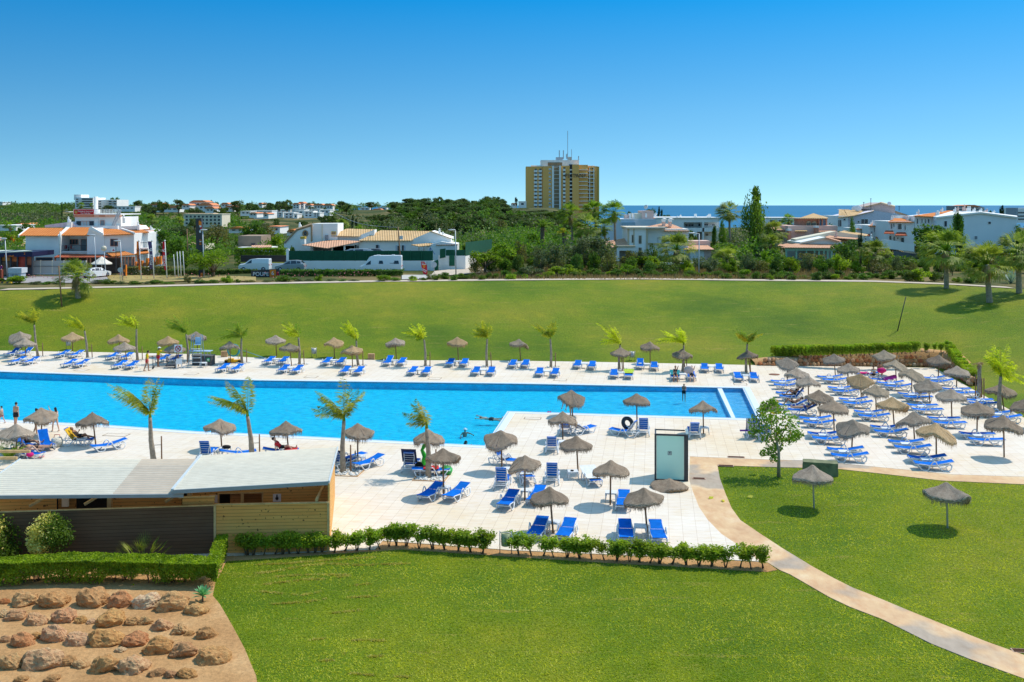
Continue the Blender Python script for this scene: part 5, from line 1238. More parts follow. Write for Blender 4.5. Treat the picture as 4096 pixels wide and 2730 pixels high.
def TR(kind,nv=3):
 if kind not in TP:TP[kind]=[treeproto(kind,i+len(TP)*5)for i in range(nv)]
 return TP[kind]
NAMES=dict(round='broadleaf_tree',dark='evergreen_tree',pine='pine_tree',olive='olive_tree',bush='bush',bushb='bush',bushd='bush',dry='dry_bush',poplar='poplar_tree',cyp='cypress_tree',airy='young_tree',pepper='pepper_tree')
CATS=dict(bush='bush',bushb='bush',bushd='bush',dry='bush')
TREEBOX=[]
def tree(kind,px,py_top,hw,d,label,group=None,base=None,zs=None):
 """px, top row and half width in photo pixels, at distance d"""
 x=(px-CX)/F*d;z=gz(x,d)-.15;top=HC-(py_top-HZ)/F*d;h=max(.4,top-z);w_=hw/F*d/.40;h*=1.04
 t=dup(R.choice(TR(kind)),(x,d,z),R.random()*6.28,label,group,sc_=(w_,w_,h));t.name=NAMES[kind];t['category']=CATS.get(kind,'tree')
 return t
def tz(kind,t_,x,yt,hw,d,label,group=None):return tree(kind,*S(t_,x,yt),hw*TS,d,label,group)
# -- shrubs along the ridge path (tile, x, top, base row, half width, kind)
RS=[('T0',40,850,900,60,'bushb'),('T0',180,830,912,82,'bushb'),('T0',330,885,918,55,'olive'),('T0',430,880,918,50,'bush'),('T0',520,885,915,40,'olive'),('T0',905,870,912,60,'olive'),('T0',1000,855,915,60,'bush'),('T0',1110,885,915,45,'olive'),('T0',1240,880,915,55,'bush'),('T0',1340,885,912,40,'olive'),('T0',1435,868,912,55,'bush'),('T0',1545,888,912,50,'bush'),('T0',1730,815,905,35,'dry'),('T0',1835,860,910,52,'bushd'),('T0',1960,870,910,55,'bush'),('T0',2090,830,905,50,'bushb'),('T0',2185,865,903,25,'bush'),('T0',2300,868,900,40,'dry'),('T1',110,870,900,50,'olive'),('T1',270,820,895,85,'bush'),('T1',400,862,890,40,'olive'),('T1',480,866,890,45,'olive'),('T1',580,815,890,38,'bushb'),('T1',690,862,890,50,'olive'),('T1',800,865,888,45,'bush'),('T1',900,868,888,45,'olive'),('T1',1180,825,888,62,'bushb'),('T1',1270,840,885,45,'bush'),('T1',1445,830,885,38,'bushb'),('T1',1545,845,880,35,'bush'),('T1',1590,815,875,30,'dry'),('T1',1655,815,880,32,'bush'),('T1',1735,800,870,52,'bush'),('T1',1825,822,880,42,'bush'),('T1',1880,808,865,40,'bush'),('T1',1935,818,868,50,'bush'),('T1',2005,795,865,32,'bush'),('T1',2078,825,875,32,'bush'),('T1',2140,805,865,30,'bush'),('T1',2200,810,865,36,'bush'),('T1',2290,778,860,50,'bush'),('T1',2330,815,870,50,'bushb'),('T2',75,785,852,50,'bush'),('T2',120,812,865,30,'bushb'),('T2',185,742,850,100,'olive'),('T2',248,812,860,33,'bushb'),('T2',345,790,855,50,'bushb'),('T2',465,790,845,42,'bushb'),('T2',505,722,835,115,'bushb'),('T2',580,792,850,42,'bush'),('T2',658,795,848,36,'bush'),('T2',745,760,842,55,'bush'),('T2',800,770,848,42,'bush'),('T2',915,790,848,45,'bushb'),('T2',970,770,848,55,'bush'),('T2',1060,728,845,70,'airy'),('T2',1145,765,840,50,'bushd'),('T2',1215,782,840,40,'bush'),('T2',1188,805,858,32,'bush'),('T2',1290,766,838,52,'bushd'),('T2',1320,790,848,45,'bush'),('T2',1400,785,842,45,'bush'),('T2',1470,792,840,40,'bush'),('T2',1605,805,862,32,'bush'),('T2',1625,780,845,45,'bush'),('T2',1665,782,850,50,'bush'),('T2',1770,790,850,50,'bushb'),('T2',1885,782,850,50,'bush'),('T2',1970,800,868,52,'bush'),('T2',2050,805,850,45,'bush'),('T2',2112,822,868,34,'bush'),('T2',2150,770,850,55,'bushb'),('T2',2245,790,870,42,'bush'),('T2',2320,800,865,50,'bush'),('T3',15,825,878,30,'bushb'),('T3',45,765,855,50,'bushd'),('T3',100,812,868,42,'bush'),('T3',160,785,860,55,'bush'),('T3',225,818,878,36,'bush'),('T3',330,825,860,50,'bush'),('T3',455,785,880,50,'bushd'),('T3',545,780,870,50,'bushd'),('T3',628,815,876,40,'bushb'),('T3',650,775,860,48,'bushd'),('T3',740,828,876,36,'bushb'),('T3',790,805,865,40,'bush'),('T3',880,800,876,50,'bush'),('T3',940,800,860,40,'bush'),('T3',1010,800,860,36,'bush'),('T3',1075,830,868,34,'bushb'),('T3',1120,780,866,60,'bush'),('T3',1240,770,865,60,'bush'),('T3',1300,785,892,55,'bushd'),('T3',1405,745,892,80,'bushb'),('T3',1530,790,890,45,'bushd'),('T3',1600,800,880,50,'olive'),('T3',1740,840,895,45,'bushb'),('T3',1860,830,905,50,'bushd'),('T3',1950,820,900,55,'dry')]
KW=dict(bush='green bush',bushb='bright green bush',bushd='dark green bush',olive='grey green bush',dry='dry brownish bush',airy='tall light green bush')
for i,(t_,x,yt,yb,hw,kd)in enumerate(RS):
 g=GT(*S(t_,x,yb));q=tree(kd,*S(t_,x,yt),hw*TS*1.15,g.y,'%s, %s from the left beside the path above the slope'%(KW[kd],nth(i)),'bushes along the path above the slope');q.name='ridge_bush';q['category']='bush'
t=thing('agave','large blue-green agave between the two right fan palms','agave',GT(*S('T3',2235,905)),0,None,2.0);v,f=[],[];r_=random.Random(6)
for i in range(26):
 a=i*2.4;el=lerp(1.45,.45,i/26);c=Vector((math.cos(a)*math.cos(el),math.sin(a)*math.cos(el),math.sin(el)));sd_=Vector((-math.sin(a),math.cos(a),0));o=len(v)
 v+=[Vector(-sd_*.03),sd_*.03,c*.5+sd_*.07,c*1.0,c*.5-sd_*.07];f.append((o,o+1,o+2,o+3,o+4))
b=MB();b.add(v,f);b.build('leaves',foliage('blue agave',(.22,.32,.28),(.40,.50,.45),.2,2),t)
# -- clipped hedge behind the banner and other hedges, named trees
NT_=[('pepper','T0',1960,545,215,140,'drooping light green tree right of the tall black totem sign'),('round','T0',1510,382,165,168,'dense green tree behind the red flag'),('dry','T0',2000,335,130,200,'loose brownish tree behind the totem sign'),('pine','T0',1690,352,115,260,'flat topped umbrella pine left of the totem sign'),('round','T0',2330,325,115,210,'round tree left of the low brick building'),('bushb','T0',105,415,110,200,'bright green tree behind the kiosk'),('round','T0',240,330,70,260,'round tree near the small orange roof'),('bush','T0',1700,590,50,165,'dark bush beside the totem sign'),('dark','T0',1430,440,60,200,'dark tree behind the cafe right wing'),('bushb','T1',205,415,85,190,'yellow green tree before the round window gable'),('dry','T1',60,330,110,220,'bare twiggy tree at the left of the white gable'),('dark','T1',330,535,28,170,'small round bush before the round window gable'),('cyp','T1',905,265,60,240,'dark conifer behind the tan roofs'),('bushb','T1',980,340,70,225,'yellow green tree behind the tan roofs'),('bush','T1',1385,372,70,215,'light tree behind the long tan roof'),('dark','T1',1175,338,80,300,'round dark bush above the long tan roof'),('round','T1',1990,490,90,170,'bushy green tree above the dark green fence'),('airy','T1',2105,590,165,143,'thin young tree in front of the white wall'),('airy','T1',2290,510,150,150,'loose light green tree right of the white wall'),('dry','T1',2250,280,50,240,'dead twiggy tree at the right of the wood'),('dry','T2',40,500,90,150,'loose tree at the left of the palm clump'),('olive','T2',380,510,120,148,'wide olive coloured tree left of the big grey one'),('olive','T2',770,455,210,150,'big grey green round tree before the villa'),('olive','T2',640,485,100,147,'left lobe tree beside the big grey green tree'),('dry','T2',880,600,85,143,'small brownish tree right of the big grey green one'),('bushb','T2',215,425,130,195,'bright bush behind the date palm'),('bushd','T2',420,440,90,190,'dark bush behind the small date palm'),('dark','T2',1090,612,58,150,'reddish brown bush at the villa gate'),('bushb','T2',1240,640,140,152,'light hedge below the white villa'),('round','T2',1655,400,50,185,'green tree at the right of the tiled villa roof'),('poplar','T2',2235,15,118,180,'tall poplar towering over the horizon'),('poplar','T2',1860,378,32,190,'narrow young poplar before the long white building'),('poplar','T2',1930,330,40,195,'second narrow poplar before the long white building'),('bush','T2',2000,500,150,175,'wide green shrub mass left of the poplar'),('bush','T2',2215,640,95,148,'bright bush at the foot of the poplar'),('dark','T2',2300,420,80,176,'dark tree right behind the poplar'),('dark','T2',2340,580,80,160,'dark round bush right of the poplar'),('bushd','T2',2080,590,50,170,'dark small tree behind the low fan palm'),('olive','T2',1880,600,60,158,'pale olive bush left of the low fan palm'),('pine','T2',1090,215,45,420,'pine behind the flat roof near the satellite dish'),('cyp','T2',1365,180,48,420,'pointed dark pine on the sea horizon'),('pine','T2',1270,200,60,425,'dark pine left of the pointed one'),('pine','T2',1440,240,65,415,'low pine right of the pointed one'),('bushd','T2',1285,530,60,158,'banana-like dark plant before the villa'),('dark','T3',0,360,60,178,'dark tree at the left of the pink villa'),('bush','T3',60,580,100,155,'rounded hedge bush below the pink villa'),('dry','T3',390,600,130,150,'brownish bush below the green veranda'),('bush','T3',140,680,130,146,'wide green bush at the left of the right garden'),('dark','T3',705,470,145,155,'big dark grey green tree right of the green veranda'),('cyp','T3',848,385,32,150,'narrow black cypress right of the dark round tree'),('poplar','T3',772,305,42,175,'slim light green poplar beside the sea building'),('bushb','T3',1110,570,70,165,'rounded bright hedge behind the white fan palm'),('round','T3',1500,345,215,160,'wide spreading yellow green tree before the white block'),('poplar','T3',1748,262,78,165,'slender tall tree against the white blank wall'),('dark','T3',1440,530,90,158,'dark lower tree under the spreading one'),('bush','T3',1250,640,130,150,'loose bush in the middle of the right garden'),('bush','T3',1160,670,110,148,'green mound left of the loose bush'),('dark','T3',1860,560,110,165,'dark shrubs below the white blank wall'),('bush','T3',2000,580,110,168,'green shrubs below the white blank wall'),('dark','T3',2330,330,75,190,'dark tree cut by the right edge'),('cyp','T3',2155,165,52,330,'dark conifer above the right end of the white block'),('pine','T3',2060,205,50,330,'small trees left of the dark conifer'),('bushb','T2',1330,640,70,150,'bright shrub at the palm by the villa'),('bush','T2',2060,700,90,146,'green shrub beneath the low fan palm')]
for kd,t_,x,yt,hw,d,lb in NT_:tz(kd,t_,x,yt,hw,d,lb)
def clip_hedge(t_,x0,x1,ytop,d,thick,label,mat='mid'):
 n=max(3,int((x1-x0)*TS/F*d/.7));A_=Dz(t_,x0,ytop,d);B2_=Dz(t_,x1,ytop,d);z0=gz((A_.x+B2_.x)/2,d);t=thing('garden_hedge',label,'hedge',(A_.x,d,z0));r=random.Random(int(x0));v,f=[],[]
 L_=B2_.x-A_.x;h=A_.z-z0
 for _ in range(int(L_*(h+thick)*190)):
  p=Vector((r.uniform(0,L_),r.uniform(0,thick),r.random()**.7*h));k=r.random()
  if k<.45:p.y=abs(r.gauss(0,.08))
  elif k<.7:p.z=h+r.gauss(0,.07)
  p+=Vector((0,.15*noise.noise(p*1.3),.12*noise.noise(p*.9)));leafquad(v,f,p,.15*r.uniform(.6,1.3),r)
 b=MB();b.add(v,f);b.build('foliage',FOL[mat],t);MB().tube([(L_*.5,thick*.5,0),(L_*.5,thick*.5,h*.7)],[.06,.03],5).build('stem',m_bark,t);return t
clip_hedge('T1',215,1350,790,139,1.6,'long dark clipped hedge in front of the parked van','dark');clip_hedge('T0',1480,2353,785,145,1.2,'clipped hedge between the flags and the banner','dark');clip_hedge('T0',1165,1560,760,152,1.2,'hedge behind the bare flag poles','dry')
clip_hedge('T1',-200,270,590,160,1.5,'bright green hedge above the dark board fence','bright')
m_fl=M('pink oleander flowers',(.60,.16,.18),.6);r_=random.Random(4);v,f=[],[]
for _ in range(260):
 px=r_.choice((r_.uniform(100,560),r_.uniform(560,1000),r_.uniform(1040,1520)));g=GT(px,interp(px,[(0,1130),(1000,1127),(1600,1118)])+r_.uniform(-4,4));leafquad(v,f,g+Vector((0,0,r_.uniform(.4,1.1))),.12,r_)
b=MB();b.add(v,f);tag(b.build('flowers',m_fl),'scattered pink flowers in the planting along the ridge path','flowers',kind='stuff')
v,f=[],[]
for _ in range(16000):
 px=r_.uniform(1880,3400);d=r_.uniform(133,158);x=(px-CX)/F*d;p=Vector((x,d,gz(x,d)));a=r_.random()*6.28;h=r_.uniform(.25,.75);w_=Vector((math.cos(a),math.sin(a),0))*.05;o=len(v)
 v+=[p-w_,p+w_,p+Vector((r_.gauss(0,.15),r_.gauss(0,.15),h))];f.append((o,o+1,o+2))
b=MB();b.add(v,f);tag(b.build('dry_grass',FOL['tawny']),'tall dry straw-coloured grass behind the ridge bushes','grass',kind='stuff')
# - small tree on the near lawn (orange tree)
p=Pz('B3',98,845);p.z=0;t=thing('orange_tree','young broad-leaved tree with glossy leaves standing at the lawn corner','tree',p);r_=random.Random(21);d=p.y
zs_=lambda y:HC-(S('B3',0,y)[1]-HZ)/F*d
m_glossy=foliage('glossy broad leaves',(.075,.155,.014),(.32,.48,.04),.45,1.6)
b=MB();k_=TS/F*d
limbs=[((98,845),(88,600),(60,420)),((90,620),(140,520),(260,470)),((88,640),(0,560),(-80,430)),((75,520),(90,350),(70,190)),((80,540),(160,400),(200,300)),((75,560),(-30,420),(-60,290)),((88,640),(40,660),(0,660))]
for i,L_ in enumerate(limbs):
 pts=[Vector(((x-98)*k_,r_.uniform(-.35,.35)if j else 0,zs_(y)))for j,(x,y)in enumerate(L_)];pts[0].y=0
 b.tube(pts,[.11,.075,.03]if i==0 else[.05,.035,.012],7)
b.build('trunk',M('smooth grey bark',(.36,.31,.24),.8,.2,6),t)
v,f=[],[];vy,fy=[],[]
clusters=[(50,215,75),(-20,290,80),(110,260,90),(180,330,85),(30,360,80),(-85,360,85),(-110,440,60),(120,420,80),(230,430,70),(290,470,45),(160,520,65),(60,480,80),(-40,470,70),(0,590,60),(20,650,40),(110,600,45),(-60,250,50),(70,170,45),(215,500,50),(-20,655,30),(-10,200,50)]
for cx_,cy_,rr in clusters:
 c=Vector(((cx_-98)*k_,r_.uniform(-.7,.7),zs_(cy_)));rr*=k_
 for _ in range(int(135*(rr/.7)**1.5)+45):
  q=Vector((r_.gauss(0,1),r_.gauss(0,1),r_.gauss(0,1))).normalized()*rr*r_.random()**.4;q.y*=1.2
  (leafquad(vy,fy,c+q,.085,r_,0,2)if r_.random()<.03 else leafquad(v,f,c+q,.085*r_.uniform(.7,1.3),r_,0,2.3))
m=MB();m.add(v,f);m.build('crown',m_glossy,t);m=MB();m.add(vy,fy);m.build('yellow_leaves',foliage('yellowed leaves',(.5,.22,.01),(.75,.42,.03),.4),t)
for x,y in((1830,1050),(1940,1076),(2190,1040)):
 v,f=[],[];leafquad(v,f,Vector((0,0,.03)),.22,random.Random(x),.9,2);m=MB();m.add(v,f);o=m.build('fallen_leaf',FOL['gold'],None,Pz('B2',x,y)+Vector((0,0,.05)));tag(o,'fallen yellow leaf '+{1830:'on the tan path, left one',1940:'on the tan path, right one',2190:'on the grass by the path'}[x],'leaf','fallen leaves by the path')
 #  buildings beyond the lawn
m_wall=M('white render',(.88,.86,.82),.85,.05,.5);m_cream=M('cream render',(.76,.68,.52),.85,.06,.5);m_pinkw=M('pink render',(.74,.50,.42),.85,.06,.5);m_salm=M('salmon render',(.60,.27,.18),.85,.1,.8)
m_coral=M('coral band',(.68,.28,.17),.8,.06,1);m_glass=M('dark window glass',(.035,.05,.065),.12,.3,1.5,spec=.6);m_shut=M('dark shutter',(.05,.055,.07),.6,.1,3);m_yel=M('ochre tower render',(.90,.47,.14),.85,.06,.05)
m_beige=M('beige stone trim',(.60,.48,.32),.85,.08,2);m_stone=M('brown stone trim',(.36,.25,.15),.9,.3,4,bump=.4);m_green=M('green windbreak mesh',(.008,.085,.045),.8,.12,1.5);m_gdoor=M('green painted steel',(.01,.12,.06),.6);m_orange=M('orange paint',(.80,.22,.02),.6);m_grey=M('light grey metal',(.52,.54,.56),.5,.06,2,metal=.2)
m_navy=M('navy canopy',(.012,.015,.055),.5);m_redb=M('red banner',(.55,.02,.03),.6);m_txt=M('white lettering',(.82,.82,.82),.6,.02);m_brown=M('brown building render',(.36,.26,.19),.9,.1,1)
def tiles(name,c1,c2,pitch=.42):
 t=NT(name);c=t.coord();sx=t.n('ShaderNodeSeparateXYZ');t.l(c,sx.inputs[0]);s=t.math('SINE',t.math('MULTIPLY',t.math('ADD',sx.outputs[0],t.math('MULTIPLY',sx.outputs[1],.15)),2*PI/pitch))
 n=t.noise(c,.8,4,.7);n2=t.noise(c,5,2,.7);cc=t.ramp(t.math('ADD',t.math('MULTIPLY',n,.6),t.math('MULTIPLY',n2,.4)),[(.35,c1),(.65,c2)]);cc=t.mix(t.ramp(s,[(.0,(.42,.42,.42)),(.55,(0,0,0))]),cc,tuple(x*.38 for x in c1));return t.done(t.bsdf(cc,.85,0,.15,bump=s,bstr=.5,bdist=.06))
m_to=tiles('orange roof tiles',(.66,.20,.05),(.86,.32,.09));m_tt=tiles('tan roof tiles',(.62,.38,.17),(.80,.55,.30));m_tr=tiles('dark red roof tiles',(.42,.10,.05),(.58,.16,.08));m_tp=tiles('salmon roof tiles',(.68,.34,.20),(.84,.50,.33));m_tf=M('distant orange roof',(.74,.26,.11),.85,.12,.3)
class Bld:
 def __init__(s,name,label,t_,d,x,y,cat='building',group=None):
  s.t,s.d=t_,d;s.o=Dz(t_,x,y,d);s.e=thing(name,label,cat,s.o,0,group)
 def p(s,x,y,off=0.0):return Dz(s.t,x,y,s.d+off)-s.o
 def prism(s,pts,off,dep,name,mat,parent=None,r=0):
  q=[s.p(x,y,off)for x,y in pts];return MB().prism([(v.x,v.z)for v in q],s.d-s.o.y+off,s.d-s.o.y+off+dep).build(name,mat,parent or s.e)
 def box(s,x0,y0,x1,y1,off,dep,name,mat,parent=None):return s.prism([(x0,y0),(x1,y0),(x1,y1),(x0,y1)],off,dep,name,mat,parent)
 def quad(s,pts,name,mat,th=.12,parent=None):return MB().slab([s.p(*q)for q in pts],th).build(name,mat,parent or s.e)
 def win(s,x0,y0,x1,y1,off=-.05,fr=None,gl=None,mull=0):
  w=s.box(x0-4,y0-4,x1+4,y1+4,off-.04,.06,'window',fr or m_wall);s.box(x0,y0,x1,y1,off-.07,.028,'pane',gl or m_glass,w)
  for k in range(mull):xm=lerp(x0,x1,(k+1)/(mull+1));s.box(xm-1.5,y0,xm+1.5,y1,off-.09,.018,'mullion',fr or m_wall,w)
  return w
 def rail(s,x0,y0,x1,y1,off,mat,n=10,parent=None):
  b=MB();a,c=s.p(x0,y0,off),s.p(x1,y0,off);e,g=s.p(x0,y1,off),s.p(x1,y1,off);b.bar(a,c,.06);b.bar(e,g,.05)
  for i in range(n+1):b.bar(a.lerp(c,i/n),e.lerp(g,i/n),.035)
  return b.build('railing',mat,parent or s.e)
 def chim(s,x,y0,y1,w,off=1.0,mat=None):
  m=mat or m_wall;c=s.box(x-w,y0+(y1-y0)*.42,x+w,y1,off,.6,'chimney',m);q=s.p(x,y0,off+.3);q2=s.p(x,y0+(y1-y0)*.42,off+.3);rw=w*TS/F*s.d
  MB().lathe([(rw*1.25,q2.z),(rw*1.25,q2.z+.08),(rw*.75,q2.z+.10),(rw*.8,lerp(q2.z,q.z,.55)),(rw*.95,lerp(q2.z,q.z,.6)),(.03,q.z)],10,(q.x,q.y,0)).build('chimney_pot',m,c);return c
 def text(s,txt,x,y,h,off,mat,name='lettering',vert=False,parent=None,w=None):
  cu=bpy.data.curves.new(name,'FONT');cu.body=txt;cu.align_x='CENTER';cu.align_y='CENTER';cu.size=1.0;cu.extrude=.01;tmp=bpy.data.objects.new('tmp',cu);COL.objects.link(tmp)
  me=bpy.data.meshes.new_from_object(tmp.evaluated_get(bpy.context.evaluated_depsgraph_get()));bpy.data.objects.remove(tmp);me.materials.clear();me.materials.append(mat)
  o=obj(name,me,parent or s.e,s.p(x,y,off));k=h*TS/F*s.d*1.35;o.scale=((w or 1)*k,k,1);o.rotation_euler=(rad(90),0,0)if not vert else(rad(90),rad(-90),0);return o
  # - cafe house with orange roofs
c=Bld('cafe_house','white cafe house with orange tiled roofs and a red banner on its roof terrace','T0',158,600,812)
c.prism([(235,462),(545,462),(545,815),(235,815)],0,10,'wall',m_wall)
c.box(545,455,800,465,.1,9,'wall',m_wall);c.box(545,620,800,815,0,9,'wall',m_wall);c.box(545,463,800,622,3.2,6,'wall',m_wall);c.box(547,463,562,622,.0,3.2,'wall',m_wall)
c.prism([(800,456),(820,400),(955,460),(955,640),(800,640)],-.4,9,'wall',m_wall);c.prism([(945,455),(1232,448),(1232,812),(945,812)],-.2,10,'wall',m_wall);c.prism([(1232,440),(1360,440),(1360,812),(1232,812)],4,8,'wall',m_wall);c.box(800,638,945,812,0,8,'wall',m_wall)
c.quad([(166,466,-.5),(540,468,-.5),(592,396,4.5),(262,396,4.5)],'roof',m_to);c.quad([(556,464,-.5),(822,464,-.5),(835,390,4.5),(640,390,4.5)],'roof',m_to);c.quad([(955,462,-.7),(1236,450,-.7),(1085,408,4.5),(850,392,4.5)],'roof',m_to);c.quad([(1236,446,3.4),(1370,436,3.4),(1290,402,8),(1085,408,7)],'roof',m_to)
for a in([(166,462,-.6),(178,464,-.6),(272,392,4.6),(258,390,4.6)],[(530,464,-.7),(556,464,-.7),(650,378,4.6),(618,376,4.6)],[(820,400,-.6),(850,386,-.6),(955,446,-.6),(955,462,-.6)],[(1226,436,-.8),(1240,436,-.8),(1120,396,4.6),(1100,396,4.6)]):c.quad(a,'parapet',m_wall,.35)
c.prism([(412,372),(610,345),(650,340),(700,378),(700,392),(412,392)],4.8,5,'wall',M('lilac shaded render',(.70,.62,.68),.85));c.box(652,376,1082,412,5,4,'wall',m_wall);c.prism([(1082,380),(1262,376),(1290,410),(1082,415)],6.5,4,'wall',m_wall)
tw=c.box(690,292,1105,380,6,8,'wall',m_wall);c.box(678,275,865,297,5.7,.5,'cornice',m_coral);c.box(865,275,910,297,5.72,.5,'cornice',M('pale coral band',(.80,.45,.32),.8));c.box(910,275,965,297,5.7,.5,'cornice',m_coral);c.box(965,275,1108,297,5.72,.5,'cornice',M('salmon band',(.80,.45,.32),.8));c.box(676,268,1108,276,5.6,9,'terrace',m_wall)
c.rail(676,226,1108,272,5.7,m_wall,46);c.rail(676,226,1108,272,13.5,m_wall,30)
bn=c.box(678,228,862,272,5.5,.08,'banner',m_redb);c.text('Pastelaria Loureiro',785,244,14,5.44,m_txt,parent=bn);c.text('The Cafe Bar',785,262,13,5.44,m_txt,parent=bn)
c.box(688,238,710,264,5.44,.04,'emblem',M('gold emblem',(.60,.30,.08),.6),bn)
q=c.p(882,200,9);z0,z1=c.p(0,272,9).z,c.p(0,110,9).z;MB().lathe([(.7,z0),(.7,z0+.8),(.33,z0+.9),(.33,z1),(.25,z1+.02)],14,(q.x,q.y,0)).build('round_chimney',m_wall,c.e)
b=MB();a,e=c.p(1030,376,5.2),c.p(1092,236,5.2);a2,e2=c.p(1052,376,5.0),c.p(1112,236,5.0);b.bar(a,e,.12,.2);b.bar(a2,e2,.12,.2)
for i in range(14):b.bar(a.lerp(e,i/13),a2.lerp(e2,i/13),.12,.05)
b.build('stair',m_grey,c.e)
w=c.win(746,336,820,374,5.9,m_coral,M('white curtain',(.55,.55,.55),.8),2);c.box(702,334,744,376,5.85,.08,'shutter',m_shut);c.box(822,334,860,376,5.85,.08,'shutter',m_shut);c.win(925,330,955,376,5.9,m_coral,M('grey door',(.25,.27,.28),.5))
for x in(885,):c.box(868,314,900,376,5.8,.3,'pilaster',m_wall)
c.win(636,504,716,546,3.15,m_coral,None,2);c.win(746,502,792,606,3.15,m_coral,M('pale door',(.20,.24,.26),.4),0)
c.rail(576,556,800,612,.1,m_dark,22);c.box(570,612,802,622,-.2,3.4,'balcony_floor',m_wall)
c.win(1016,500,1080,562,-.2,m_coral,m_shut,1);c.win(1236,476,1262,582,3.9,m_coral,m_shut);c.rail(1262,530,1350,582,2.6,m_dark,9);c.box(1236,580,1362,592,2.5,1.6,'balcony_floor',m_wall)
c.win(332,670,480,696,-.05,m_coral,m_shut)
c.quad([(495,666,-3.2),(1110,664,-3.2),(950,640,.0),(560,632,.0)],'awning_roof',m_tr);c.quad([(1030,655,-4.6),(1240,640,-4.6),(1140,608,-.2),(970,622,-.2)],'awning_roof',m_to);c.quad([(1240,636,0),(1370,626,0),(1360,600,4),(1230,604,4)],'awning_roof',m_to)
c.box(495,666,1110,672,-3.15,.1,'fascia',m_wall);c.box(1100,652,1240,660,-4.5,.1,'fascia',m_wall)
for x in(505,600,700,800,830):c.box(x-5,672,x+5,812,-2.9,.25,'post',m_coral)
c.box(560,674,1100,812,-.6,.4,'shop_front',M('cafe shop front',(.10,.075,.06),.4,.6,.5));c.box(1120,656,1236,800,-4.0,.3,'shop_front',M('glazed cafe corner',(.26,.25,.24),.3,.7,.7))
for x in(1122,1150,1180,1212,1234):c.box(x-4,656,x+4,740,-4.2,.15,'post',m_coral)
for x,y0,y1,w_ in((630,292,350,10),(1137,275,345,12),(1270,335,405,10),(1385,375,408,7)):c.chim(x,y0,y1+10,w_,6)
c.box(612,345,655,404,4.2,.9,'chimney',m_wall)
c.prism([(1110,408),(1400,410),(1400,440),(1110,440)],14,4,'wall',m_wall);c.quad([(1105,408,13.6),(1408,410,13.6),(1330,372,19),(1115,334,19)],'roof',m_to);c.box(1290,420,1365,520,9,4,'wall',m_pinkw)
g=Bld('terrace_wall','low stone terrace wall with orange pillars right of the cafe','T0',156,1300,750,'wall');g.prism([(1100,735),(1440,705),(1440,742),(1240,752),(1100,772)],-1,.5,'stonework',m_stone)
for x,y in((1115,735),(1180,728),(1240,722),(1300,712),(1350,690),(1405,680),(1440,676),(1470,672)):g.box(x-9,y-14,x+9,y+60,-1.3,.6,'pillar',m_orange)
def patio_set(t_,x,y,d,label):
 e=Dz(t_,x,y,d);t=thing('patio_set',label,'table set',e);MB().lathe([(.5,.7),(.5,.74)],12).build('table_top',M('purple cloth',(.05,.03,.12),.8),t);MB().tube([(0,0,0),(0,0,.7)],.05,6).build('table_leg',m_dark,t);return t
patio_set('T0',632,612,159.6,'dark cloth patio table on the cafe balcony')
for i,x in enumerate((596,668)):
 e=Dz('T0',x,612,159.3);t=thing('red_chair','%s red plastic chair on the cafe balcony'%('left','right')[i],'chair',e,rad(90 if i else-90));mr=M('red plastic',(.65,.03,.03),.5)
 MB().box(-.24,.24,-.24,.24,.42,.46).build('seat',mr,t);MB().box(-.24,.24,.22,.27,.46,.95).build('backrest',mr,t)
 for a in(-1,1):
  for k in(-1,1):MB().bar((a*.2,k*.2,0),(a*.2,k*.2,.42),.04).build('leg',m_white,t)
e=Dz('T0',935,765,152);t=thing('market_umbrella','large cream market umbrella in front of the cafe','umbrella',e);k=TS/F*152
MB().tube([(0,0,0),(0,0,(765-662)*k)],.05,7).build('pole',m_white,t);MB().lathe([(97*k,(765-730)*k),(97*k,(765-722)*k),(60*k,(765-700)*k),(.05,(765-658)*k)],8,smooth=False).build('canopy',M('cream canvas',(.74,.68,.58),.8),t)
e=Dz('T0',553,812,154);t=thing('folded_umbrella','folded white umbrella beside the cafe awning','umbrella',e);MB().tube([(0,0,0),(0,0,3.4),(0,0,5.5),(0,0,6.5)],[.06,.1,.28,.04],8).build('canopy',M('cream canvas',(.74,.70,.62),.8),t)
k=Bld('car_wash','dark open car wash bay with printed orange panels on the far left','T0',148,150,830);k.box(-60,618,298,662,0,7,'canopy',m_navy);k.quad([(-60,622,.0),(298,605,.0),(210,600,7),(-60,600,7)],'roof',M('pale green roof',(.55,.60,.50),.7));k.box(-60,662,300,826,5,.4,'back_wall',M('printed panel art',(.16,.05,.03),.5,.9,.35))
for x in(3,96,158,236,294):k.box(x-5,660,x+5,830,.2,.3,'post',m_dark)
k.box(104,662,155,705,.6,.1,'poster',M('orange poster',(.62,.16,.04),.5,.5,.5));k.box(164,662,232,760,.6,.1,'poster',M('red dark poster',(.38,.05,.03),.5,.8,.4));k.box(240,655,292,735,.6,.1,'poster',M('copper poster',(.42,.14,.07),.5,.6,.4));k.box(10,700,92,826,.6,.1,'poster',M('brown poster',(.20,.12,.07),.5,.6,.4));k.box(164,762,292,828,.55,.12,'panel',m_dark);k.box(14,668,90,705,.6,.1,'poster',M('amber poster',(.55,.22,.04),.5,.5,.4))
k.text('Jet wash',86,654,20,-.06,m_orange);k.text('2',226,634,22,-.06,m_orange)
s_=Bld('wash_screen','long translucent ribbed screen wall in front of the cafe','T0',150,550,820,'screen');m_poly=glassmat('translucent sheet',(.50,.48,.44),.82,.4)
for i in range(5):x0=(303,375,482,588,690)[i];s_.box(x0,698,(368,476,582,684,788)[i],818,0,.06,'sheet',m_poly)
for x in(371,479,585,687,790):s_.box(x-3,695,x+3,822,-.05,.16,'post',m_cream)
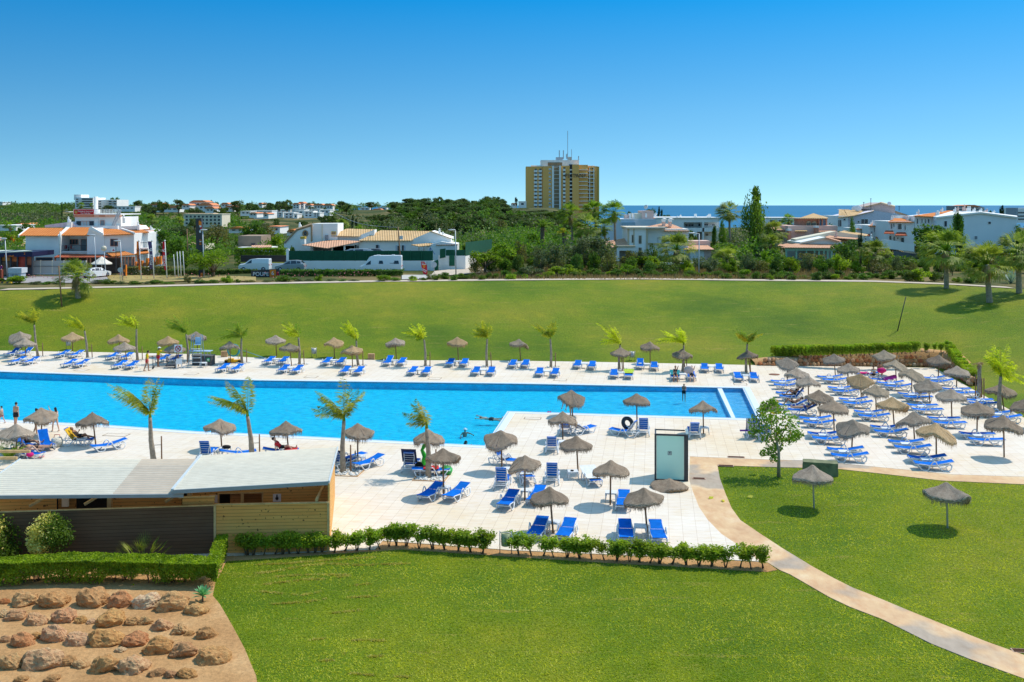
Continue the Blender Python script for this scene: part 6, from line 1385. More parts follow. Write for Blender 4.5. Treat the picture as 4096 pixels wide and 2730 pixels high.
s_.box(300,748,790,751,-.12,.06,'rail',m_dark);s_.box(300,814,790,824,-.1,.3,'plinth',m_grey)
m_asph=M('worn grey asphalt',(.34,.31,.30),.9,.15,.3);m_dryg=M('dry yellow grass',(.36,.27,.09),.9,.25,.8)
def patch(pts,name,mat,lift,t_='T0'):
 P0=[GT(*S(t_,x,y))for x,y in pts];L3=[Vector((p.x,p.y,0))for p in P0];b=MB();n=14;fs=[];vs_=[]
 A,B_,C_,D_=L3
 for i in range(n+1):
  for j in range(n+1):p=A.lerp(B_,i/n).lerp(D_.lerp(C_,i/n),j/n);vs_.append((p.x,p.y,gz(p.x,p.y)+lift))
 b.add(vs_,[(i*(n+1)+j,(i+1)*(n+1)+j,(i+1)*(n+1)+j+1,i*(n+1)+j+1)for i in range(n)for j in range(n)]);return tag(b.build(name,mat),kind='structure')
patch([(-300,905),(1120,905),(950,820),(-300,822)],'road',m_asph,.10);patch([(1040,912),(2353,895),(2353,855),(960,822)],'dry_verge',m_dryg,.13);patch([(1600,852),(2250,800),(2200,740),(1640,800)],'driveway',m_sand,.12,'T1');patch([(1340,880),(1640,870),(1640,838),(1340,838)],'pavement',M('concrete paving',(.50,.47,.42),.9),.16,'T1')
# - tan roofed villa
v_=Bld('tan_roof_villa','low white villa with several tan tiled roofs behind the green screened wall','T1',172,1100,700)
v_.prism([(945,505),(1422,505),(1422,700),(945,700)],0,10,'wall',m_wall);v_.prism([(1422,508),(1605,430),(1792,492),(1792,560),(1792,700),(1422,700)],.2,9,'gable_wall',m_wall);v_.box(700,468,942,700,2,8,'wall',m_wall);v_.prism([(940,505),(940,470),(1088,412),(1088,470)],2.2,3,'wall',m_wall)
v_.quad([(945,512,-.5),(1425,512,-.5),(1612,426,5),(1145,418,5)],'roof',m_tt);v_.quad([(1605,424,.0),(1622,424,9),(1810,492,9),(1795,492,.0)],'roof',m_tt);v_.quad([(692,468,1.4),(940,474,1.4),(1088,410,6),(832,403,6)],'roof',m_tt);v_.quad([(425,552,-3),(655,582,-5),(978,518,-.3),(700,503,2)],'porch_roof',m_tp);v_.quad([(520,515,2),(700,512,2),(700,460,6),(600,470,6)],'roof',m_tt);v_.quad([(1425,550,-2.6),(1500,566,-3),(1655,552,-1.4),(1610,534,.0)],'porch_roof',m_tt)
v_.prism([(1568,560),(1700,522),(1850,545),(1850,700),(1568,700)],-1.8,6,'wall',m_wall);v_.quad([(1655,552,-2),(1856,548,-2),(1820,530,2),(1700,516,2)],'roof',m_tp)
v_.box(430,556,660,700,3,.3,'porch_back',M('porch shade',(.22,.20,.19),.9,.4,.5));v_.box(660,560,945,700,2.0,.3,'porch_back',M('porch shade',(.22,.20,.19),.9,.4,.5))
for x in(505,698,812):v_.box(x-6,560,x+6,700,-2.5,.3,'porch_post',m_wall)
v_.prism([(258,700),(258,530),(370,412),(505,364),(515,364),(515,700)],1,7,'gable_wall',m_wall);v_.prism([(515,358),(750,356),(750,560),(515,560)],1.5,6,'wall',m_wall);v_.box(603,358,612,520,1.35,.2,'pilaster',m_cream);v_.quad([(255,532,.8),(365,414,.8),(372,404,1.6),(262,520,1.6)],'stone_trim',m_stone,.3);v_.quad([(368,410,.8),(505,366,.8),(507,354,1.6),(374,398,1.6)],'stone_trim',m_stone,.3);v_.box(504,364,516,520,.8,.4,'stone_trim',m_stone)
q=v_.p(453,447,.8);rw=TS/F*172
ring=MB();ring.tube([q+Vector((math.cos(a)*21*rw,0,math.sin(a)*25*rw))for a in[i*PI/10 for i in range(21)]],7*rw,6);w=ring.build('round_window',m_stone,v_.e);MB().ell(q+Vector((0,.1,0)),(18*rw,.15,22*rw),14,8).build('pane',m_glass,w)
for a in((1102,552,1126,604),(1300,560,1325,606),(908,552,926,586),(1340,556,1358,606)):v_.win(*a,-.05,m_wall,m_glass)
for a in((1128,556,1138,606),(1360,556,1372,606),(1284,556,1294,606)):v_.box(*a,-.12,.1,'shutter',M('pale blue shutter',(.45,.52,.62),.7))
v_.box(1495,566,1500,640,-2.6,.2,'porch_post',m_stone);v_.box(1540,566,1545,640,-2.6,.2,'porch_post',m_stone);v_.win(696,432,730,454,1.3,M('yellow frame',(.70,.48,.05),.7),m_stone)
for x,y0,y1,w_ in((1686,398,460,9),(1718,430,520,14),(402,345,402,10)):v_.chim(x,y0,y1,w_,3)
v_.box(408,495,446,545,-1.8,1.4,'chimney',m_wall);v_.box(406,478,448,497,-1.9,1.5,'chimney_cap',M('ochre tile cap',(.50,.36,.05),.8));v_.box(634,462,662,512,1.2,.8,'air_unit',M('grey unit',(.30,.31,.33),.5,.3,6))
w=Bld('boundary_wall','long white boundary wall topped with dark green mesh behind the van','T1',152,900,830,'wall');w.box(290,698,1640,845,0,.35,'base_wall',m_wall);w.box(92,722,290,800,.3,.3,'base_wall',m_wall);g=w.box(302,607,1626,700,.1,.08,'mesh_screen',m_green);w.box(278,590,302,722,-.05,.5,'pillar',m_wall)
for i in range(14):x=302+i*101.5;w.box(x-2.5,604,x+2.5,700,-.02,.1,'screen_post',m_gdoor)
w=Bld('board_fence','dark board fence with a yellow base at the left of the white wall','T1',154,100,712,'fence');w.box(-140,648,277,710,0,.15,'boards',plank('dark weathered boards',(.045,.038,.035),(.075,.06,.05),.3,False));w.box(-140,710,290,718,-.1,.3,'base',M('yellow base',(.55,.45,.06),.8));w.box(-140,718,95,790,.1,.3,'base_wall',m_wall)
w=Bld('garden_wall','white garden wall with green panels and green gates right of the villa','T1',152,1900,770,'wall');w.box(1678,652,1925,790,1,.3,'base_wall',m_wall);w.box(1745,598,1920,655,1.1,.08,'mesh_screen',m_green);w.prism([(1690,592),(1742,584),(1742,668),(1690,678)],.2,.08,'mesh_screen',m_green);w.box(1776,645,1826,745,.9,.08,'gate',m_gdoor);w.prism([(1638,702),(1674,686),(1674,782),(1638,795)],-.6,.08,'gate',m_gdoor);w.box(1604,700,1640,832,-.4,.35,'pillar',m_wall)
A_,B_,C_,D_=(Dz('T1',1925,655,153),Dz('T1',2168,612,172),Dz('T1',2168,705,172),Dz('T1',1925,772,153));up=Vector((0,0,2.1));MB().add([A_-w.o,B_-w.o,C_-w.o,D_-w.o]+[p-w.o+Vector((0,.3,0))for p in(A_,B_,C_,D_)],[(3,2,1,0),(4,5,6,7),(0,1,5,4)]).build('base_wall',m_wall,w.e);MB().add([A_-w.o,B_-w.o,B_-w.o+up,A_-w.o+up]+[p+Vector((.02,.1,0))-w.o for p in(A_,B_,B_+up,A_+up)],[(0,1,2,3),(7,6,5,4)]).build('mesh_screen',m_green,w.e)
# - white villa with hip roof
h=Bld('hip_roof_villa','white villa with beige trims and a tan hip roof behind the fan palm','T2',165,1300,690)
h.box(1070,398,1240,700,0,9,'wall',m_wall);h.box(1240,405,1622,700,1.0,9,'wall',m_wall);h.box(1232,400,1250,700,-.1,.3,'corner_trim',m_beige);h.box(1062,398,1078,556,-.1,.3,'corner_trim',m_beige);h.box(1116,398,1126,556,-.1,.2,'corner_trim',m_beige);h.box(1055,390,1425,402,-.5,10,'cornice',M('cream cornice',(.68,.60,.48),.8));h.box(1400,418,1626,432,.4,10,'cornice',m_beige)
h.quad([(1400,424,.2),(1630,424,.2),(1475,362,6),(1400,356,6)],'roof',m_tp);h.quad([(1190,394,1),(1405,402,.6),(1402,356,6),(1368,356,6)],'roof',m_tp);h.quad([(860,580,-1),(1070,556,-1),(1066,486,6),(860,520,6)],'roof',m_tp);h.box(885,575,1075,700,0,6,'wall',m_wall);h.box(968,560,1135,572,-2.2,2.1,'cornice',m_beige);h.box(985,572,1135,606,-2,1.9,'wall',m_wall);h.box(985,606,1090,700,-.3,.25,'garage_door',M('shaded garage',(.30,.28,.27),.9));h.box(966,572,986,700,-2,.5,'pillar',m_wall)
h.quad([(1578,594,-1),(1860,594,-1),(1800,556,4),(1620,556,4)],'roof',m_tp);h.box(1612,516,1822,566,4.2,4,'wall',m_pinkw);h.box(1640,594,1765,712,-.3,5,'wall',m_wall);h.box(1765,594,1832,712,-.3,5,'wall',m_pinkw);h.box(1240,535,1630,545,.6,.6,'string_course',m_beige)
for a in((1168,470,1188,538),(1104,464,1116,530),(1168,580,1188,636),(1384,474,1404,536)):h.win(*a,-.05 if a[0]<1300 else .95,m_beige,m_glass,1 if a[0]!=1104 else 0)
for x in(1397,1457):h.box(x-12,340,x+12,382,3,.9,'chimney',m_pinkw);h.box(x-15,318,x+15,340,2.9,1.1,'chimney_cap',m_wall);q=h.p(x,312,3.4);MB().lathe([(.65,h.p(x,318,3.4).z),(.05,q.z+.1)],4,(q.x,q.y,0)).build('chimney_pot',m_wall,h.e)
b=MB();q=h.p(1340,488,.8);b.bar(q,q+Vector((.05,0,-1.4)),.05);b.bar(q,q+Vector((.5,0,.05)),.05);b.build('wall_lamp',m_dark,h.e)
w=Bld('villa_garden_wall','low pale wall along the garden of the hip roofed villa','T2',152,1500,715,'wall');w.box(1030,715,2120,732,0,.3,'wall_face',m_wall)
b=MB()
for i in range(26):x=1010+i*33;b.bar(w.p(x,655,.1),w.p(x,716,.1),.05)
b.bar(w.p(1010,690,.1),w.p(1840,690,.1),.03);b.build('railing',m_dark,w.e)
# - grey-white apartment block
a=Bld('apartment_block','long grey white flat roofed apartment block behind the hip roofed villa','T2',222,1400,510)
a.prism([(885,315),(1130,315),(1130,520),(860,520)],0,14,'wall',M('pale grey render',(.64,.67,.72),.85,.05,.3));a.box(1010,345,1132,386,-.3,.5,'recess',M('blue grey panel',(.38,.48,.56),.8));a.box(1130,315,1326,520,1,12,'wall',M('pale grey render',(.64,.67,.72),.85,.05,.3));a.box(1326,305,1580,520,1.5,14,'wall',m_wall);a.box(1580,305,1905,345,1.5,14,'wall',m_wall);a.box(1580,345,1905,396,4.5,10,'wall',m_wall);a.box(1580,396,1905,432,1.5,13,'wall',m_wall);a.box(1580,432,1905,520,4.5,10,'wall',m_wall);a.box(1750,345,1766,520,1.5,3,'fin',m_wall);a.box(1580,432,1700,520,1.5,3,'wall',m_wall);a.box(1320,300,1910,308,1.2,14.6,'parapet',m_wall)
for x0,x1,y in((1594,1668,362),(1714,1746,362),(1766,1802,362),(1842,1862,362),(1784,1802,450)):a.win(x0,y,x1,y+18,4.4,m_wall,m_glass,2 if x1-x0>40 else 1)
for x0,x1,y0,y1 in((1040,1056,378,396),(1075,1120,376,384),(1018,1056,470,488)):a.win(x0,y0,x1,y1,-.35 if y0<400 else-.05,m_wall,m_glass)
a.rail(1766,376,1905,396,1.5,m_wall,20);a.rail(1780,476,1905,504,1.5,m_wall,18)
a.box(1197,240,1302,315,3,8,'roof_room',m_pinkw);a.box(1128,264,1196,315,4,8,'roof_room',m_cream);a.box(1040,276,1064,315,4,3,'roof_room',m_pinkw);a.box(1078,262,1090,315,4,2,'chimney',m_wall);a.box(1112,262,1126,315,4,2,'chimney',m_wall);a.box(1225,262,1240,300,2.9,.15,'door',m_wall)
for x in(1690,1820):a.box(x-9,268,x+9,303,5,1,'chimney',m_wall)
for x,y,r_w in((1230,202,21),(1318,273,16),(1548,286,11),(1518,296,10),(1797,287,10)):
 q=a.p(x,y,2.5);k=r_w*TS/F*222;M4=Matrix.Rotation(rad(25),4,'X')@Matrix.Rotation(rad(20),4,'Z');o=MB().ell(q,(k,.12,k),14,8,M4).build('satellite_dish',m_white,a.e);MB().bar(q+Vector((0,.2,0)),q+Vector((0,.4,-k*1.4)),.08).build('dish_mast',m_grey,a.e)
 # - ochre tower
def TQ(x,y):return(2080+x*350/1524,500+y*360/1568)
T_D=900;to=D(2243,850,T_D);t=thing('ochre_tower','tall ochre yellow hotel tower with white balconies and roof antennas','tower',(to.x,to.y,-8));TO=Vector((to.x,to.y,-8))
def tq(x,y,off=0):px,py=TQ(x,y);return D(px,py,T_D+off)-TO
def tbox(x0,y0,x1,y1,off,dep,name,mat,par=None):
 A_,B_=tq(x0,y0,off),tq(x1,y1,off);return MB().box(A_.x,B_.x,A_.y,A_.y+dep,B_.z,A_.z).build(name,mat,par or t)
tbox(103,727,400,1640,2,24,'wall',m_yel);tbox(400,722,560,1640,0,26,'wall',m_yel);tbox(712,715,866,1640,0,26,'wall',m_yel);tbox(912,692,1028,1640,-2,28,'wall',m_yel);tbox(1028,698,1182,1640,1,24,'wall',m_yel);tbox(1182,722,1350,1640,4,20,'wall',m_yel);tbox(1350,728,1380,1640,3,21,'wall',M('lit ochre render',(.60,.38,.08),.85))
tbox(558,715,592,1640,-2,20,'pier',m_wall);tbox(682,712,714,1640,-2,20,'pier',m_wall);ms=NT('brown slatted screen');wv=ms.n('ShaderNodeTexWave',bands_direction='X');wv.inputs['Scale'].default_value=.32;ms.l(ms.coord(),wv.inputs[0]);ms=ms.done(ms.bsdf(ms.ramp(wv.outputs['Fac'],[(.4,(.20,.12,.06)),(.6,(.42,.30,.18))]),.8))
tbox(592,740,682,1640,-.5,5,'screen',ms);tbox(862,690,914,1640,1,8,'wall',m_shut)
tbox(362,615,862,725,4,18,'plant_room',m_wall);tbox(486,655,732,715,3.6,.5,'screen',ms);tbox(862,612,1022,695,6,16,'plant_room',m_wall);tbox(628,565,748,615,6,10,'plant_room',M('grey plant room',(.50,.51,.53),.8));tbox(842,560,902,615,6,10,'plant_room',M('beige plant room',(.55,.52,.46),.8));tbox(192,708,362,728,5,10,'plant_room',m_wall);tbox(1020,640,1026,692,6,14,'plant_room',m_wall);tbox(1185,712,1300,724,6,10,'plant_room',m_wall)
for i in range(14):
 y=790+i*65.3
 for x0,x1 in((242,303),(323,384)):tbox(x0,y,x1,y+36,1.2-(0 if x0<400 else 1.4),1.4,'balcony',m_wall);q=tbox(x0+14,y-26,x1-12,y-2,1.7,.25,'window',m_glass)
 yy=758+i*65.5;q=tbox(502,yy,540,yy+34,-.3,.4,'window',m_wall);tbox(510,yy+8,532,yy+28,-.45,.14,'pane',m_glass if i%2 else m_grey,q)
 yb=768+i*67.2;tbox(748,yb,792,yb+36,-1.4,1.5,'balcony',m_wall);tbox(752,yb-28,788,yb-4,-.2,.25,'window',m_glass)
 tbox(866,yb+6,916,yb+28,-.4,1.6,'balcony',m_wall);tbox(590,800+i*65.5,684,806+i*65.5,-1.2,.8,'ledge',m_wall)
 if i<11:tbox(1028,780+i*68.2,1184,790+i*68.2,-1.0,2.0,'ledge',m_wall);tbox(1182,740+(i+1)*65,1300,750+(i+1)*65,2,2.2,'ledge',m_wall);tbox(1195,756+i*65,1228,770+i*65,3.6,.5,'window',m_shut);tbox(1245,756+i*65,1278,770+i*65,3.6,.5,'window',m_shut)
tbox(1208,745,1220,1450,2.2,1.9,'fin',m_wall);tbox(1280,745,1292,1450,2.2,1.9,'fin',m_wall)
for x,y0,y1 in((830,108,610),(898,430,680),(685,445,570),(756,445,600),(808,512,590),(826,500,600),(1020,545,640)):MB().bar(tq(x,y0,8),tq(x,y1,8),.45 if x in(830,898)else .8).build('antenna',m_grey,t)
cu=bpy.data.curves.new('x','FONT');cu.body='PESTANA';cu.size=5;cu.align_x='CENTER';cu.extrude=.1;tmp=bpy.data.objects.new('tmp',cu);COL.objects.link(tmp);me=bpy.data.meshes.new_from_object(tmp.evaluated_get(bpy.context.evaluated_depsgraph_get()));bpy.data.objects.remove(tmp);me.materials.clear();me.materials.append(m_dark);o=obj('lettering',me,t,tq(972,918,-2.4));o.rotation_euler=(rad(90),0,0);o.scale=(.95,.95,1)
MB().prism([(tq(962,890).x,tq(962,890).z),(tq(970,890).x,tq(970,890).z),(tq(982,862).x,tq(982,862).z),(tq(962,866).x,tq(962,866).z)],tq(0,0,-2.4).y,tq(0,0,-2.1).y).build('emblem',m_dark,t)
# - right hand buildings
p=Bld('pink_villa','salmon pink villa with a square arched lookout tower in front of the sea','T3',178,350,520)
p.box(185,378,640,560,0,9,'wall',m_pinkw);tw=p.box(325,310,545,420,3,6,'tower_wall',m_salm);p.quad([(285,306,1.5),(553,308,1.5),(420,262,6),(416,262,6)],'tower_roof',m_tt);p.quad([(553,308,1.5),(545,300,11),(420,262,6.1),(421,262,6)],'tower_roof',m_tt,.1);p.box(296,306,548,314,2,8,'cornice',m_beige)
for x in(375,425):
 w=p.box(x-22,350,x+22,418,2.75,.25,'arched_window',m_beige);q=p.p(x,350,2.8);MB().ell(q,(22*TS/F*178,.1,18*TS/F*178),14,8).build('arch',m_beige,w);p.box(x-15,348,x+15,414,2.6,.12,'pane',m_glass,w)
p.box(468,318,542,382,2.8,.25,'loggia_opening',M('sky seen through arches',(.16,.30,.45),.4));
for x in(470,500,538):p.box(x-5,318,x+5,384,2.5,.4,'pillar',m_salm)
p.quad([(245,425,-1),(360,425,-1),(360,392,3),(268,400,3)],'roof',m_tt);p.quad([(462,430,-1),(632,428,-1),(560,388,3),(470,392,3)],'roof',m_tp);p.quad([(20,412,2),(250,418,2),(240,366,8),(40,368,8)],'roof',m_tp);p.box(120,412,250,520,2.5,5,'wall',m_pinkw);p.quad([(90,560,-4),(320,575,-4),(260,520,1),(130,522,1)],'roof',m_tp)
p.box(440,392,466,460,-1.4,1.2,'chimney',m_salm);p.box(438,378,468,396,-1.5,1.4,'chimney_cap',m_wall);p.box(188,420,215,520,-1,1.2,'chimney',m_salm);p.box(186,406,217,424,-1.1,1.4,'chimney_cap',m_wall)
g=Bld('veranda_house','low house with a beige gable and green veranda posts in front of the pink villa','T3',164,380,640)
mg=M('pale green paint',(.36,.62,.46),.6);g.prism([(300,545),(300,528),(530,480),(650,515),(700,545)],0,8,'gable',m_wall);g.quad([(296,532,-.6),(526,482,-.6),(540,474,8),(316,520,8)],'roof',m_cream,.2);g.quad([(526,482,-.6),(655,518,-.6),(760,500,8),(540,474,8)],'roof',m_tp,.2);g.quad([(120,575,-3),(635,580,-3),(640,545,0),(250,540,0)],'veranda_roof',m_tp);g.prism([(255,515),(255,500),(620,428),(880,470),(880,500),(540,470),(300,525)],4,3,'gable',m_cream);g.quad([(520,480,1),(800,500,1),(900,470,9),(640,440,9)],'roof',m_tp);g.quad([(640,436,4),(905,470,4),(920,455,12),(700,420,12)],'roof',m_tt)
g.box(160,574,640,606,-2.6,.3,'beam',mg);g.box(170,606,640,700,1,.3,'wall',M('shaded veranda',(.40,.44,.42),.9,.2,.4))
for x in(170,262,355,430,470,515,550,585):g.box(x-6,600,x+6,700,-2.5,.3,'post',mg)
g.chim(627,428,512,10,2,m_pinkw);g.chim(948,450,540,12,3);g.chim(882,455,505,8,6)
s_=Bld('sea_building','white building with a brown tiled roof and tall brown rear block against the sea','T3',235,950,400)
s_.box(640,285,735,430,0,12,'wall',m_wall);s_.quad([(648,300,-.5),(745,288,-.5),(745,235,6),(652,225,6)],'roof',m_tt);s_.quad([(735,290,-.6),(790,282,-.6),(905,240,6),(700,228,6)],'roof',m_tt);s_.prism([(770,285),(975,238),(1260,282),(1330,300),(1330,420),(735,420),(735,300)],1,14,'wall',M('lilac white render',(.72,.66,.72),.85));s_.quad([(768,290,.6),(972,240,.6),(972,232,4),(790,272,4)],'roof',m_tt);s_.prism([(890,200),(1040,162),(1168,198),(1168,262),(1060,270),(975,240),(890,222)],6,8,'rear_wall',M('brown grey render',(.52,.42,.38),.85));s_.quad([(886,200,5.5),(1040,164,5.5),(1045,156,14),(900,190,14)],'roof',m_tt,.2);s_.quad([(1040,164,5.5),(1170,198,5.5),(1165,190,14),(1045,156,14)],'roof',m_beige,.2);s_.prism([(1168,238),(1330,292),(1330,302),(1168,262)],6,.5,'parapet',m_stone);s_.box(665,224,748,230,6,2,'parapet',m_wall)
for a in((646,324,656,382),(662,324,674,382),(826,332,840,348),(858,316,884,358),(890,316,918,358),(990,332,1022,352),(694,312,712,328),(1110,345,1140,356)):s_.win(*a,-.05 if a[0]<735 else .95,m_wall,m_glass)
for x,y in((824,216),(786,217),(1115,172)):q=s_.p(x,y,5);MB().ell(q,(1.0,.12,.75)if x==824 else(.5,.1,.45),12,7).build('satellite_dish',m_white,s_.e)
for x,y0,y1 in((945,125,232),(880,158,225),(1205,195,240)):b=MB();b.bar(s_.p(x,y0,5),s_.p(x,y1,5),.1);b.bar(s_.p(x-8,y0+4,5),s_.p(x+8,y0+4,5),.08);b.build('antenna',m_dark,s_.e)
def townhouse(x0,x1,ytop,ybot,d,lb,wins,roof,side=None):
 g=Bld('townhouse',lb,'T3',d,(x0+x1)/2,ybot,'building','white townhouses with orange roofs');g.box(x0,ytop,x1,ybot,0,9,'wall',m_wall)
 g.quad([(x0-15,ytop+6,-.6),(x1,ytop+8,-.6),(x1,ytop-roof,6),(x0+35,ytop-roof,6)],'roof',m_to)
 for a in wins:g.win(*a,-.05,m_wall,m_glass)
 return g
g=townhouse(820,935,400,480,205,'lowest and leftmost white townhouse with an orange roof',((905,415,915,435),),22)
g=townhouse(935,1085,372,560,200,'middle white townhouse with an orange roof and pale chimneys',((978,396,986,435),(996,396,1004,440),(1014,400,1022,440),(1044,404,1052,446),(950,430,958,450)),24);g.quad([(890,468,-2),(960,468,-2),(950,450,0),(900,450,0)],'awning_roof',m_tr);g.quad([(985,488,-2),(1055,486,-2),(1045,468,0),(1000,468,0)],'awning_roof',m_tr);g.chim(958,328,372,8,2);g.chim(1077,335,375,8,2)
g=townhouse(1118,1345,335,580,192,'largest white townhouse with an orange roof and red awnings',((1132,358,1142,402),(1152,360,1162,385),(1195,362,1210,408),(1214,360,1228,408),(1258,372,1266,415),(1116,470,1134,518),(1155,475,1166,545),(1190,482,1198,500),(1224,486,1250,538)),28);g.quad([(1065,446,-2.2),(1160,448,-2.2),(1150,420,0),(1080,420,0)],'awning_roof',m_tr);g.quad([(1168,462,-2.2),(1280,466,-2.2),(1265,436,0),(1185,436,0)],'awning_roof',m_tr);g.chim(1147,282,322,7,2);g.chim(1290,292,338,10,2);g.chim(1305,292,338,8,3)
g.prism([(1050,505),(1130,508),(1345,548),(1345,620),(1050,580)],-6,.4,'garden_wall',m_wall)
w=Bld('white_block','huge blank white apartment block with small windows at the right','T3',190,1900,600)
w.prism([(1545,292),(1950,247),(2290,292),(2262,640),(1545,640)],0,14,'wall',M('blue white render',(.80,.81,.82),.85,.04,.3));w.quad([(1540,296,-.4),(1950,250,-.4),(1950,244,.8),(1560,282,.8)],'coping',m_wall,.3);w.quad([(1950,250,-.4),(2292,294,-.4),(2288,284,.8),(1950,244,.8)],'coping',m_wall,.3)
w.prism([(1348,288),(1548,292),(1548,620),(1348,560)],2,12,'wall',m_wall);w.quad([(1335,284,1.2),(1545,294,1.2),(1900,252,12),(1660,236,14)],'roof',m_to,.15)
for a in((1368,312,1380,356),(1412,312,1420,350),(1444,316,1452,352),(1472,316,1482,350),(1508,326,1518,350),(1524,326,1532,350)):w.win(*a,1.95,m_wall,m_glass)
for a in((1622,334,1644,384),(2026,340,2048,360),(1900,472,1924,500),(1802,470,1822,500),(2136,476,2172,526)):w.win(*a,-.05,m_wall,m_shut if a[0]!=1900 else M('grey shutter',(.25,.27,.3),.7))
for x,y0,y1 in((1384,228,275),(1556,235,284),(1568,238,284),(1602,208,250),(1722,205,250),(1747,200,248),(1805,180,240),(1838,195,245),(1856,195,245),(1900,210,250),(1960,215,250),(2013,220,256),(2080,235,266)):w.chim(x,y0,y1,8,7 if x>1600 else 3,m_pinkw if x%2 else m_wall)
k=Bld('terrace_house','dark railed terrace of a house beyond the white block on the skyline','T3',330,1840,260);k.prism([(1735,195),(1900,184),(1990,208),(1990,248),(1735,248)],0,8,'wall',M('grey terrace front',(.22,.24,.26),.7,.3,.3));k.prism([(1800,192),(1850,184),(1950,196),(1950,202),(1800,200)],-1,9,'roof',m_tf);k.box(1735,212,1990,218,-.4,.3,'railing',m_wall);k.box(1735,236,1990,242,-.4,.3,'railing',m_wall)
k=Bld('white_flats','stacked white flats cut by the right edge on the skyline','T3',300,2320,340);k.box(2290,215,2480,350,0,8,'wall',m_wall);k.box(2278,212,2298,290,-.5,6,'tower',M('grey stair tower',(.35,.38,.42),.8))
for y in(250,282,310):k.box(2300,y,2480,y+12,-.1,.2,'window',m_glass)
w=Bld('dark_wall','dark grey garden wall with a glass rail among the shrubs on the right','T3',160,1250,650,'wall');w.prism([(1160,605),(1375,640),(1375,678),(1160,655)],0,.3,'wall_face',M('dark grey wall',(.16,.16,.16),.9));w.box(1180,652,1300,690,.4,.3,'base',m_pinkw);w.prism([(1245,602),(1375,618),(1375,640),(1245,620)],.1,.04,'glass_rail',glassmat('pale glass',(.45,.55,.50),.5))
# - small background houses: flat or tiled boxes
def far_house(t_,d,x0,yt,x1,yb,label,roof=None,rh=14,group=None,wn=3,rows=2,wall=None,dep=10):
 g=Bld('distant_house',label,t_,d,(x0+x1)/2,yb,'house',group);g.box(x0,yt,x1,yb+12,0,dep,'wall',wall or m_wall)
 if roof:g.prism([(x0-4,yt),(x0+(x1-x0)*.25,yt-rh),(x1-(x1-x0)*.25,yt-rh),(x1+4,yt)],-.6,dep+1,'roof',roof)
 else:g.box(x0-2,yt-4,x1+2,yt+1,-.3,dep+.6,'parapet',wall or m_wall)
 b=MB();w_=(x1-x0)/(wn*2+1);h_=(yb-yt)/(rows*2+1)
 for i in range(wn):
  for j in range(rows):g.box(x0+w_*(2*i+1),yt+h_*(2*j+.8),x0+w_*(2*i+2),yt+h_*(2*j+1.8),-.12,.2,'window',m_glass)
 return g
k=Bld('white_hotel','white multi-storey apartment hotel with a round stair tower on the left skyline','T0',520,880,215);k.box(690,118,856,220,0,16,'wall',m_wall);k.box(680,90,745,140,2,10,'wall',m_wall);k.box(885,137,1075,220,6,16,'wall',m_wall)
for y in(128,150,172,194):k.box(752,y,850,y+10,-.3,.5,'window',m_glass);k.box(700,y,716,y+9,-.3,.5,'window',m_glass)
for y in(150,172,194):
 for x in(905,1000,1045):k.box(x,y,x+22,y+8,5.7,.5,'window',m_glass)
k.box(745,118,856,126,-2,2,'balcony',m_wall)
for y in(140,162,184,206):k.box(745,y,856,y+6,-2,2,'balcony',m_wall);k.box(960,y,1076,y+6,4,2,'balcony',m_wall)
GH='distant houses on the left hillside'
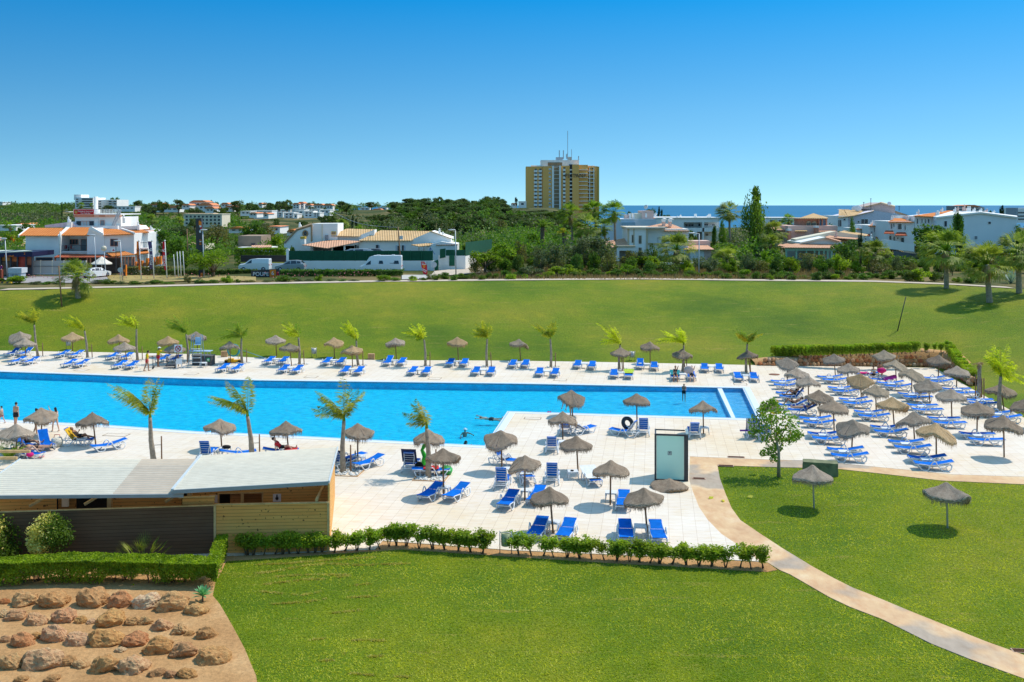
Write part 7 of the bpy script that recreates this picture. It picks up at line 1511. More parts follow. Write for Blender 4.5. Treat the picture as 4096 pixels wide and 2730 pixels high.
FH=[('T0',470,1035,200,1240,235,'long low white house with roof chimneys behind the cafe terrace',None,0,5,1),('T0',560,1372,185,1500,212,'far orange roofed house, left one behind the feathery trees',m_tf,20,4,1),('T0',540,1430,212,1640,240,'far orange roofed house, lower one behind the feathery trees',m_tf,20,4,1),('T0',480,1740,160,1900,205,'big white house with orange roof on the hill, upper part',m_tf,18,3,1),('T0',460,1820,190,1955,235,'big white house with orange roof on the hill, middle part',m_tf,22,3,1),('T0',450,1885,218,1970,250,'white house with orange roof on the hill, lower right part',m_tf,18,2,1),('T0',470,1672,188,1745,215,'small orange roofed annex left of the big hill house',m_tf,14,2,1),('T0',500,2030,178,2100,205,'white house with many chimneys left of the pines',m_tf,14,2,1),('T0',480,2070,205,2140,235,'small orange roofed house beside the pines',m_tf,14,2,1),('T0',400,2210,245,2300,275,'low white house in front of the pines',None,0,2,1),('T0',380,2290,262,2360,290,'low house with an orange roof at the hill foot',m_tf,8,2,1),('T0',240,2105,405,2250,432,'small house with an orange skylit roof left of the brick building',m_to,16,2,1),('T0',300,140,375,205,390,'tiny orange roof among the hillside bushes',m_tf,20,1,1),('T0',260,-40,375,146,410,'white garden building on the far left',None,0,1,1),('T0',620,-20,160,22,175,'tiny white house on the left skyline',None,0,1,1),('T0',600,600,250,630,270,'tiny cream house on the hillside behind the bushes',None,0,1,1),('T1',640,20,178,58,200,'orange roofed house cut by the pine on the skyline',m_tf,14,1,1),('T1',450,-20,240,145,300,'white terrace of houses at the left of the white cluster',None,0,4,2),('T1',430,28,268,115,300,'small orange roofed house before the white terrace',m_tf,10,2,1),('T1',470,160,255,248,300,'white cube house, first of the white cluster',None,0,2,2),('T1',520,185,232,315,262,'white cube house at the back of the cluster, left',None,0,3,1),('T1',455,255,258,345,315,'white cube house, second of the white cluster',None,0,2,2),('T1',520,330,228,455,262,'white cube house at the back of the cluster, middle',None,0,3,1),('T1',470,352,240,440,270,'white cube house between the front and back rows',None,0,2,1),('T1',450,348,270,380,315,'narrow white cube house in the front row',None,0,1,1),('T1',455,438,245,525,300,'white cube house, third of the front row',None,0,2,2),('T1',530,502,226,585,250,'white cube house at the back of the cluster, right',None,0,2,1),('T1',455,525,258,586,302,'white cube house, last of the front row',None,0,2,2),('T1',480,590,232,678,272,'white cube house at the right end of the cluster',None,0,2,1),('T1',650,335,178,400,222,'tall white house with orange gables on the skyline',m_tf,12,2,2),('T1',655,385,170,440,215,'white house with a pointed chimney on the skyline',m_tf,14,2,2),('T1',650,450,188,510,222,'orange roofed house in the skyline group',m_tf,12,2,1),('T1',640,530,188,620,224,'pink white house with orange roof in the skyline group',m_tf,14,3,1),('T1',640,620,190,706,226,'rightmost orange roofed house of the skyline group',m_tf,14,3,1),('T1',700,956,212,1045,235,'white house seen through a gap in the pines',None,0,2,1),('T1',680,1065,232,1160,258,'orange roofed house seen through a gap in the pines',m_tf,12,3,1),('T1',700,1120,208,1200,238,'white house above the orange roof in the pine gap',None,0,2,1),('T1',420,225,390,365,402,'long flat roof below the white cluster',None,0,0,0),('T1',230,285,430,362,455,'small orange roof left of the round window gable',m_to,20,1,1),('T1',260,60,385,220,440,'brick toned low building behind the bare trees',m_tf,4,3,1),('T2',800,60,155,132,205,'white building beside the foot of the ochre tower',None,0,1,1),('T2',820,-10,175,45,200,'orange roof at the left of the ochre tower',m_tf,8,1,1),('T3',240,-20,305,262,380,'white flat roofed building behind the pink villa',None,0,3,1)]
for a in FH:far_house(a[0],a[1],a[2],a[3],a[4],a[5],a[6],a[7],a[8]or 10,GH,a[9],a[10])
k=far_house('T0',340,1688,272,2040,380,'pale yellow apartment house with a stepped flat roof on the left',None,0,None,9,3,m_cream);k.e['group']=GH;k.box(1700,262,1960,276,2,6,'penthouse',M('orange beige render',(.66,.46,.28),.8))
k=Bld('brown_building','plain brown flat building behind the board fence','T0',200,2270,575);k.box(2190,470,2400,585,0,8,'wall',m_brown);k.win(2310,538,2345,560,-.05,m_brown,m_shut);k.box(2185,575,2400,605,-4,3,'low_wall',m_wall)
k=Bld('tan_house','tan roofed house with two orange chimneys behind the car wash','T0',200,80,600,'house');k.box(-40,508,140,600,0,8,'wall',m_cream);k.quad([(-40,512,-.6),(140,512,-.6),(120,480,5),(-40,480,5)],'roof',m_tp);k.box(98,475,118,553,-1,1,'chimney',m_orange);k.box(50,462,65,490,2,1,'chimney',m_orange);k.quad([(60,575,-4),(235,560,-4),(235,535,1),(130,533,1)],'roof',m_tt);k.box(60,575,240,610,-3,5,'wall',M('ochre render',(.60,.42,.10),.8));k.win(70,530,95,556,-.05,m_wall,m_glass)
k=Bld('small_tan_houses','low tan roofed house behind the totem sign','T0',190,1780,580,'house');k.box(1735,548,1885,600,0,6,'wall',m_cream);k.quad([(1730,552,-.5),(1890,552,-.5),(1870,528,4),(1750,528,4)],'roof',m_tp);k=Bld('tiled_shed','long low shed with tan roof left of the round window gable','T1',175,70,590,'shed');k.box(-40,575,140,620,0,5,'wall',m_wall);k.quad([(-40,580,-.5),(145,572,-.5),(140,553,4),(-40,556,4)],'roof',m_tp)
#  street furniture beyond the lawn
def post(t_,x0,y0,x1,y1,d,r,name,label,cat,mat=m_grey,group=None):
 a,b_=Dz(t_,x0,y0,d),Dz(t_,x1,y1,d);a.z=min(a.z,gz(a.x,a.y));t=thing(name,label,cat,a,0,group);MB().tube([(0,0,0),b_-a],[r,r*.7],8).build('pole',mat,t);return t,a,b_
def lamp(t_,x0,y0,x1,y1,xh,d,label,r=.09):
 t,a,b_=post(t_,x0,y0,x1,y1,d,r,'street_lamp',label,'street lamp');h=Dz(t_,xh,y1-6,d)-a;MB().tube([b_-a,h],[r*.6,r*.4],6).build('arm',m_grey,t)
 q=MB().ell(h,(.55,.22,.11),10,6).build('lamp_head',m_grey,t);MB().ell(h-Vector((0,0,.07)),(.4,.16,.07),10,6).build('lens',M('lamp glass',(.6,.6,.58),.2),q);return t
lamp('T0',70,885,46,500,30,140,'street lamp beside the grey service cabinet on the far left');lamp('T0',887,760,866,468,848,150,'street lamp in front of the cafe corner');lamp('T0',1127,885,1105,520,1078,141,'street lamp between the cafe and the orange flag');lamp('T0',1877,888,1862,420,1872,140,'tall lamp post right beside the black totem sign');lamp('T1',1838,818,1832,420,1800,140,'tall lamp post at the right end of the green screen');lamp('T2',1718,812,1720,450,1650,139,'tall lamp post right of the big fan palm')
t,a,b_=post('T0',975,780,955,585,150,.07,'globe_lamp','globe street lamp before the cafe awning','street lamp');MB().ell(b_-a,.42,12,8).build('globe',M('globe glass',(.62,.55,.42),.3),t)
t,a,b_=post('T1',1335,690,1305,388,150,.12,'utility_pole','leaning wooden utility pole above the green screen','utility pole',m_pole);MB().box(-.25,.25,-.1,.1,(b_-a).z*.72,(b_-a).z*.8).build('bracket',m_grey,t)
t,a,b_=post('T0',1728,615,1718,405,175,.13,'utility_pole','dark wooden utility pole left of the totem sign','utility pole',m_pole)
w_=MB();p0,p1=Dz('T1',1305,392,150),Dz('T1',690,232,260);w_.tube([p0.lerp(p1,i/12)-Vector((0,0,1.2*math.sin(PI*i/12)))for i in range(13)],.03,4);tag(w_.build('overhead_cable',m_grey),'overhead cable running from the utility pole towards the white cluster','cable')
def flag(xp0,yp0,xp1,yp1,fx0,fx1,fy0,fy1,mat,txt,label,word):
 t,a,b_=post('T0',xp0,yp0,xp1,yp1,143,.09,'flag_pole','white flag pole carrying the %s flag'%word,'flag pole',m_white,'white flag poles');MB().ell(b_-a,.14,8,6).build('finial',m_white,t)
 g=Bld('banner_flag',label,'T0',143,fx1,fy0,'flag');b=MB();n=14;vv=[]
 for i in range(n+1):
  u=i/n;y=lerp(fy0,fy1,u);sh=(xp0-xp1)*(y-yp1)/(yp0-yp1)-(xp0-xp1)*(fy0-yp1)/(yp0-yp1);wob=5*math.sin(u*7+fx0)
  for x in(fx0+wob*.8+(10*max(0,u-.75)),(fx0+fx1)/2+wob*.3,fx1):vv.append(g.p(x+sh,y+(20 if u==1 and x>fx1-3 else 0)*0,.25*math.sin(u*5+x*.02)))
 b.add(vv,[(3*i+k,3*i+k+1,3*i+k+4,3*i+k+3)for i in range(n)for k in range(2)],True);f_=b.build('cloth',mat,g.e)
 xm=(fx0+fx1)/2+8;g.text('POUPE',xm+4,lerp(fy0,fy1,.66),24,-.5,txt,vert=True,parent=f_);g.text('6',xm-2,lerp(fy0,fy1,.30),34,-.5,txt,vert=True,parent=f_,w=1.5)
flag(1300,878,1277,515,1252,1276,520,782,M('orange flag cloth',(.80,.17,.01),.7),m_navy,'orange vertical flag reading POUPE 6','orange');flag(1417,868,1397,515,1362,1394,520,775,M('purple flag cloth',(.10,.07,.16),.7),m_txt,'dark purple vertical flag reading POUPE 6','purple');flag(1537,892,1515,515,1490,1512,525,785,M('red flag cloth',(.66,.01,.03),.7),m_txt,'red vertical flag reading POUPE 6','red')
for i,(x0,x1,y1,y0)in enumerate(((1612,1596,640,870),(1643,1627,615,875),(1668,1653,610,868),(1697,1681,610,858))):post('T0',x0,y0,x1,y1,143,.07,'flag_pole','bare white flag pole, %s from the left beside the red flag'%nth(i),'flag pole',m_white,'white flag poles')
g=Bld('totem_sign','tall black petrol station totem sign with orange panels','T0',141,1830,860,'sign');g.prism([(1797,310),(1848,306),(1855,370),(1862,590),(1870,858),(1828,862),(1818,592),(1803,592)],0,.7,'body',m_dark);g.prism([(1826,335),(1836,328),(1850,345),(1851,375),(1828,372)],-.06,.05,'orange_mark',m_orange);g.prism([(1830,372),(1851,376),(1852,392),(1840,400)],-.05,.045,'white_mark',m_txt);g.prism([(1838,392),(1852,385),(1852,404),(1842,408)],-.065,.05,'red_mark',m_redb);g.box(1832,420,1846,440,-.05,.04,'white_mark',m_txt)
for y in(505,518,531,544):g.box(1834,y,1850,y+7,-.05,.04,'price_panel',m_orange if y!=518 else m_txt)
g.box(1843,810,1864,850,-.05,.04,'orange_mark',m_orange)
g=Bld('small_totem','small black and orange totem sign in front of the cafe','T0',148,1146,836,'sign');g.box(1132,738,1150,838,0,.4,'body',m_dark);g.box(1151,735,1158,838,0,.4,'edge',m_orange);g.prism([(1134,790),(1142,768),(1149,790),(1142,808)],-.05,.04,'mark',m_orange)
g=Bld('square_sign','small white square sign with an orange triangle above the cafe forecourt','T0',150,1050,640,'sign');g.box(1022,588,1062,618,0,.15,'panel',m_txt);g.prism([(1030,608),(1043,590),(1055,608)],-.03,.02,'triangle',m_redb);g.box(1063,565,1067,800,0,.1,'post',m_dark)
for t_,x,yc,yb,r_w,lb,mt in(('T0',1105,782,905,22,'back of a round grey road sign in front of the forecourt',m_grey),('T0',13,758,900,15,'round blue and red no parking sign on the far left',M('blue sign',(.02,.06,.35),.5)),('T1',1637,735,835,26,'back of an octagonal grey stop sign by the white pillar',m_grey)):
 d=GT(*S(t_,x,yb)).y if yb>880 else 141;t,a,b_=post(t_,x,yb,x,yc-20,d,.045,'road_sign',lb,'road sign');k=r_w*TS/F*d;q=b_-a;q.z-=20*TS/F*d;n=8 if t_=='T1' else 18
 b=MB().prism([(q.x+k*math.cos(2*PI*(i+.5)/n),q.z+k*math.sin(2*PI*(i+.5)/n))for i in range(n)],-.10,-.06);pl=b.build('plate',mt if x!=13 else m_redb,t)
 if x==13:MB().prism([(q.x+k*.78*math.cos(2*PI*i/n),q.z+k*.78*math.sin(2*PI*i/n))for i in range(n)],-.12,-.101).build('face',mt,pl);MB().bar((q.x-k*.6,-.13,q.z+k*.6),(q.x+k*.6,-.13,q.z-k*.6),.03,.08).build('bar',m_redb,pl)
g=Bld('service_cabinet','grey printed service cabinet beside the left street lamp','T0',139,135,888,'cabinet');g.box(78,810,192,888,0,1.4,'body',M('pale blue cabinet',(.46,.52,.56),.6));g.box(72,766,198,812,-.1,1.7,'hood',M('pale grey hood',(.55,.58,.60),.5));
def strokes(g,y,xs_,h,off,mat,sl=0.0):
 b=MB()
 for i,x in enumerate(xs_):q0,q1=g.p(x,y+h+sl*i,off),g.p(x+4.5,y+sl*i,off);b.box(q0.x,q1.x,q0.y-.01,q0.y,q0.z,q1.z)
 b.build('lettering',mat,g.e)
strokes(g,826,(98,110,116,122,134,140,146,152,158),7,-.03,m_navy);strokes(g,842,(120,126,132,140,146),7,-.03,m_navy);strokes(g,857,(104,114,120,126,138,144,150),7,-.03,m_navy)
g=Bld('red_pillar','dark red brick pillar cut by the left edge','T0',139,5,890,'pillar');g.box(-20,780,14,890,.3,.6,'body',M('red brick',(.30,.07,.04),.9,.3,8));g=Bld('striped_kerb','yellow and black striped kerb on the far left','T0',134,50,903,'kerb')
for i in range(5):g.box(-20+i*24,895,4+i*24,906,0,.4,'kerb_block',m_dark if i%2 else M('kerb yellow',(.70,.42,.03),.7))
q0,q1=S('T0',2310,800),S('T1',215,868);g=Bld('advert_banner','black banner reading POUPE 6 with an orange square on the hedge','T1',137.4,60,868,'banner');g.prism([(-45,790),(212,772),(217,850),(-45,873)],0,.08,'cloth',m_dark);g.text('POUPE',44,822,36,-.04,m_txt,w=1.0);g.prism([(126,782),(183,778),(184,846),(126,850)],-.03,.02,'orange_square',m_orange);g.text('6',154,814,38,-.07,m_txt);g.prism([(188,800),(206,798),(210,838),(190,840)],-.03,.02,'small_mark',m_redb)
for x in(-43,215):g.box(x-2,785,x+3,880,.1,.1,'post',m_dark)
g=Bld('feather_flag','red curved feather flag in front of the white pillar','T1',140,1555,848,'flag');g.prism([(1515,706),(1545,706),(1570,740),(1576,800),(1572,852),(1556,850),(1535,812),(1520,750)],0,.04,'cloth',m_redb);g.prism([(1530,735),(1558,735),(1552,765),(1538,765)],-.04,.03,'cup_mark',m_orange);g.box(1526,718,1556,730,-.04,.03,'lettering_block',m_txt)if False else None
strokes(g,717,(1524,1530,1536),6,-.05,m_txt);strokes(g,729,(1524,1530,1536,1544,1550,1556),6,-.05,m_txt);strokes(g,768,(1530,1536,1542,1548,1554,1560,1566),7,-.05,m_txt,3.5);strokes(g,780,(1528,1534,1540,1546,1552,1558),7,-.05,m_txt,4);strokes(g,822,(1542,1548,1554,1560),6,-.05,m_txt,4);g.box(1570,706,1573,862,.05,.05,'pole',m_dark)
t=thing('swing_frame','blue swing frame behind the green screen','swing',Dz('T1',1620,640,158));b=MB()
for x0,x1 in((1582,1600),(1618,1600),(1612,1600),(1645,1604)):b.bar(Dz('T1',x0,640,158)-t.location,Dz('T1',x1,577,158)-t.location,.08)
b.build('frame',M('blue tube',(.12,.22,.48),.5),t)
# - vehicles
m_tyre=M('tyre rubber',(.02,.02,.02),.8);m_rim=M('alloy rim',(.42,.43,.45),.35,.1,5,metal=.7);m_red=M('tail light',(.45,.01,.02),.25)
def vehicle(label,cat,loc,rz,st,paint,wheels,wr,side_win,glass_tops,W_,name):
 t=thing(name,label,cat,loc,rz);b=MB();vv=[]
 for x,z0,zb,zr,wb,w2 in st:vv+=[(x,-wb,z0),(x,-wb,zb),(x,-w2,zr),(x,w2,zr),(x,wb,zb),(x,wb,z0)]
 n=len(st);b.add(vv,[(i*6+k,(i+1)*6+k,(i+1)*6+(k+1)%6,i*6+(k+1)%6)for i in range(n-1)for k in range(6)]+[tuple(range(6)),tuple(range(6*n-1,6*n-7,-1))]);b.build('body',paint,t)
 def sec(x):
  for a,c in zip(st,st[1:]):
   if a[0]<=x<=c[0]:u=(x-a[0])/(c[0]-a[0]);return[lerp(a[i],c[i],u)for i in range(6)]
  return list(st[-1])
 for s in(-1,1):
  for x0,x1,f0,f1 in side_win:
   q=[]
   for x,f_ in((x0,f0),(x1,f0),(x1-.12*(x1>0),f1),(x0+.12*(x0<0),f1)):_,z0,zb,zr,wb,w2=sec(x);q.append((x,s*(lerp(wb,w2,f_)+.015),lerp(zb,zr,f_)))
   MB().add(q,[(0,1,2,3)if s<0 else(3,2,1,0)]).build('side_window',m_glass,t)
  for x in wheels:
   w=MB();w.tube([(x,s*(W_-.20),wr),(x,s*(W_+.01),wr)],wr,18);q=w.build('wheel',m_tyre,t);MB().tube([(x,s*(W_-.05),wr),(x,s*(W_+.03),wr)],wr*.6,12).build('rim',m_rim,q)
 for i0,i1,ins in glass_tops:
  a,c=st[i0],st[i1];q=[(lerp(a[0],c[0],.08),-a[5]*ins,lerp(a[3],c[3],.08)),(lerp(a[0],c[0],.92),-c[5]*ins,lerp(a[3],c[3],.92)),(lerp(a[0],c[0],.92),c[5]*ins,lerp(a[3],c[3],.92)),(lerp(a[0],c[0],.08),a[5]*ins,lerp(a[3],c[3],.08))]
  nn=Vector((-(c[3]-a[3]),0,c[0]-a[0])).normalized()*.015;MB().add([Vector(p)+nn for p in q],[(0,1,2,3)[::-1]]).build('windscreen',m_glass,t)
 for s in(-1,1):
  x,z0,zb=st[0][0],st[0][1],st[0][2];MB().ell((x-.0,s*st[0][4]*.8,lerp(z0,zb,.75)),(.06,.16,.09),8,5).build('headlight',m_rim,t)
  x,z0,zb=st[-1][0],st[-1][1],st[-1][2];MB().ell((x+.0,s*st[-1][4]*.78,lerp(z0,zb,.8)),(.06,.17,.10),8,5).build('tail_light',m_red,t)
 return t
m_carw=M('white car paint',(.78,.79,.80),.25,.02,1,spec=.6);m_cars=M('silver car paint',(.34,.38,.40),.3,.05,1,metal=.4);m_card=M('dark grey car paint',(.05,.055,.06),.25,.05,1,spec=.6)
hatch=[(-2.15,.35,.62,.66,.78,.60),(-2.0,.22,.72,.78,.88,.72),(-1.0,.2,.90,.98,.90,.76),(-.35,.2,.93,1.42,.90,.68),(.9,.2,.97,1.46,.90,.68),(1.6,.22,1.0,1.38,.88,.66),(2.05,.28,1.0,1.05,.86,.72),(2.18,.33,.78,.82,.82,.72)]
gp=GT(*S('T0',870,858));vehicle('white hatchback parked on the forecourt, seen from behind','car',gp+Vector((0,.6,.1)),rad(-112),hatch,m_carw,(-1.35,1.35),.32,((-.85,.15,.12,.88),(.22,1.05,.12,.88),(1.1,1.7,.2,.8)),((2,3,.9),(5,6,.85),(4,5,.8)),.9,'parked_car')
vanst=[(-3.0,.45,.8,.85,.80,.72),(-2.85,.3,1.05,1.12,.95,.85),(-2.2,.28,1.25,1.50,.98,.86),(-1.55,.28,1.35,2.45,.99,.84),(-1.0,.28,1.35,2.62,.99,.84),(2.9,.28,1.35,2.62,.99,.86),(2.98,.35,1.3,2.5,.97,.84)]
q=Dz('T1',1150,815,143.2);vn=vehicle('white high-roof camper van parked along the white wall','van',(q.x,q.y,gz(q.x,q.y)+.1),0,vanst,m_carw,(-1.95,1.9),.36,((-2.05,-1.35,.02,.5),(-.25,.45,.08,.44),(2.0,2.7,.08,.44)),((2,3,.9),),.99,'parked_van')
MB().box(1.55,1.95,-.30,.30,2.63,2.72).build('roof_vent',m_carw,vn);MB().box(-.6,-.1,-.3,.3,2.63,2.70).build('roof_vent',m_carw,vn);MB().box(-.999*0+1.35,1.85,-1.012,-1.0,1.52,1.58).build('dark_lettering',m_dark,vn);MB().box(1.9,2.1,-1.012,-1.0,1.48,1.66).build('logo',m_dark,vn)
for lb,t_,x,y,rz,st,pt,d,wn in(('silver-grey people carrier parked left of the van','T1',318,782,0,[tuple(v*(1.15 if i in(2,3)else 1)for i,v in enumerate(s))for s in hatch],m_cars,148,'parked_car'),):
 q=Dz(t_,x,y+22,d);vehicle(lb,'car',(q.x,q.y,gz(q.x,q.y)+.1),0,st,pt,(-1.35,1.35),.33,((-.85,.15,.12,.88),(.22,1.05,.12,.88),(1.1,1.7,.2,.8)),((2,3,.9),(5,6,.85)),.9,wn)
q=Dz('T0',2345,800,149);vehicle('white panel van partly hidden behind the banner','van',(q.x,q.y,gz(q.x,q.y)+.1),0,[(-2.3,.4,.75,.8,.78,.66),(-2.1,.25,.95,1.0,.88,.72),(-1.3,.25,1.1,1.2,.9,.74),(-.6,.25,1.15,1.75,.9,.72),(.2,.25,1.2,1.85,.9,.74),(2.2,.25,1.2,1.85,.9,.76),(2.28,.3,1.1,1.75,.88,.74)],m_carw,(-1.5,1.45),.32,((-1.1,-.3,.1,.85),),((2,3,.9),),.9,'parked_van')
q=Dz('T1',895,590,156);vehicle('silver estate car behind the green screen, only its roof showing','car',(q.x,q.y,q.z-1.42),0,hatch,m_cars,(-1.35,1.35),.32,((-.85,.15,.12,.88),(.22,1.05,.12,.88)),((2,3,.9),(5,6,.85)),.9,'parked_car').scale=(1.7,1,1)
q=Dz('T1',1050,588,157);vehicle('dark car behind the green screen beside the silver roof','car',(q.x,q.y,q.z-1.42),0,hatch,m_card,(-1.35,1.35),.32,((-.85,.15,.12,.88),(.22,1.05,.12,.88)),((2,3,.9),(5,6,.85)),.9,'parked_car')
#  lifeguard corner
b_=Pz('A0',1815,800);t=thing('lifeguard_chair','tall lifeguard chair with pale blue seat and tubular legs','lifeguard chair',b_+Vector((0,0,.04)));H_=1.95
m_tube=M('pale blue tube',(.20,.32,.42),.4,.1,4,metal=.3);m_pblue=M('pale blue plastic',(.36,.52,.68),.5)
for sx_ in(-1,1):
 for y in(-.9,.5):MB().tube([(sx_*.62,y,0),(sx_*.45,y*.45,H_),(sx_*.42,y*.35,H_+.9),(sx_*.3,y*.3,H_+1.0)],.032,7).build('leg',m_tube,t)
for z in(.45,.85,1.25,1.65):MB().box(-.5,.5,-.75+z*.22,-.60+z*.22,z,z+.03).build('step',m_white,t)
MB().box(-.42,.42,-.35,.35,H_-.55,H_-.5).build('platform',m_pblue,t);MB().box(-.28,.28,-.2,.25,H_+.05,H_+.1).build('seat',m_pblue,t);MB().box(-.28,.28,.22,.28,H_+.1,H_+.72).build('backrest',m_pblue,t)
def bench(t_,x,y,w,dp,h,mat,name,label,cat,leg=m_steel):
 p=Pz(t_,x,y);t=thing(name,label,cat,p+Vector((0,0,.04)),YAW);MB().box(-w,w,-dp,dp,h-.05,h).build('table_top',mat,t)
 for a in(-1,1):
  for c in(-1,1):MB().tube([(a*w*.85,c*dp*.8,0),(a*w*.8,c*dp*.75,h-.05)],.025,6).build('leg',leg,t)
 return t
bench('A0',1840,745,1.1,.45,.95,m_pblue,'folding_table','long pale blue table behind the lifeguard chair','table')
p=Pz('A0',1862,790);t=thing('first_aid_chest','dark grey storage chest with a green cross behind the lifeguard chair','chest',p+Vector((0,.3,.04)),YAW);MB().box(-.95,.95,-.4,.4,0,.85).build('body',M('charcoal plastic',(.09,.085,.085),.7),t);MB().box(-1.0,1.0,-.45,.45,.852,.93).build('lid',M('charcoal lid',(.14,.13,.13),.7),t);q=MB().box(.48,.82,-.415,-.402,.38,.72).build('sign',M('green sign',(.02,.33,.12),.5),t);MB().box(.62,.68,-.43,-.417,.44,.66).box(.54,.76,-.432,-.4165,.52,.58).build('cross',m_txt,q)
o=MB().lathe([(.15,0),(.2,.5),(.19,.5),(.14,.03),(.01,.03)],14).build('bucket',M('blue bucket',(.02,.12,.55),.4));o.location=Pz('A0',1938,785)+Vector((0,0,.04));tag(o,'blue bucket right of the storage chest','bucket')
dup(TB,(Pz('A0',1800,808).x+.7,Pz('A0',1800,808).y,.04),.1,'white table under the lifeguard chair','side tables in the row below the grass slope')
p=Pz('A0',1645,820);t=thing('plastic_chair','white plastic armchair beside the lifeguard trolley','chair',p+Vector((0,0,.04)),rad(200));MB().box(-.25,.25,-.25,.25,.42,.45).build('seat',m_plastic,t);MB().box(-.25,.25,.23,.27,.45,.95).build('backrest',m_plastic,t)
for a in(-1,1):
 MB().tube([(a*.27,-.24,.02),(a*.27,-.22,.64),(a*.27,.24,.66)],.022,6).build('armrest',m_plastic,t)
 for c in(-1,1):MB().bar((a*.22,c*.22,0),(a*.22,c*.22,.42),.04).build('leg',m_plastic,t)
p=Pz('A0',1510,815);t=thing('trolley','tubular steel trolley cage held by the lifeguard in the white hat','trolley',p+Vector((0,0,.04)),rad(14));b=MB()
for x in(-1.0,.25,1.0):
 for y in(-.4,.4):b.bar((x,y,.15),(x,y,1.1),.035)
for y in(-.4,.4):b.bar((-1.35,y,1.1),(1.0,y,1.1),.035);b.bar((-1.0,y,.2),(1.0,y,.2),.04)
for x in(-1.35,1.0):b.bar((x,-.4,1.1),(x,.4,1.1),.035)
b.build('frame',m_dark,t);MB().box(.1,1.0,-.38,.38,.22,.26).build('tray',m_dark,t)
for x in(-.95,.95):
 for y in(-.38,.38):MB().tube([(x,y-.03,.08),(x,y+.03,.08)],.08,10).build('wheel',m_tyre,t)
p=Pz('A0',1640,800);t=thing('warning_sign','white no diving sign with a red circle on a post','sign',p);MB().tube([(0,0,0),(0,0,1.7)],.04,6).build('post',m_pole,t);q=MB().box(-.36,.36,-.07,-.04,1.35,2.05).build('plate',m_txt,t);ring=MB();ring.tube([(math.cos(a)*.25,-.085,1.7+math.sin(a)*.25)for a in[i*PI/10 for i in range(21)]],.035,6);ring.bar((-.17,-.09,1.87),(.17,-.09,1.53),.05);ring.build('red_ring',m_redb,q);MB().bar((-.12,-.08,1.62),(.13,-.08,1.76),.05).ell((.10,-.08,1.84),(.05,.02,.05),8,5).build('diver',m_dark,q)
p=Pz('A0',2140,765);t=thing('pool_cleaner','yellow pool cleaning robot parked behind the dark parasol','pool cleaner',p+Vector((0,0,.06)),.2);my=M('yellow plastic',(.80,.42,.01),.5,.2,6);MB().box(-.75,.75,-.25,.25,.05,.24).build('body',my,t);MB().box(-.45,.1,-.3,.3,.24,.36).build('cover',my,t)
for x in(-.6,.6):
 for y in(-.3,.3):MB().tube([(x,y-.05,.12),(x,y+.05,.12)],.14,12).build('wheel',m_tyre,t)
p=Pz('A0',2130,762);t=thing('hose_reel','coiled turquoise hose on a metal stand','hose reel',p+Vector((0,.5,.04)));b=MB();m_hose=M('turquoise hose',(.01,.30,.38),.45)
for k in range(3):b.tube([(math.cos(a)*(.52+.03*k),.06*k,1.05+math.sin(a)*(.52+.03*k))for a in[i*PI/12 for i in range(25)]],.05,6)
b.build('hose',m_hose,t)
for x in(-.45,.45):MB().bar((x,.1,0),(x,.1,1.5),.04).build('post',m_steel,t)
o=MB().tube([Pz('A0',2235,650,.9),Pz('A1',0,690,.5),Pz('A1',80,718,.12)],.03,6).build('cleaning_pole',M('blue pole',(.08,.30,.42),.4));tag(o,'long blue telescopic cleaning pole lying to the right of the hose','pole')
def blob(t_,x,y,z,r,mat,name,label,cat):
 o=MB().ell((0,0,0),r,12,8).build(name,mat);me=o.data
 for v in me.vertices:v.co*=1+.18*noise.noise(v.co*5+Vector((x,y,0)))
 o.location=P(*S(t_,x,y),z);return tag(o,label,cat)
t=thing('beach_bag','round white beach bag with a bright floral print and handles','bag',Pz('B0',525,575)+Vector((0,0,.04)));MB().lathe([(.18,0),(.33,.15),(.34,.35),(.27,.56),(.25,.56)],16).build('body',M('floral print',(.70,.62,.50),.8,.45,9),t);MB().tube([(-.2,0,.55),(-.15,0,.75),(.15,0,.75),(.2,0,.55)],.02,6).build('handle',m_redb,t)
blob('B0',2080,572,.55,(.28,.16,.12),m_black,'dark_bag','dark crumpled bag on the table seen over the low roof','bag');blob('B0',275,640,.55,(.22,.2,.13),m_tw['magenta'],'folded_cloth','magenta folded cloth beside the sunbathers','cloth');blob('A3',1045,833,.75,(.42,.22,.24),m_tw['magenta'],'beach_bag','dark pink beach bag behind the seated woman','bag');blob('B3',200,125,.25,(.24,.18,.18),M('straw bag',(.40,.24,.12),.9),'straw_bag','straw bag under the reclining reader','bag');blob('B1',1500,755,.35,(.25,.2,.3),m_black,'dark_bag','black bag between the raised lounger and the orange cloth','bag')
o=MB().tube([(0,0,0),(.05,0,.45),(-.12,0,.8),(.0,0,1.05),(.22,0,1.1)],[.2,.15,.10,.13,.05],10).build('inflatable_toy',M('green inflatable',(.03,.45,.03),.35,.4,8));o.location=Pz('B1',1545,745)+Vector((0,0,.1));tag(o,'bright green inflatable animal beside the pebble square palm','inflatable toy');blob('B1',1750,790,.25,(.35,.3,.3),M('green patterned float',(.05,.40,.08),.5,.7,6),'rolled_float','green patterned rolled float behind the parasol of the front pair','float')
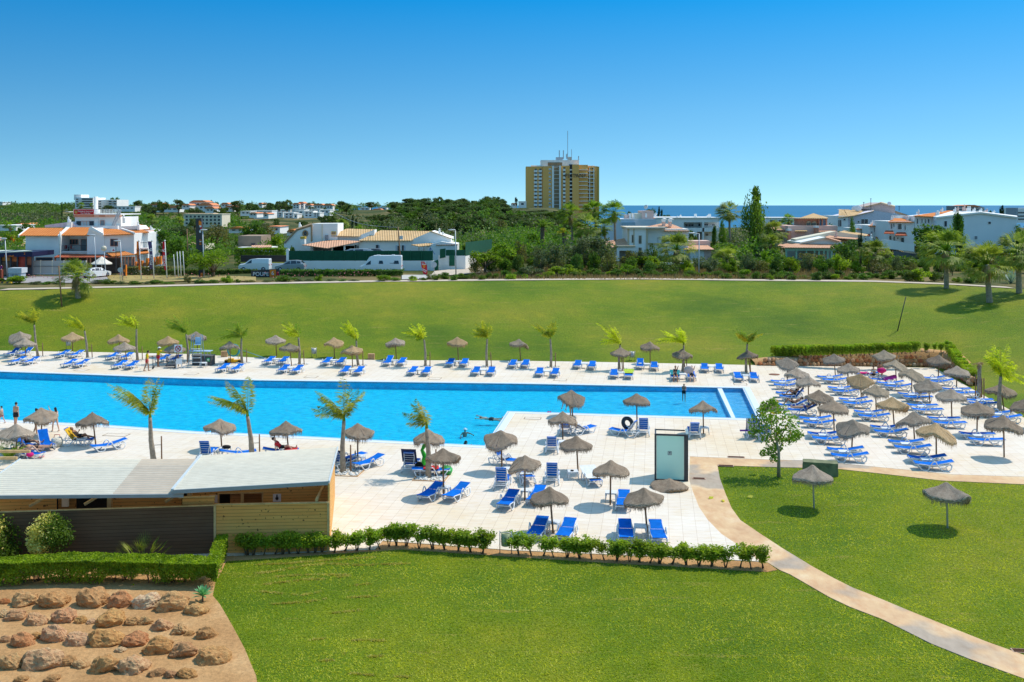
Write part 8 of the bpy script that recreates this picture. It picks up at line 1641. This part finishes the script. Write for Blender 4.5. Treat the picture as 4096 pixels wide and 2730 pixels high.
for i,(t_,x,y,mt,lb)in enumerate((('B2',333,259,m_tw['magenta'],'left pink flip-flop on the pool edge'),('B2',352,259,m_tw['magenta'],'right pink flip-flop on the pool edge'),('B0',370,674,M('pink rubber',(.7,.25,.3),.6),'left pink flip-flop at the sunbathers\' feet'),('B0',396,671,M('pink rubber',(.7,.25,.3),.6),'right pink flip-flop at the sunbathers\' feet'),('B2',488,446,m_white,'white sandal under the striped towel'))):
 o=MB().ell((0,0,0),(.07,.14,.03),10,5).build('flip_flop',mt);o.location=Pz(t_,x,y)+Vector((0,0,.085));tag(o,lb,'flip-flop','flip-flops on the paving')
o=MB().lathe([(.09,0),(.1,.03),(.07,.04),(.06,.02),(.01,.02)],12).build('ashtray',m_black);o.location=P(*S('B2',553,790),.50);tag(o,'dark ashtray on the white table','ashtray');o=MB().lathe([(.04,0),(.04,.2),(.015,.26),(.015,.3)],10).build('bottle',m_black);o.location=P(*S('B1',912,648),.49);tag(o,'small dark bottle on the table at the hut corner','bottle')
o=MB().box(-.07,.07,-.07,.07,0,.2).build('cup',m_white);o.location=Pz('A0',1695,815)+Vector((0,0,.04));tag(o,'small white pot on the paving near the plastic chair','pot');o=MB().tube([(0,0,0),(1.3,0,0)],.06,8).build('pool_noodle',M('purple foam',(.16,.05,.30),.7));o.location=P(*S('B2',2095,420),.5);tag(o,'purple foam noodle on the lounger left of the orange tree','pool noodle')
#  woods
KO=[(70,800,600,1080,158),(1130,890,1840,1060,150),(2410,890,2860,1040,165),(2410,845,2880,940,222),(2103,600,2397,838,900),(3130,850,3400,950,178),(3130,940,3420,1020,164),(3345,805,3660,920,235),(3420,860,3670,985,190),(3650,845,4070,990,190),(296,778,545,832,520),(730,850,900,905,340),(950,940,1040,1000,200)]
for a in FH:x0,y0=S(a[0],a[2],a[3]-16);x1,y1=S(a[0],a[4],a[5]-4);KO.append((x0,y0,x1,y1,a[1]))
def blocked(px,yt,yb,hw,d):
 for x0,y0,x1,y1,dd in KO:
  if d<dd+6 and px+hw>x0 and px-hw<x1 and yb>y0 and yt<y1:return True
 return False
r_=random.Random(99);n_i=0;wood=[]
for row in range(9):
 d=lerp(620,290,row/8);ytop=lerp(158,320,(row/8)**1.1);x=1030+r_.uniform(0,50)
 while x<2353+(560 if row>2 else 170):
  yt=ytop+r_.uniform(-26,26);px,py=S('T1',x,yt-(38*(1-row/8)if x>1350 else-8));hw=r_.uniform(46,74)*TS
  x+=r_.uniform(58,84)
  if px>2080:py=max(py,r_.uniform(838,850))
  if px>2440:continue
  X=(px-CX)/F*d;zb=gz(X,d);yb=HZ+(HC-zb)*F/d
  if blocked(px,py,yb,hw,d):continue
  wood.append((px,py,hw,d))
for px,py,hw,d in sorted(wood):tree(r_.choice(('pine','pine','dark','pine','round')),px,py,hw,d,'dark green tree, %s from the left in the wood between the hillside and the tower'%nth(n_i),'trees of the wood beside the ochre tower');n_i+=1
SK=[('T0',1065,100,62,540),('T0',935,112,40,560),('T0',1640,124,62,540),('T0',1430,145,60,560),('T0',1970,124,40,520),('T0',1850,178,40,470),('T0',2190,130,70,480),('T0',2310,142,60,500),('T0',2040,195,75,430),('T0',1790,190,70,430),('T0',1280,128,55,500),('T0',1340,150,60,480),('T0',1500,118,50,490),('T0',1400,175,60,450),('T0',985,175,70,470),('T0',1790,280,60,320),('T1',5,165,40,460),('T1',110,150,60,470),('T1',215,122,45,480),('T1',285,116,55,485),('T1',505,142,45,700),('T1',570,155,40,700),('T1',660,165,50,700),('T1',790,140,66,520),('T1',830,170,60,500),('T1',510,195,40,560),('T1',615,205,36,560),('T1',640,255,65,330),('T1',700,265,60,325),('T1',420,320,70,300),('T1',175,300,45,330),('T1',1260,140,50,620),('T1',1450,108,60,600),('T1',1560,112,60,600),('T1',1770,115,62,600),('T1',1860,122,60,610),('T1',2170,106,66,600),('T1',2020,130,62,600),('T1',2250,125,50,600),('T1',1060,150,55,620)]
for i,(t_,x,y,hw,d)in enumerate(SK):tree('pine' if i%4 else 'dark',*S(t_,x,y),hw*TS,d,'dark pine on the skyline, %s from the list of hilltop trees'%nth(i)if False else 'dark hilltop pine, %s along the left skyline'%nth(i),'pines along the left skyline')
tz('cyp','T0',569,143,10,420,'thin black cypress standing alone on the left skyline');tz('cyp','T1',519,312,9,250,'thin dark cypress behind the round window gable');tz('cyp','T2',38,105,22,760,'distant tall conifer left of the ochre tower')
i=0
for row in range(3):
 x=1900+row*30
 while x<4130:
  d=143+row*9+R.uniform(-3,3);hw=R.uniform(22,40);py=HZ+lerp(205,175,row/2)+R.uniform(-22,16)+(10 if x>3500 else 0);yb=HZ+10*F/d
  if not(2400<x<2870 and row==2)and not(row==2 and 3120<x<3420):tree(R.choice(('bush','bushd','bushb','olive','bush','dry')),x,py,hw,d,'green shrub, %s in the planted belt between the path and the right houses'%nth(i),'shrubs of the belt behind the ridge path');i+=1
  x+=R.uniform(48,90)
mats_=[('dark',.3),('mid',.3),('olive',.3),('pine',.1)];WB={k:([],[])for k,_ in mats_}
def crownblob(X,Y,Z,rx,rz,key,n,sz):
 v,f=WB[key]
 cs=[Vector((X+r_.gauss(0,.4)*rx,Y+r_.gauss(0,.4)*rx,Z+rz*r_.uniform(.6,1.4)))for _ in range(5)]
 for _ in range(n):c=r_.choice(cs);q=Vector((r_.gauss(0,1),r_.gauss(0,1),r_.gauss(0,1))).normalized()*r_.random()**.4;leafquad(v,f,c+Vector((q.x*rx*.6,q.y*rx*.6,abs(q.z)*rz*.7-.1*rz)),sz*r_.uniform(.7,1.3),r_)
for _ in range(5600):
 d=175*(720/175)**r_.random();px=r_.uniform(-150,2200)if r_.random()<.78 else r_.uniform(2200,4300)
 if px>2200:
  if d>330:continue
  d=150+(d-175)*.6
 X=(px-CX)/F*d;Z=gz(X,d);big=r_.random();rx=r_.uniform(1.2,2.6)if big<.6 else r_.uniform(2.4,4.2);rz=rx*r_.uniform(.7,1.0);hwp=rx/d*F;yb=HZ+(HC-Z)*F/d;yt=yb-2.2*rz*F/d
 if d<420 and 1000<px<2150 and noise.noise(Vector((X*.03,d*.02,9)))>.12 and d<300:continue
 if yt<797:continue
 if 1050<px<2420 and d>270 and r_.random()<.8:continue
 if blocked(px,yt,yb,hwp*.8,d):continue
 nz=noise.noise(Vector((X*.012,d*.012,2)));key='olive' if nz>.12 else('mid' if r_.random()<.45 else 'dark')
 if d>450:key='dark' if r_.random()<.6 else 'pine'
 crownblob(X,d,Z-.3,rx,rz,key,110 if d<350 else 60,.30 if d<300 else .50)
for _ in range(900):
 d=r_.uniform(560,745);px=r_.uniform(-200,2090);X=(px-CX)/F*d;Z=gz(X,d);tp=HC-(interp(px,[(0,800),(500,806),(700,812),(1300,812),(1500,806),(2100,808)])+r_.uniform(-4,14)-HZ)/F*d;rx=r_.uniform(3,5.5)
 if tp-Z<2 or blocked(px,HZ+(HC-tp)*F/d,HZ+(HC-Z)*F/d,rx/d*F,d):continue
 crownblob(X,d,Z,rx,(tp-Z)*.45,'dark' if r_.random()<.5 else 'pine',70,.6)
nm_={'dark':'woodland','mid':'shrubland','olive':'olive_scrub','pine':'pine_wood'}
for key,(v,f)in WB.items():
 if v:b=MB();b.add(v,f);tag(b.build(nm_[key],FOL[key]),{'dark':'dark green woodland mass covering the hillside between the houses','mid':'mid green shrubs covering the land behind the houses','olive':'grey green scrub on the left hillside','pine':'far dark pine wood along the skyline'}[key],'woodland',kind='stuff')
 #  people
def skin(c):return M('skin',c,.55,.06,6,spec=.35)
SK1,SK2,SK3=skin((.58,.32,.20)),skin((.36,.17,.09)),skin((.66,.40,.28));HB,HR=M('dark hair',(.02,.014,.01),.6),M('brown hair',(.16,.08,.035),.6)
def remesh(b,name,mat,parent,vox):
 me=b.mesh(name,mat);o=obj(name,me,parent);m=o.modifiers.new('r','REMESH');m.mode='VOXEL';m.voxel_size=vox;s=o.modifiers.new('s','SMOOTH');s.iterations=2;s.factor=.5
 m2=bpy.data.meshes.new_from_object(o.evaluated_get(bpy.context.evaluated_depsgraph_get()));o.modifiers.clear();o.data=m2
 for p in m2.polygons:p.use_smooth=True
 if not m2.materials:m2.materials.append(mat)
 return o
def dv(a,s=0.0):a=rad(a);return Vector((s,math.sin(a),-math.cos(a))).normalized()
def person(label,loc,face,skin_,torso=0,th=((2,0),(-2,0)),cf=(0,0),ua=((5,.12),(-5,.12)),fa=(15,10),pz=None,female=False,shorts=None,shirt=None,top=None,hair=HB,bun=False,long=False,hat=None,hs=1.0,nod=0,group='people round the pool',smooth_b=None):
 """angles in degrees from straight down towards the front (+y): thigh/arm (angle, sideways), calf, forearm; torso from upright"""
 t=thing('person',label,'person',loc,face,group,hs);b=MB();T=rad(torso);up=Vector((0,math.sin(T),math.cos(T)));fw=Vector((0,math.cos(T),-math.sin(T)));X=Vector((1,0,0))
 LT,LC=.44,.43;legs=[];pel=Vector((0,0,0))
 for i,s in enumerate((-1,1)):
  hip=pel+X*s*.09;kn=hip+dv(th[i][0],s*th[i][1])*LT;an=kn+dv(cf[i])*LC;legs.append((hip,kn,an))
 low=min(l[2].z for l in legs)-.075 if pz is None else None;z=-low if pz is None else pz;pel=Vector((0,0,z));legs=[tuple(p+pel for p in l)for l in legs]
 w=.88 if female else 1.0;ch=pel+up*.34;sh=pel+up*.48;nk=pel+up*.53;hd=nk+up*.14+fw*(.02+nod*.05)-up*nod*.03
 R3=lambda a:Matrix.Rotation(-a,4,'X')
 b.ell(pel+up*.02,(.165 if female else .155,.105,.12),14,10,R3(T));b.ell(pel+up*.16,(.125*w,.09,.14),14,10,R3(T));b.ell(ch,(.165*w,.105,.17),14,10,R3(T));b.ell(sh-up*.03,(.185*w,.08,.075),14,10,R3(T));b.tube([sh,nk+up*.05],[.06,.052],10)
 if female:
  for s in(-1,1):b.ell(ch+up*.02+X*s*.07+fw*.085,.058,10,8)
 b.ell(hd,(.075,.095,.115),14,12,R3(T));b.ell(hd+fw*.098-up*.012,(.013,.02,.022),8,6);b.ell(hd-up*.07+fw*.045,(.045,.045,.045),10,8)
 for s in(-1,1):b.ell(hd+X*s*.077,(.012,.022,.032),8,6)
 for i,s in enumerate((-1,1)):
  hip,kn,an=legs[i];b.tube([hip+Vector((0,0,.02)),hip.lerp(kn,.35),kn,kn.lerp(an,.35),an],[.088,.078,.052,.054,.034],12);ft=(Vector((0,1,-.12))if abs(cf[i])<60 else-dv(cf[i]+90)).normalized()if abs(cf[i])<60 else Vector((0,.35,.94));he=an+(-ft*.04)+Vector((0,0,-.03 if abs(cf[i])<60 else 0));b.tube([he,an+ft*.06-Vector((0,0,.03 if abs(cf[i])<60 else 0)),an+ft*.17-Vector((0,0,.05 if abs(cf[i])<60 else 0))],[.036,.038,.026],10)
  s0=sh-up*.02+X*s*.165*w;el=s0+dv(ua[i][0],s*ua[i][1])*.29;wr=el+dv(fa[i],s*ua[i][1]*.4)*.25;b.ell(s0,.052,10,8);b.tube([s0,s0.lerp(el,.5),el,el.lerp(wr,.3),wr],[.048,.044,.036,.036,.026],10)
  hn=(wr-el).normalized();sd_=hn.cross(X).normalized();pm=wr+hn*.05;b.ell(pm,(.028,.038,.040),10,8)
  for k,L_ in enumerate((.062,.072,.068,.052)):q0=pm+hn*.02+sd_*(k-1.5)*.021;b.tube([q0,q0+hn*L_*.6,q0+hn*L_+X*-s*.018],[.0115,.0105,.009],7)
  b.tube([pm+sd_*-.03-hn*.01,pm-sd_*.058+hn*.03,pm-sd_*.06+hn*.055],[.013,.012,.010],7)
 remesh(b,'body',skin_,t,.0105)
 for s in(-1,1):MB().ell(hd+X*s*.03+fw*.086+up*.012,(.010,.007,.007),8,6).build('eye',m_dark,t)
 MB().ell(hd+fw*.088-up*.052,(.022,.008,.006),8,6).build('mouth',M('lips',(.40,.12,.10),.5),t)
 h=MB()
 if hair is not None:
  h.ell(hd+up*.03-fw*.018,(.086,.098,.10),14,10,R3(T))
  if long:h.tube([hd-fw*.05,hd-fw*.09-up*.15,hd-fw*.10-up*.34],[.085,.075,.04],12)
  if bun:h.ell(hd+up*.10-fw*.07,.045,10,8)
  h.build('hair',hair,t)
 if hat:MB().ell(hd+up*.06,(.095,.11,.085),14,8).lathe([(.17,.0),(.17,.012),(.09,.03)],16,tuple(hd+up*.045)).build('hat',hat,t)
 if shorts:
  c=MB();c.ell(pel+up*.03,(.185,.128,.12),14,10,R3(T));ln=.5 if not female else .08
  for hip,kn,an in legs:c.tube([hip+Vector((0,0,.03)),hip.lerp(kn,ln)],[.108,.100 if not female else .095],12)
  remesh(c,'swim_shorts' if not female else 'bikini_bottom',shorts,t,.018)
 if top:c=MB();c.tube([ch+up*.03-fw*.02,ch+up*-.02-fw*.02],[.172,.168],16);q=c;q.v=[(x*.95,y*1,z_)for x,y,z_ in q.v];c.ell(ch+up*.02+X*.07+fw*.09,.066,10,8).ell(ch+up*.02-X*.07+fw*.09,.066,10,8);c.build('bikini_top',top,t)
 if shirt:
  c=MB();c.ell(pel+up*.14,(.165,.125,.17),14,10,R3(T));c.ell(ch,(.185,.128,.19),14,10,R3(T));c.ell(sh-up*.04,(.20,.098,.085),14,10,R3(T))
  for i,s in enumerate((-1,1)):s0=sh-up*.02+X*s*.165;el=s0+dv(ua[i][0],s*ua[i][1])*.29;c.tube([s0,s0.lerp(el,.65)],[.072,.068],10)
  remesh(c,'shirt',shirt,t,.018)
 return t
m_ysh,m_rsh,m_bsh,m_whit=M('yellow shirt',(.80,.52,.0),.8),M('red shorts',(.62,.01,.02),.8),M('black trunks',(.012,.014,.02),.7),M('white cloth',(.75,.75,.75),.8)
up_=Vector((0,0,.04))
person('lifeguard in a yellow shirt and red shorts walking barefoot, looking at his phone',Pz('A0',1350,843)+up_,rad(-70),SK2,4,((14,0),(-10,.02)),(2,-22),((12,.1),(-8,.14)),(95,10),shorts=m_rsh,shirt=m_ysh,nod=1,hs=1.10)
person('lifeguard in a yellow shirt, red shorts and a white sun hat holding a trolley',Pz('A0',1453,803)+up_,rad(-35),SK2,6,((4,.02),(-4,.02)),(0,0),((35,.1),(75,.2)),(50,70),shorts=m_rsh,shirt=m_ysh,hat=m_whit,hs=1.06,nod=.6)
person('man in black trunks standing on the pool edge with his back to the camera',Pz('B0',145,400)+up_,rad(-12),SK1,2,((6,.05),(-12,.08)),(0,-14),((3,.14),(-6,.16)),(12,4),shorts=m_bsh,hs=.99)
person('woman with her hair in a bun walking behind the parasol by the pool',Pz('B0',330,462)+up_,rad(-30),SK1,3,((12,.04),(-14,.06)),(4,-24),((20,.2),(-15,.2)),(60,20),female=True,shorts=m_bsh,top=m_bsh,bun=True,hs=.98)
person('woman with long black hair walking along the pool, hand at her face',Pz('B0',508,434)+up_,rad(55),SK3,-2,((16,.03),(-16,.05)),(6,-26),((110,.3),(10,.2)),(150,30),female=True,shorts=m_whit,top=m_whit,long=True,hs=.93)
person('child walking off the left edge of the picture beside the pool',Pz('B0',15,362)+up_,rad(90),SK3,0,((16,.03),(-16,.05)),(6,-26),shorts=m_tw['magenta'],hs=.7)
def onl(t_,x,y,z=.42):return P(*S(t_,x,y),z)
q=Vector(seatP('B0',715,490));person('bald man reclining on the yellow towel, one knee raised and hand at his chin',(q.x+.1,q.y,.50),rad(-88),SK2,-48,((88,.05),(112,.08)),(80,42),((20,.12),(40,.1)),(150,60),pz=.08,shorts=m_bsh,hair=None,hs=1.0)
q=Vector(seatP('B0',250,615));person('sunbather lying on the front lounger at the left edge with legs stretched',(q.x,q.y-.05,.50),rad(-80),SK3,-78,((86,.06),(120,.05)),(88,40),((60,.2),(90,.2)),(80,100),pz=.08,female=True,shorts=m_bsh,top=m_bsh,hair=HR)
person('sunbather lying behind the other one at the left edge, feet to the right',(q.x+.1,q.y+.75,.50),rad(-80),SK1,-86,((88,.05),(88,.05)),(89,89),((60,.2),(90,.2)),(80,100),pz=.08,shorts=m_bsh)
q=Vector(seatP('B0',250,540));person('person in dark clothes sitting on a lounger behind the left parasol',(q.x,q.y,.50),rad(-80),SK2,-30,((86,.05),(100,.05)),(80,50),pz=.08,shorts=m_bsh,shirt=M('navy shirt',(.03,.025,.06),.8))
def swimmer(lb,t_,x,y,face,sk,**k):q=P(*S(t_,x,y),-.05);return person(lb,(q.x,q.y,-1.52),face,sk,8,((30,.1),(-20,.1)),(-10,-50),((80,.8),(70,.8)),(80,60),pz=.78,group='swimmers in the pool',**k)
swimmer('swimmer with a white cap and arms spread, farther one near the pool corner','B1',1918,408,rad(200),SK2,shorts=m_bsh,hat=m_whit)
swimmer('dark haired swimmer standing nearest the inner pool corner','B1',1915,528,rad(-70),SK1,shorts=m_bsh,female=True,long=True)
q=P(*S('B1',2130,300),0);person('person swimming face down on the surface towards the open pool',(q.x+.2,q.y,-.12),rad(85),SK3,84,((-86,.1),(-90,.1)),(-80,-92),((95,.6),(100,.6)),(95,100),pz=.0,shorts=m_bsh,hair=HR,group='swimmers in the pool')
person('boy in dark shorts standing in the shallow end with folded arms',Pz('B2',1580,138,-.10)+Vector((0,0,-.1)),rad(175),SK2,4,((3,.04),(-3,.04)),(0,0),((40,.0),(35,.0)),(80,85),shorts=m_bsh,hair=HR,nod=1.2,hs=.80)
person('bather in patterned shorts bending down under the parasol at the pool edge',Pz('B2',537,292)+up_,rad(120),SK1,62,((10,.05),(-6,.05)),(-4,-6),((10,.1),(20,.1)),(10,15),shorts=m_tw['navy'],hs=1.0)
for i,(x,y,lb,sk)in enumerate(((1500,885,'person on the teal towel shading the eyes, under the ninth dark parasol',SK2),(1650,885,'person under the spread towel right of the teal towel',SK3))):
 q=Vector(seatP('A2',x,y));person(lb,(q.x,q.y-.15,.50),rad(172),sk,-22,((70,.15),(74,.15)),(20,14),((150,.2),(40,.1)),(110,60),pz=.08,female=i==0,shorts=m_bsh,top=m_bsh if i==0 else None,hair=HR)
q=Vector(seatP('A2',1497,872));towel(q,YAW,'teal','teal patterned towel on a lounger below the slope',-.2,1.0,.36,15);o=MB().ell((0,0,0),(.42,.12,.34),12,8).build('beach_cloth',M('beige cloth',(.55,.42,.38),.9));o.location=P(*S('A2',1625,828),1.0);tag(o,'beige cloth held up behind the seated bather','cloth')
q=Vector(seatP('A3',1000,885));person('woman seen from behind sitting on a lounger edge near the rock wall',(q.x-.3,q.y-.1,.50),rad(5),SK1,4,((84,.1),(84,.1)),(8,8),((12,.12),(12,.12)),(20,20),pz=.08,female=True,shorts=m_bsh,top=M('white green strap',(.5,.7,.62),.7),bun=True,hair=HR)
q=Vector(seatP('A3',1000,845));person('tanned person leaning forward behind the seated woman by the rocks',(q.x+.2,q.y,.50),rad(170),SK2,25,((84,.1),(84,.1)),(8,8),((40,.12),(40,.12)),(60,60),pz=.08,shorts=m_bsh)
q=Vector(seatP('B3',235,100));person('woman reading on a raised lounger at the left of the right terrace',(q.x+.05,q.y,.50),rad(81),SK2,-38,((88,.05),(125,.06)),(88,40),((50,.1),(50,.1)),(110,110),pz=.08,female=True,shorts=m_bsh,top=m_bsh,hair=HR)
q=Vector(seatP('B3',235,178));person('man with both knees up lying below the reading woman',(q.x+.0,q.y,.50),rad(81),SK2,-62,((120,.05),(118,.08)),(45,40),((50,.1),(50,.1)),(110,110),pz=.08,shorts=m_bsh)
q=Vector(seatP('B3',320,222));person('woman in a blue bikini lying flat with legs stretched to the left',(q.x+.1,q.y,.50),rad(81),SK1,-66,((88,.04),(89,.04)),(89,89),((50,.3),(50,.2)),(20,120),pz=.08,female=True,shorts=M('blue bikini',(.01,.06,.4),.7),top=M('blue bikini',(.01,.06,.4),.7),hair=HR)
q=Vector(seatP('B1',230,596));person('sunbather in a red top just visible over the high roof',(q.x,q.y,.50),rad(-80),SK3,-40,((90,.04),(110,.04)),(80,40),pz=.08,shorts=m_bsh,shirt=m_redb)
# - drop prototypes that were never placed
for r in PROTO:
 if r.as_pointer()not in USED:
  def kill(o):
   for c in KIDS.get(o.as_pointer(),()):kill(c)
   bpy.data.objects.remove(o)
  kill(r)
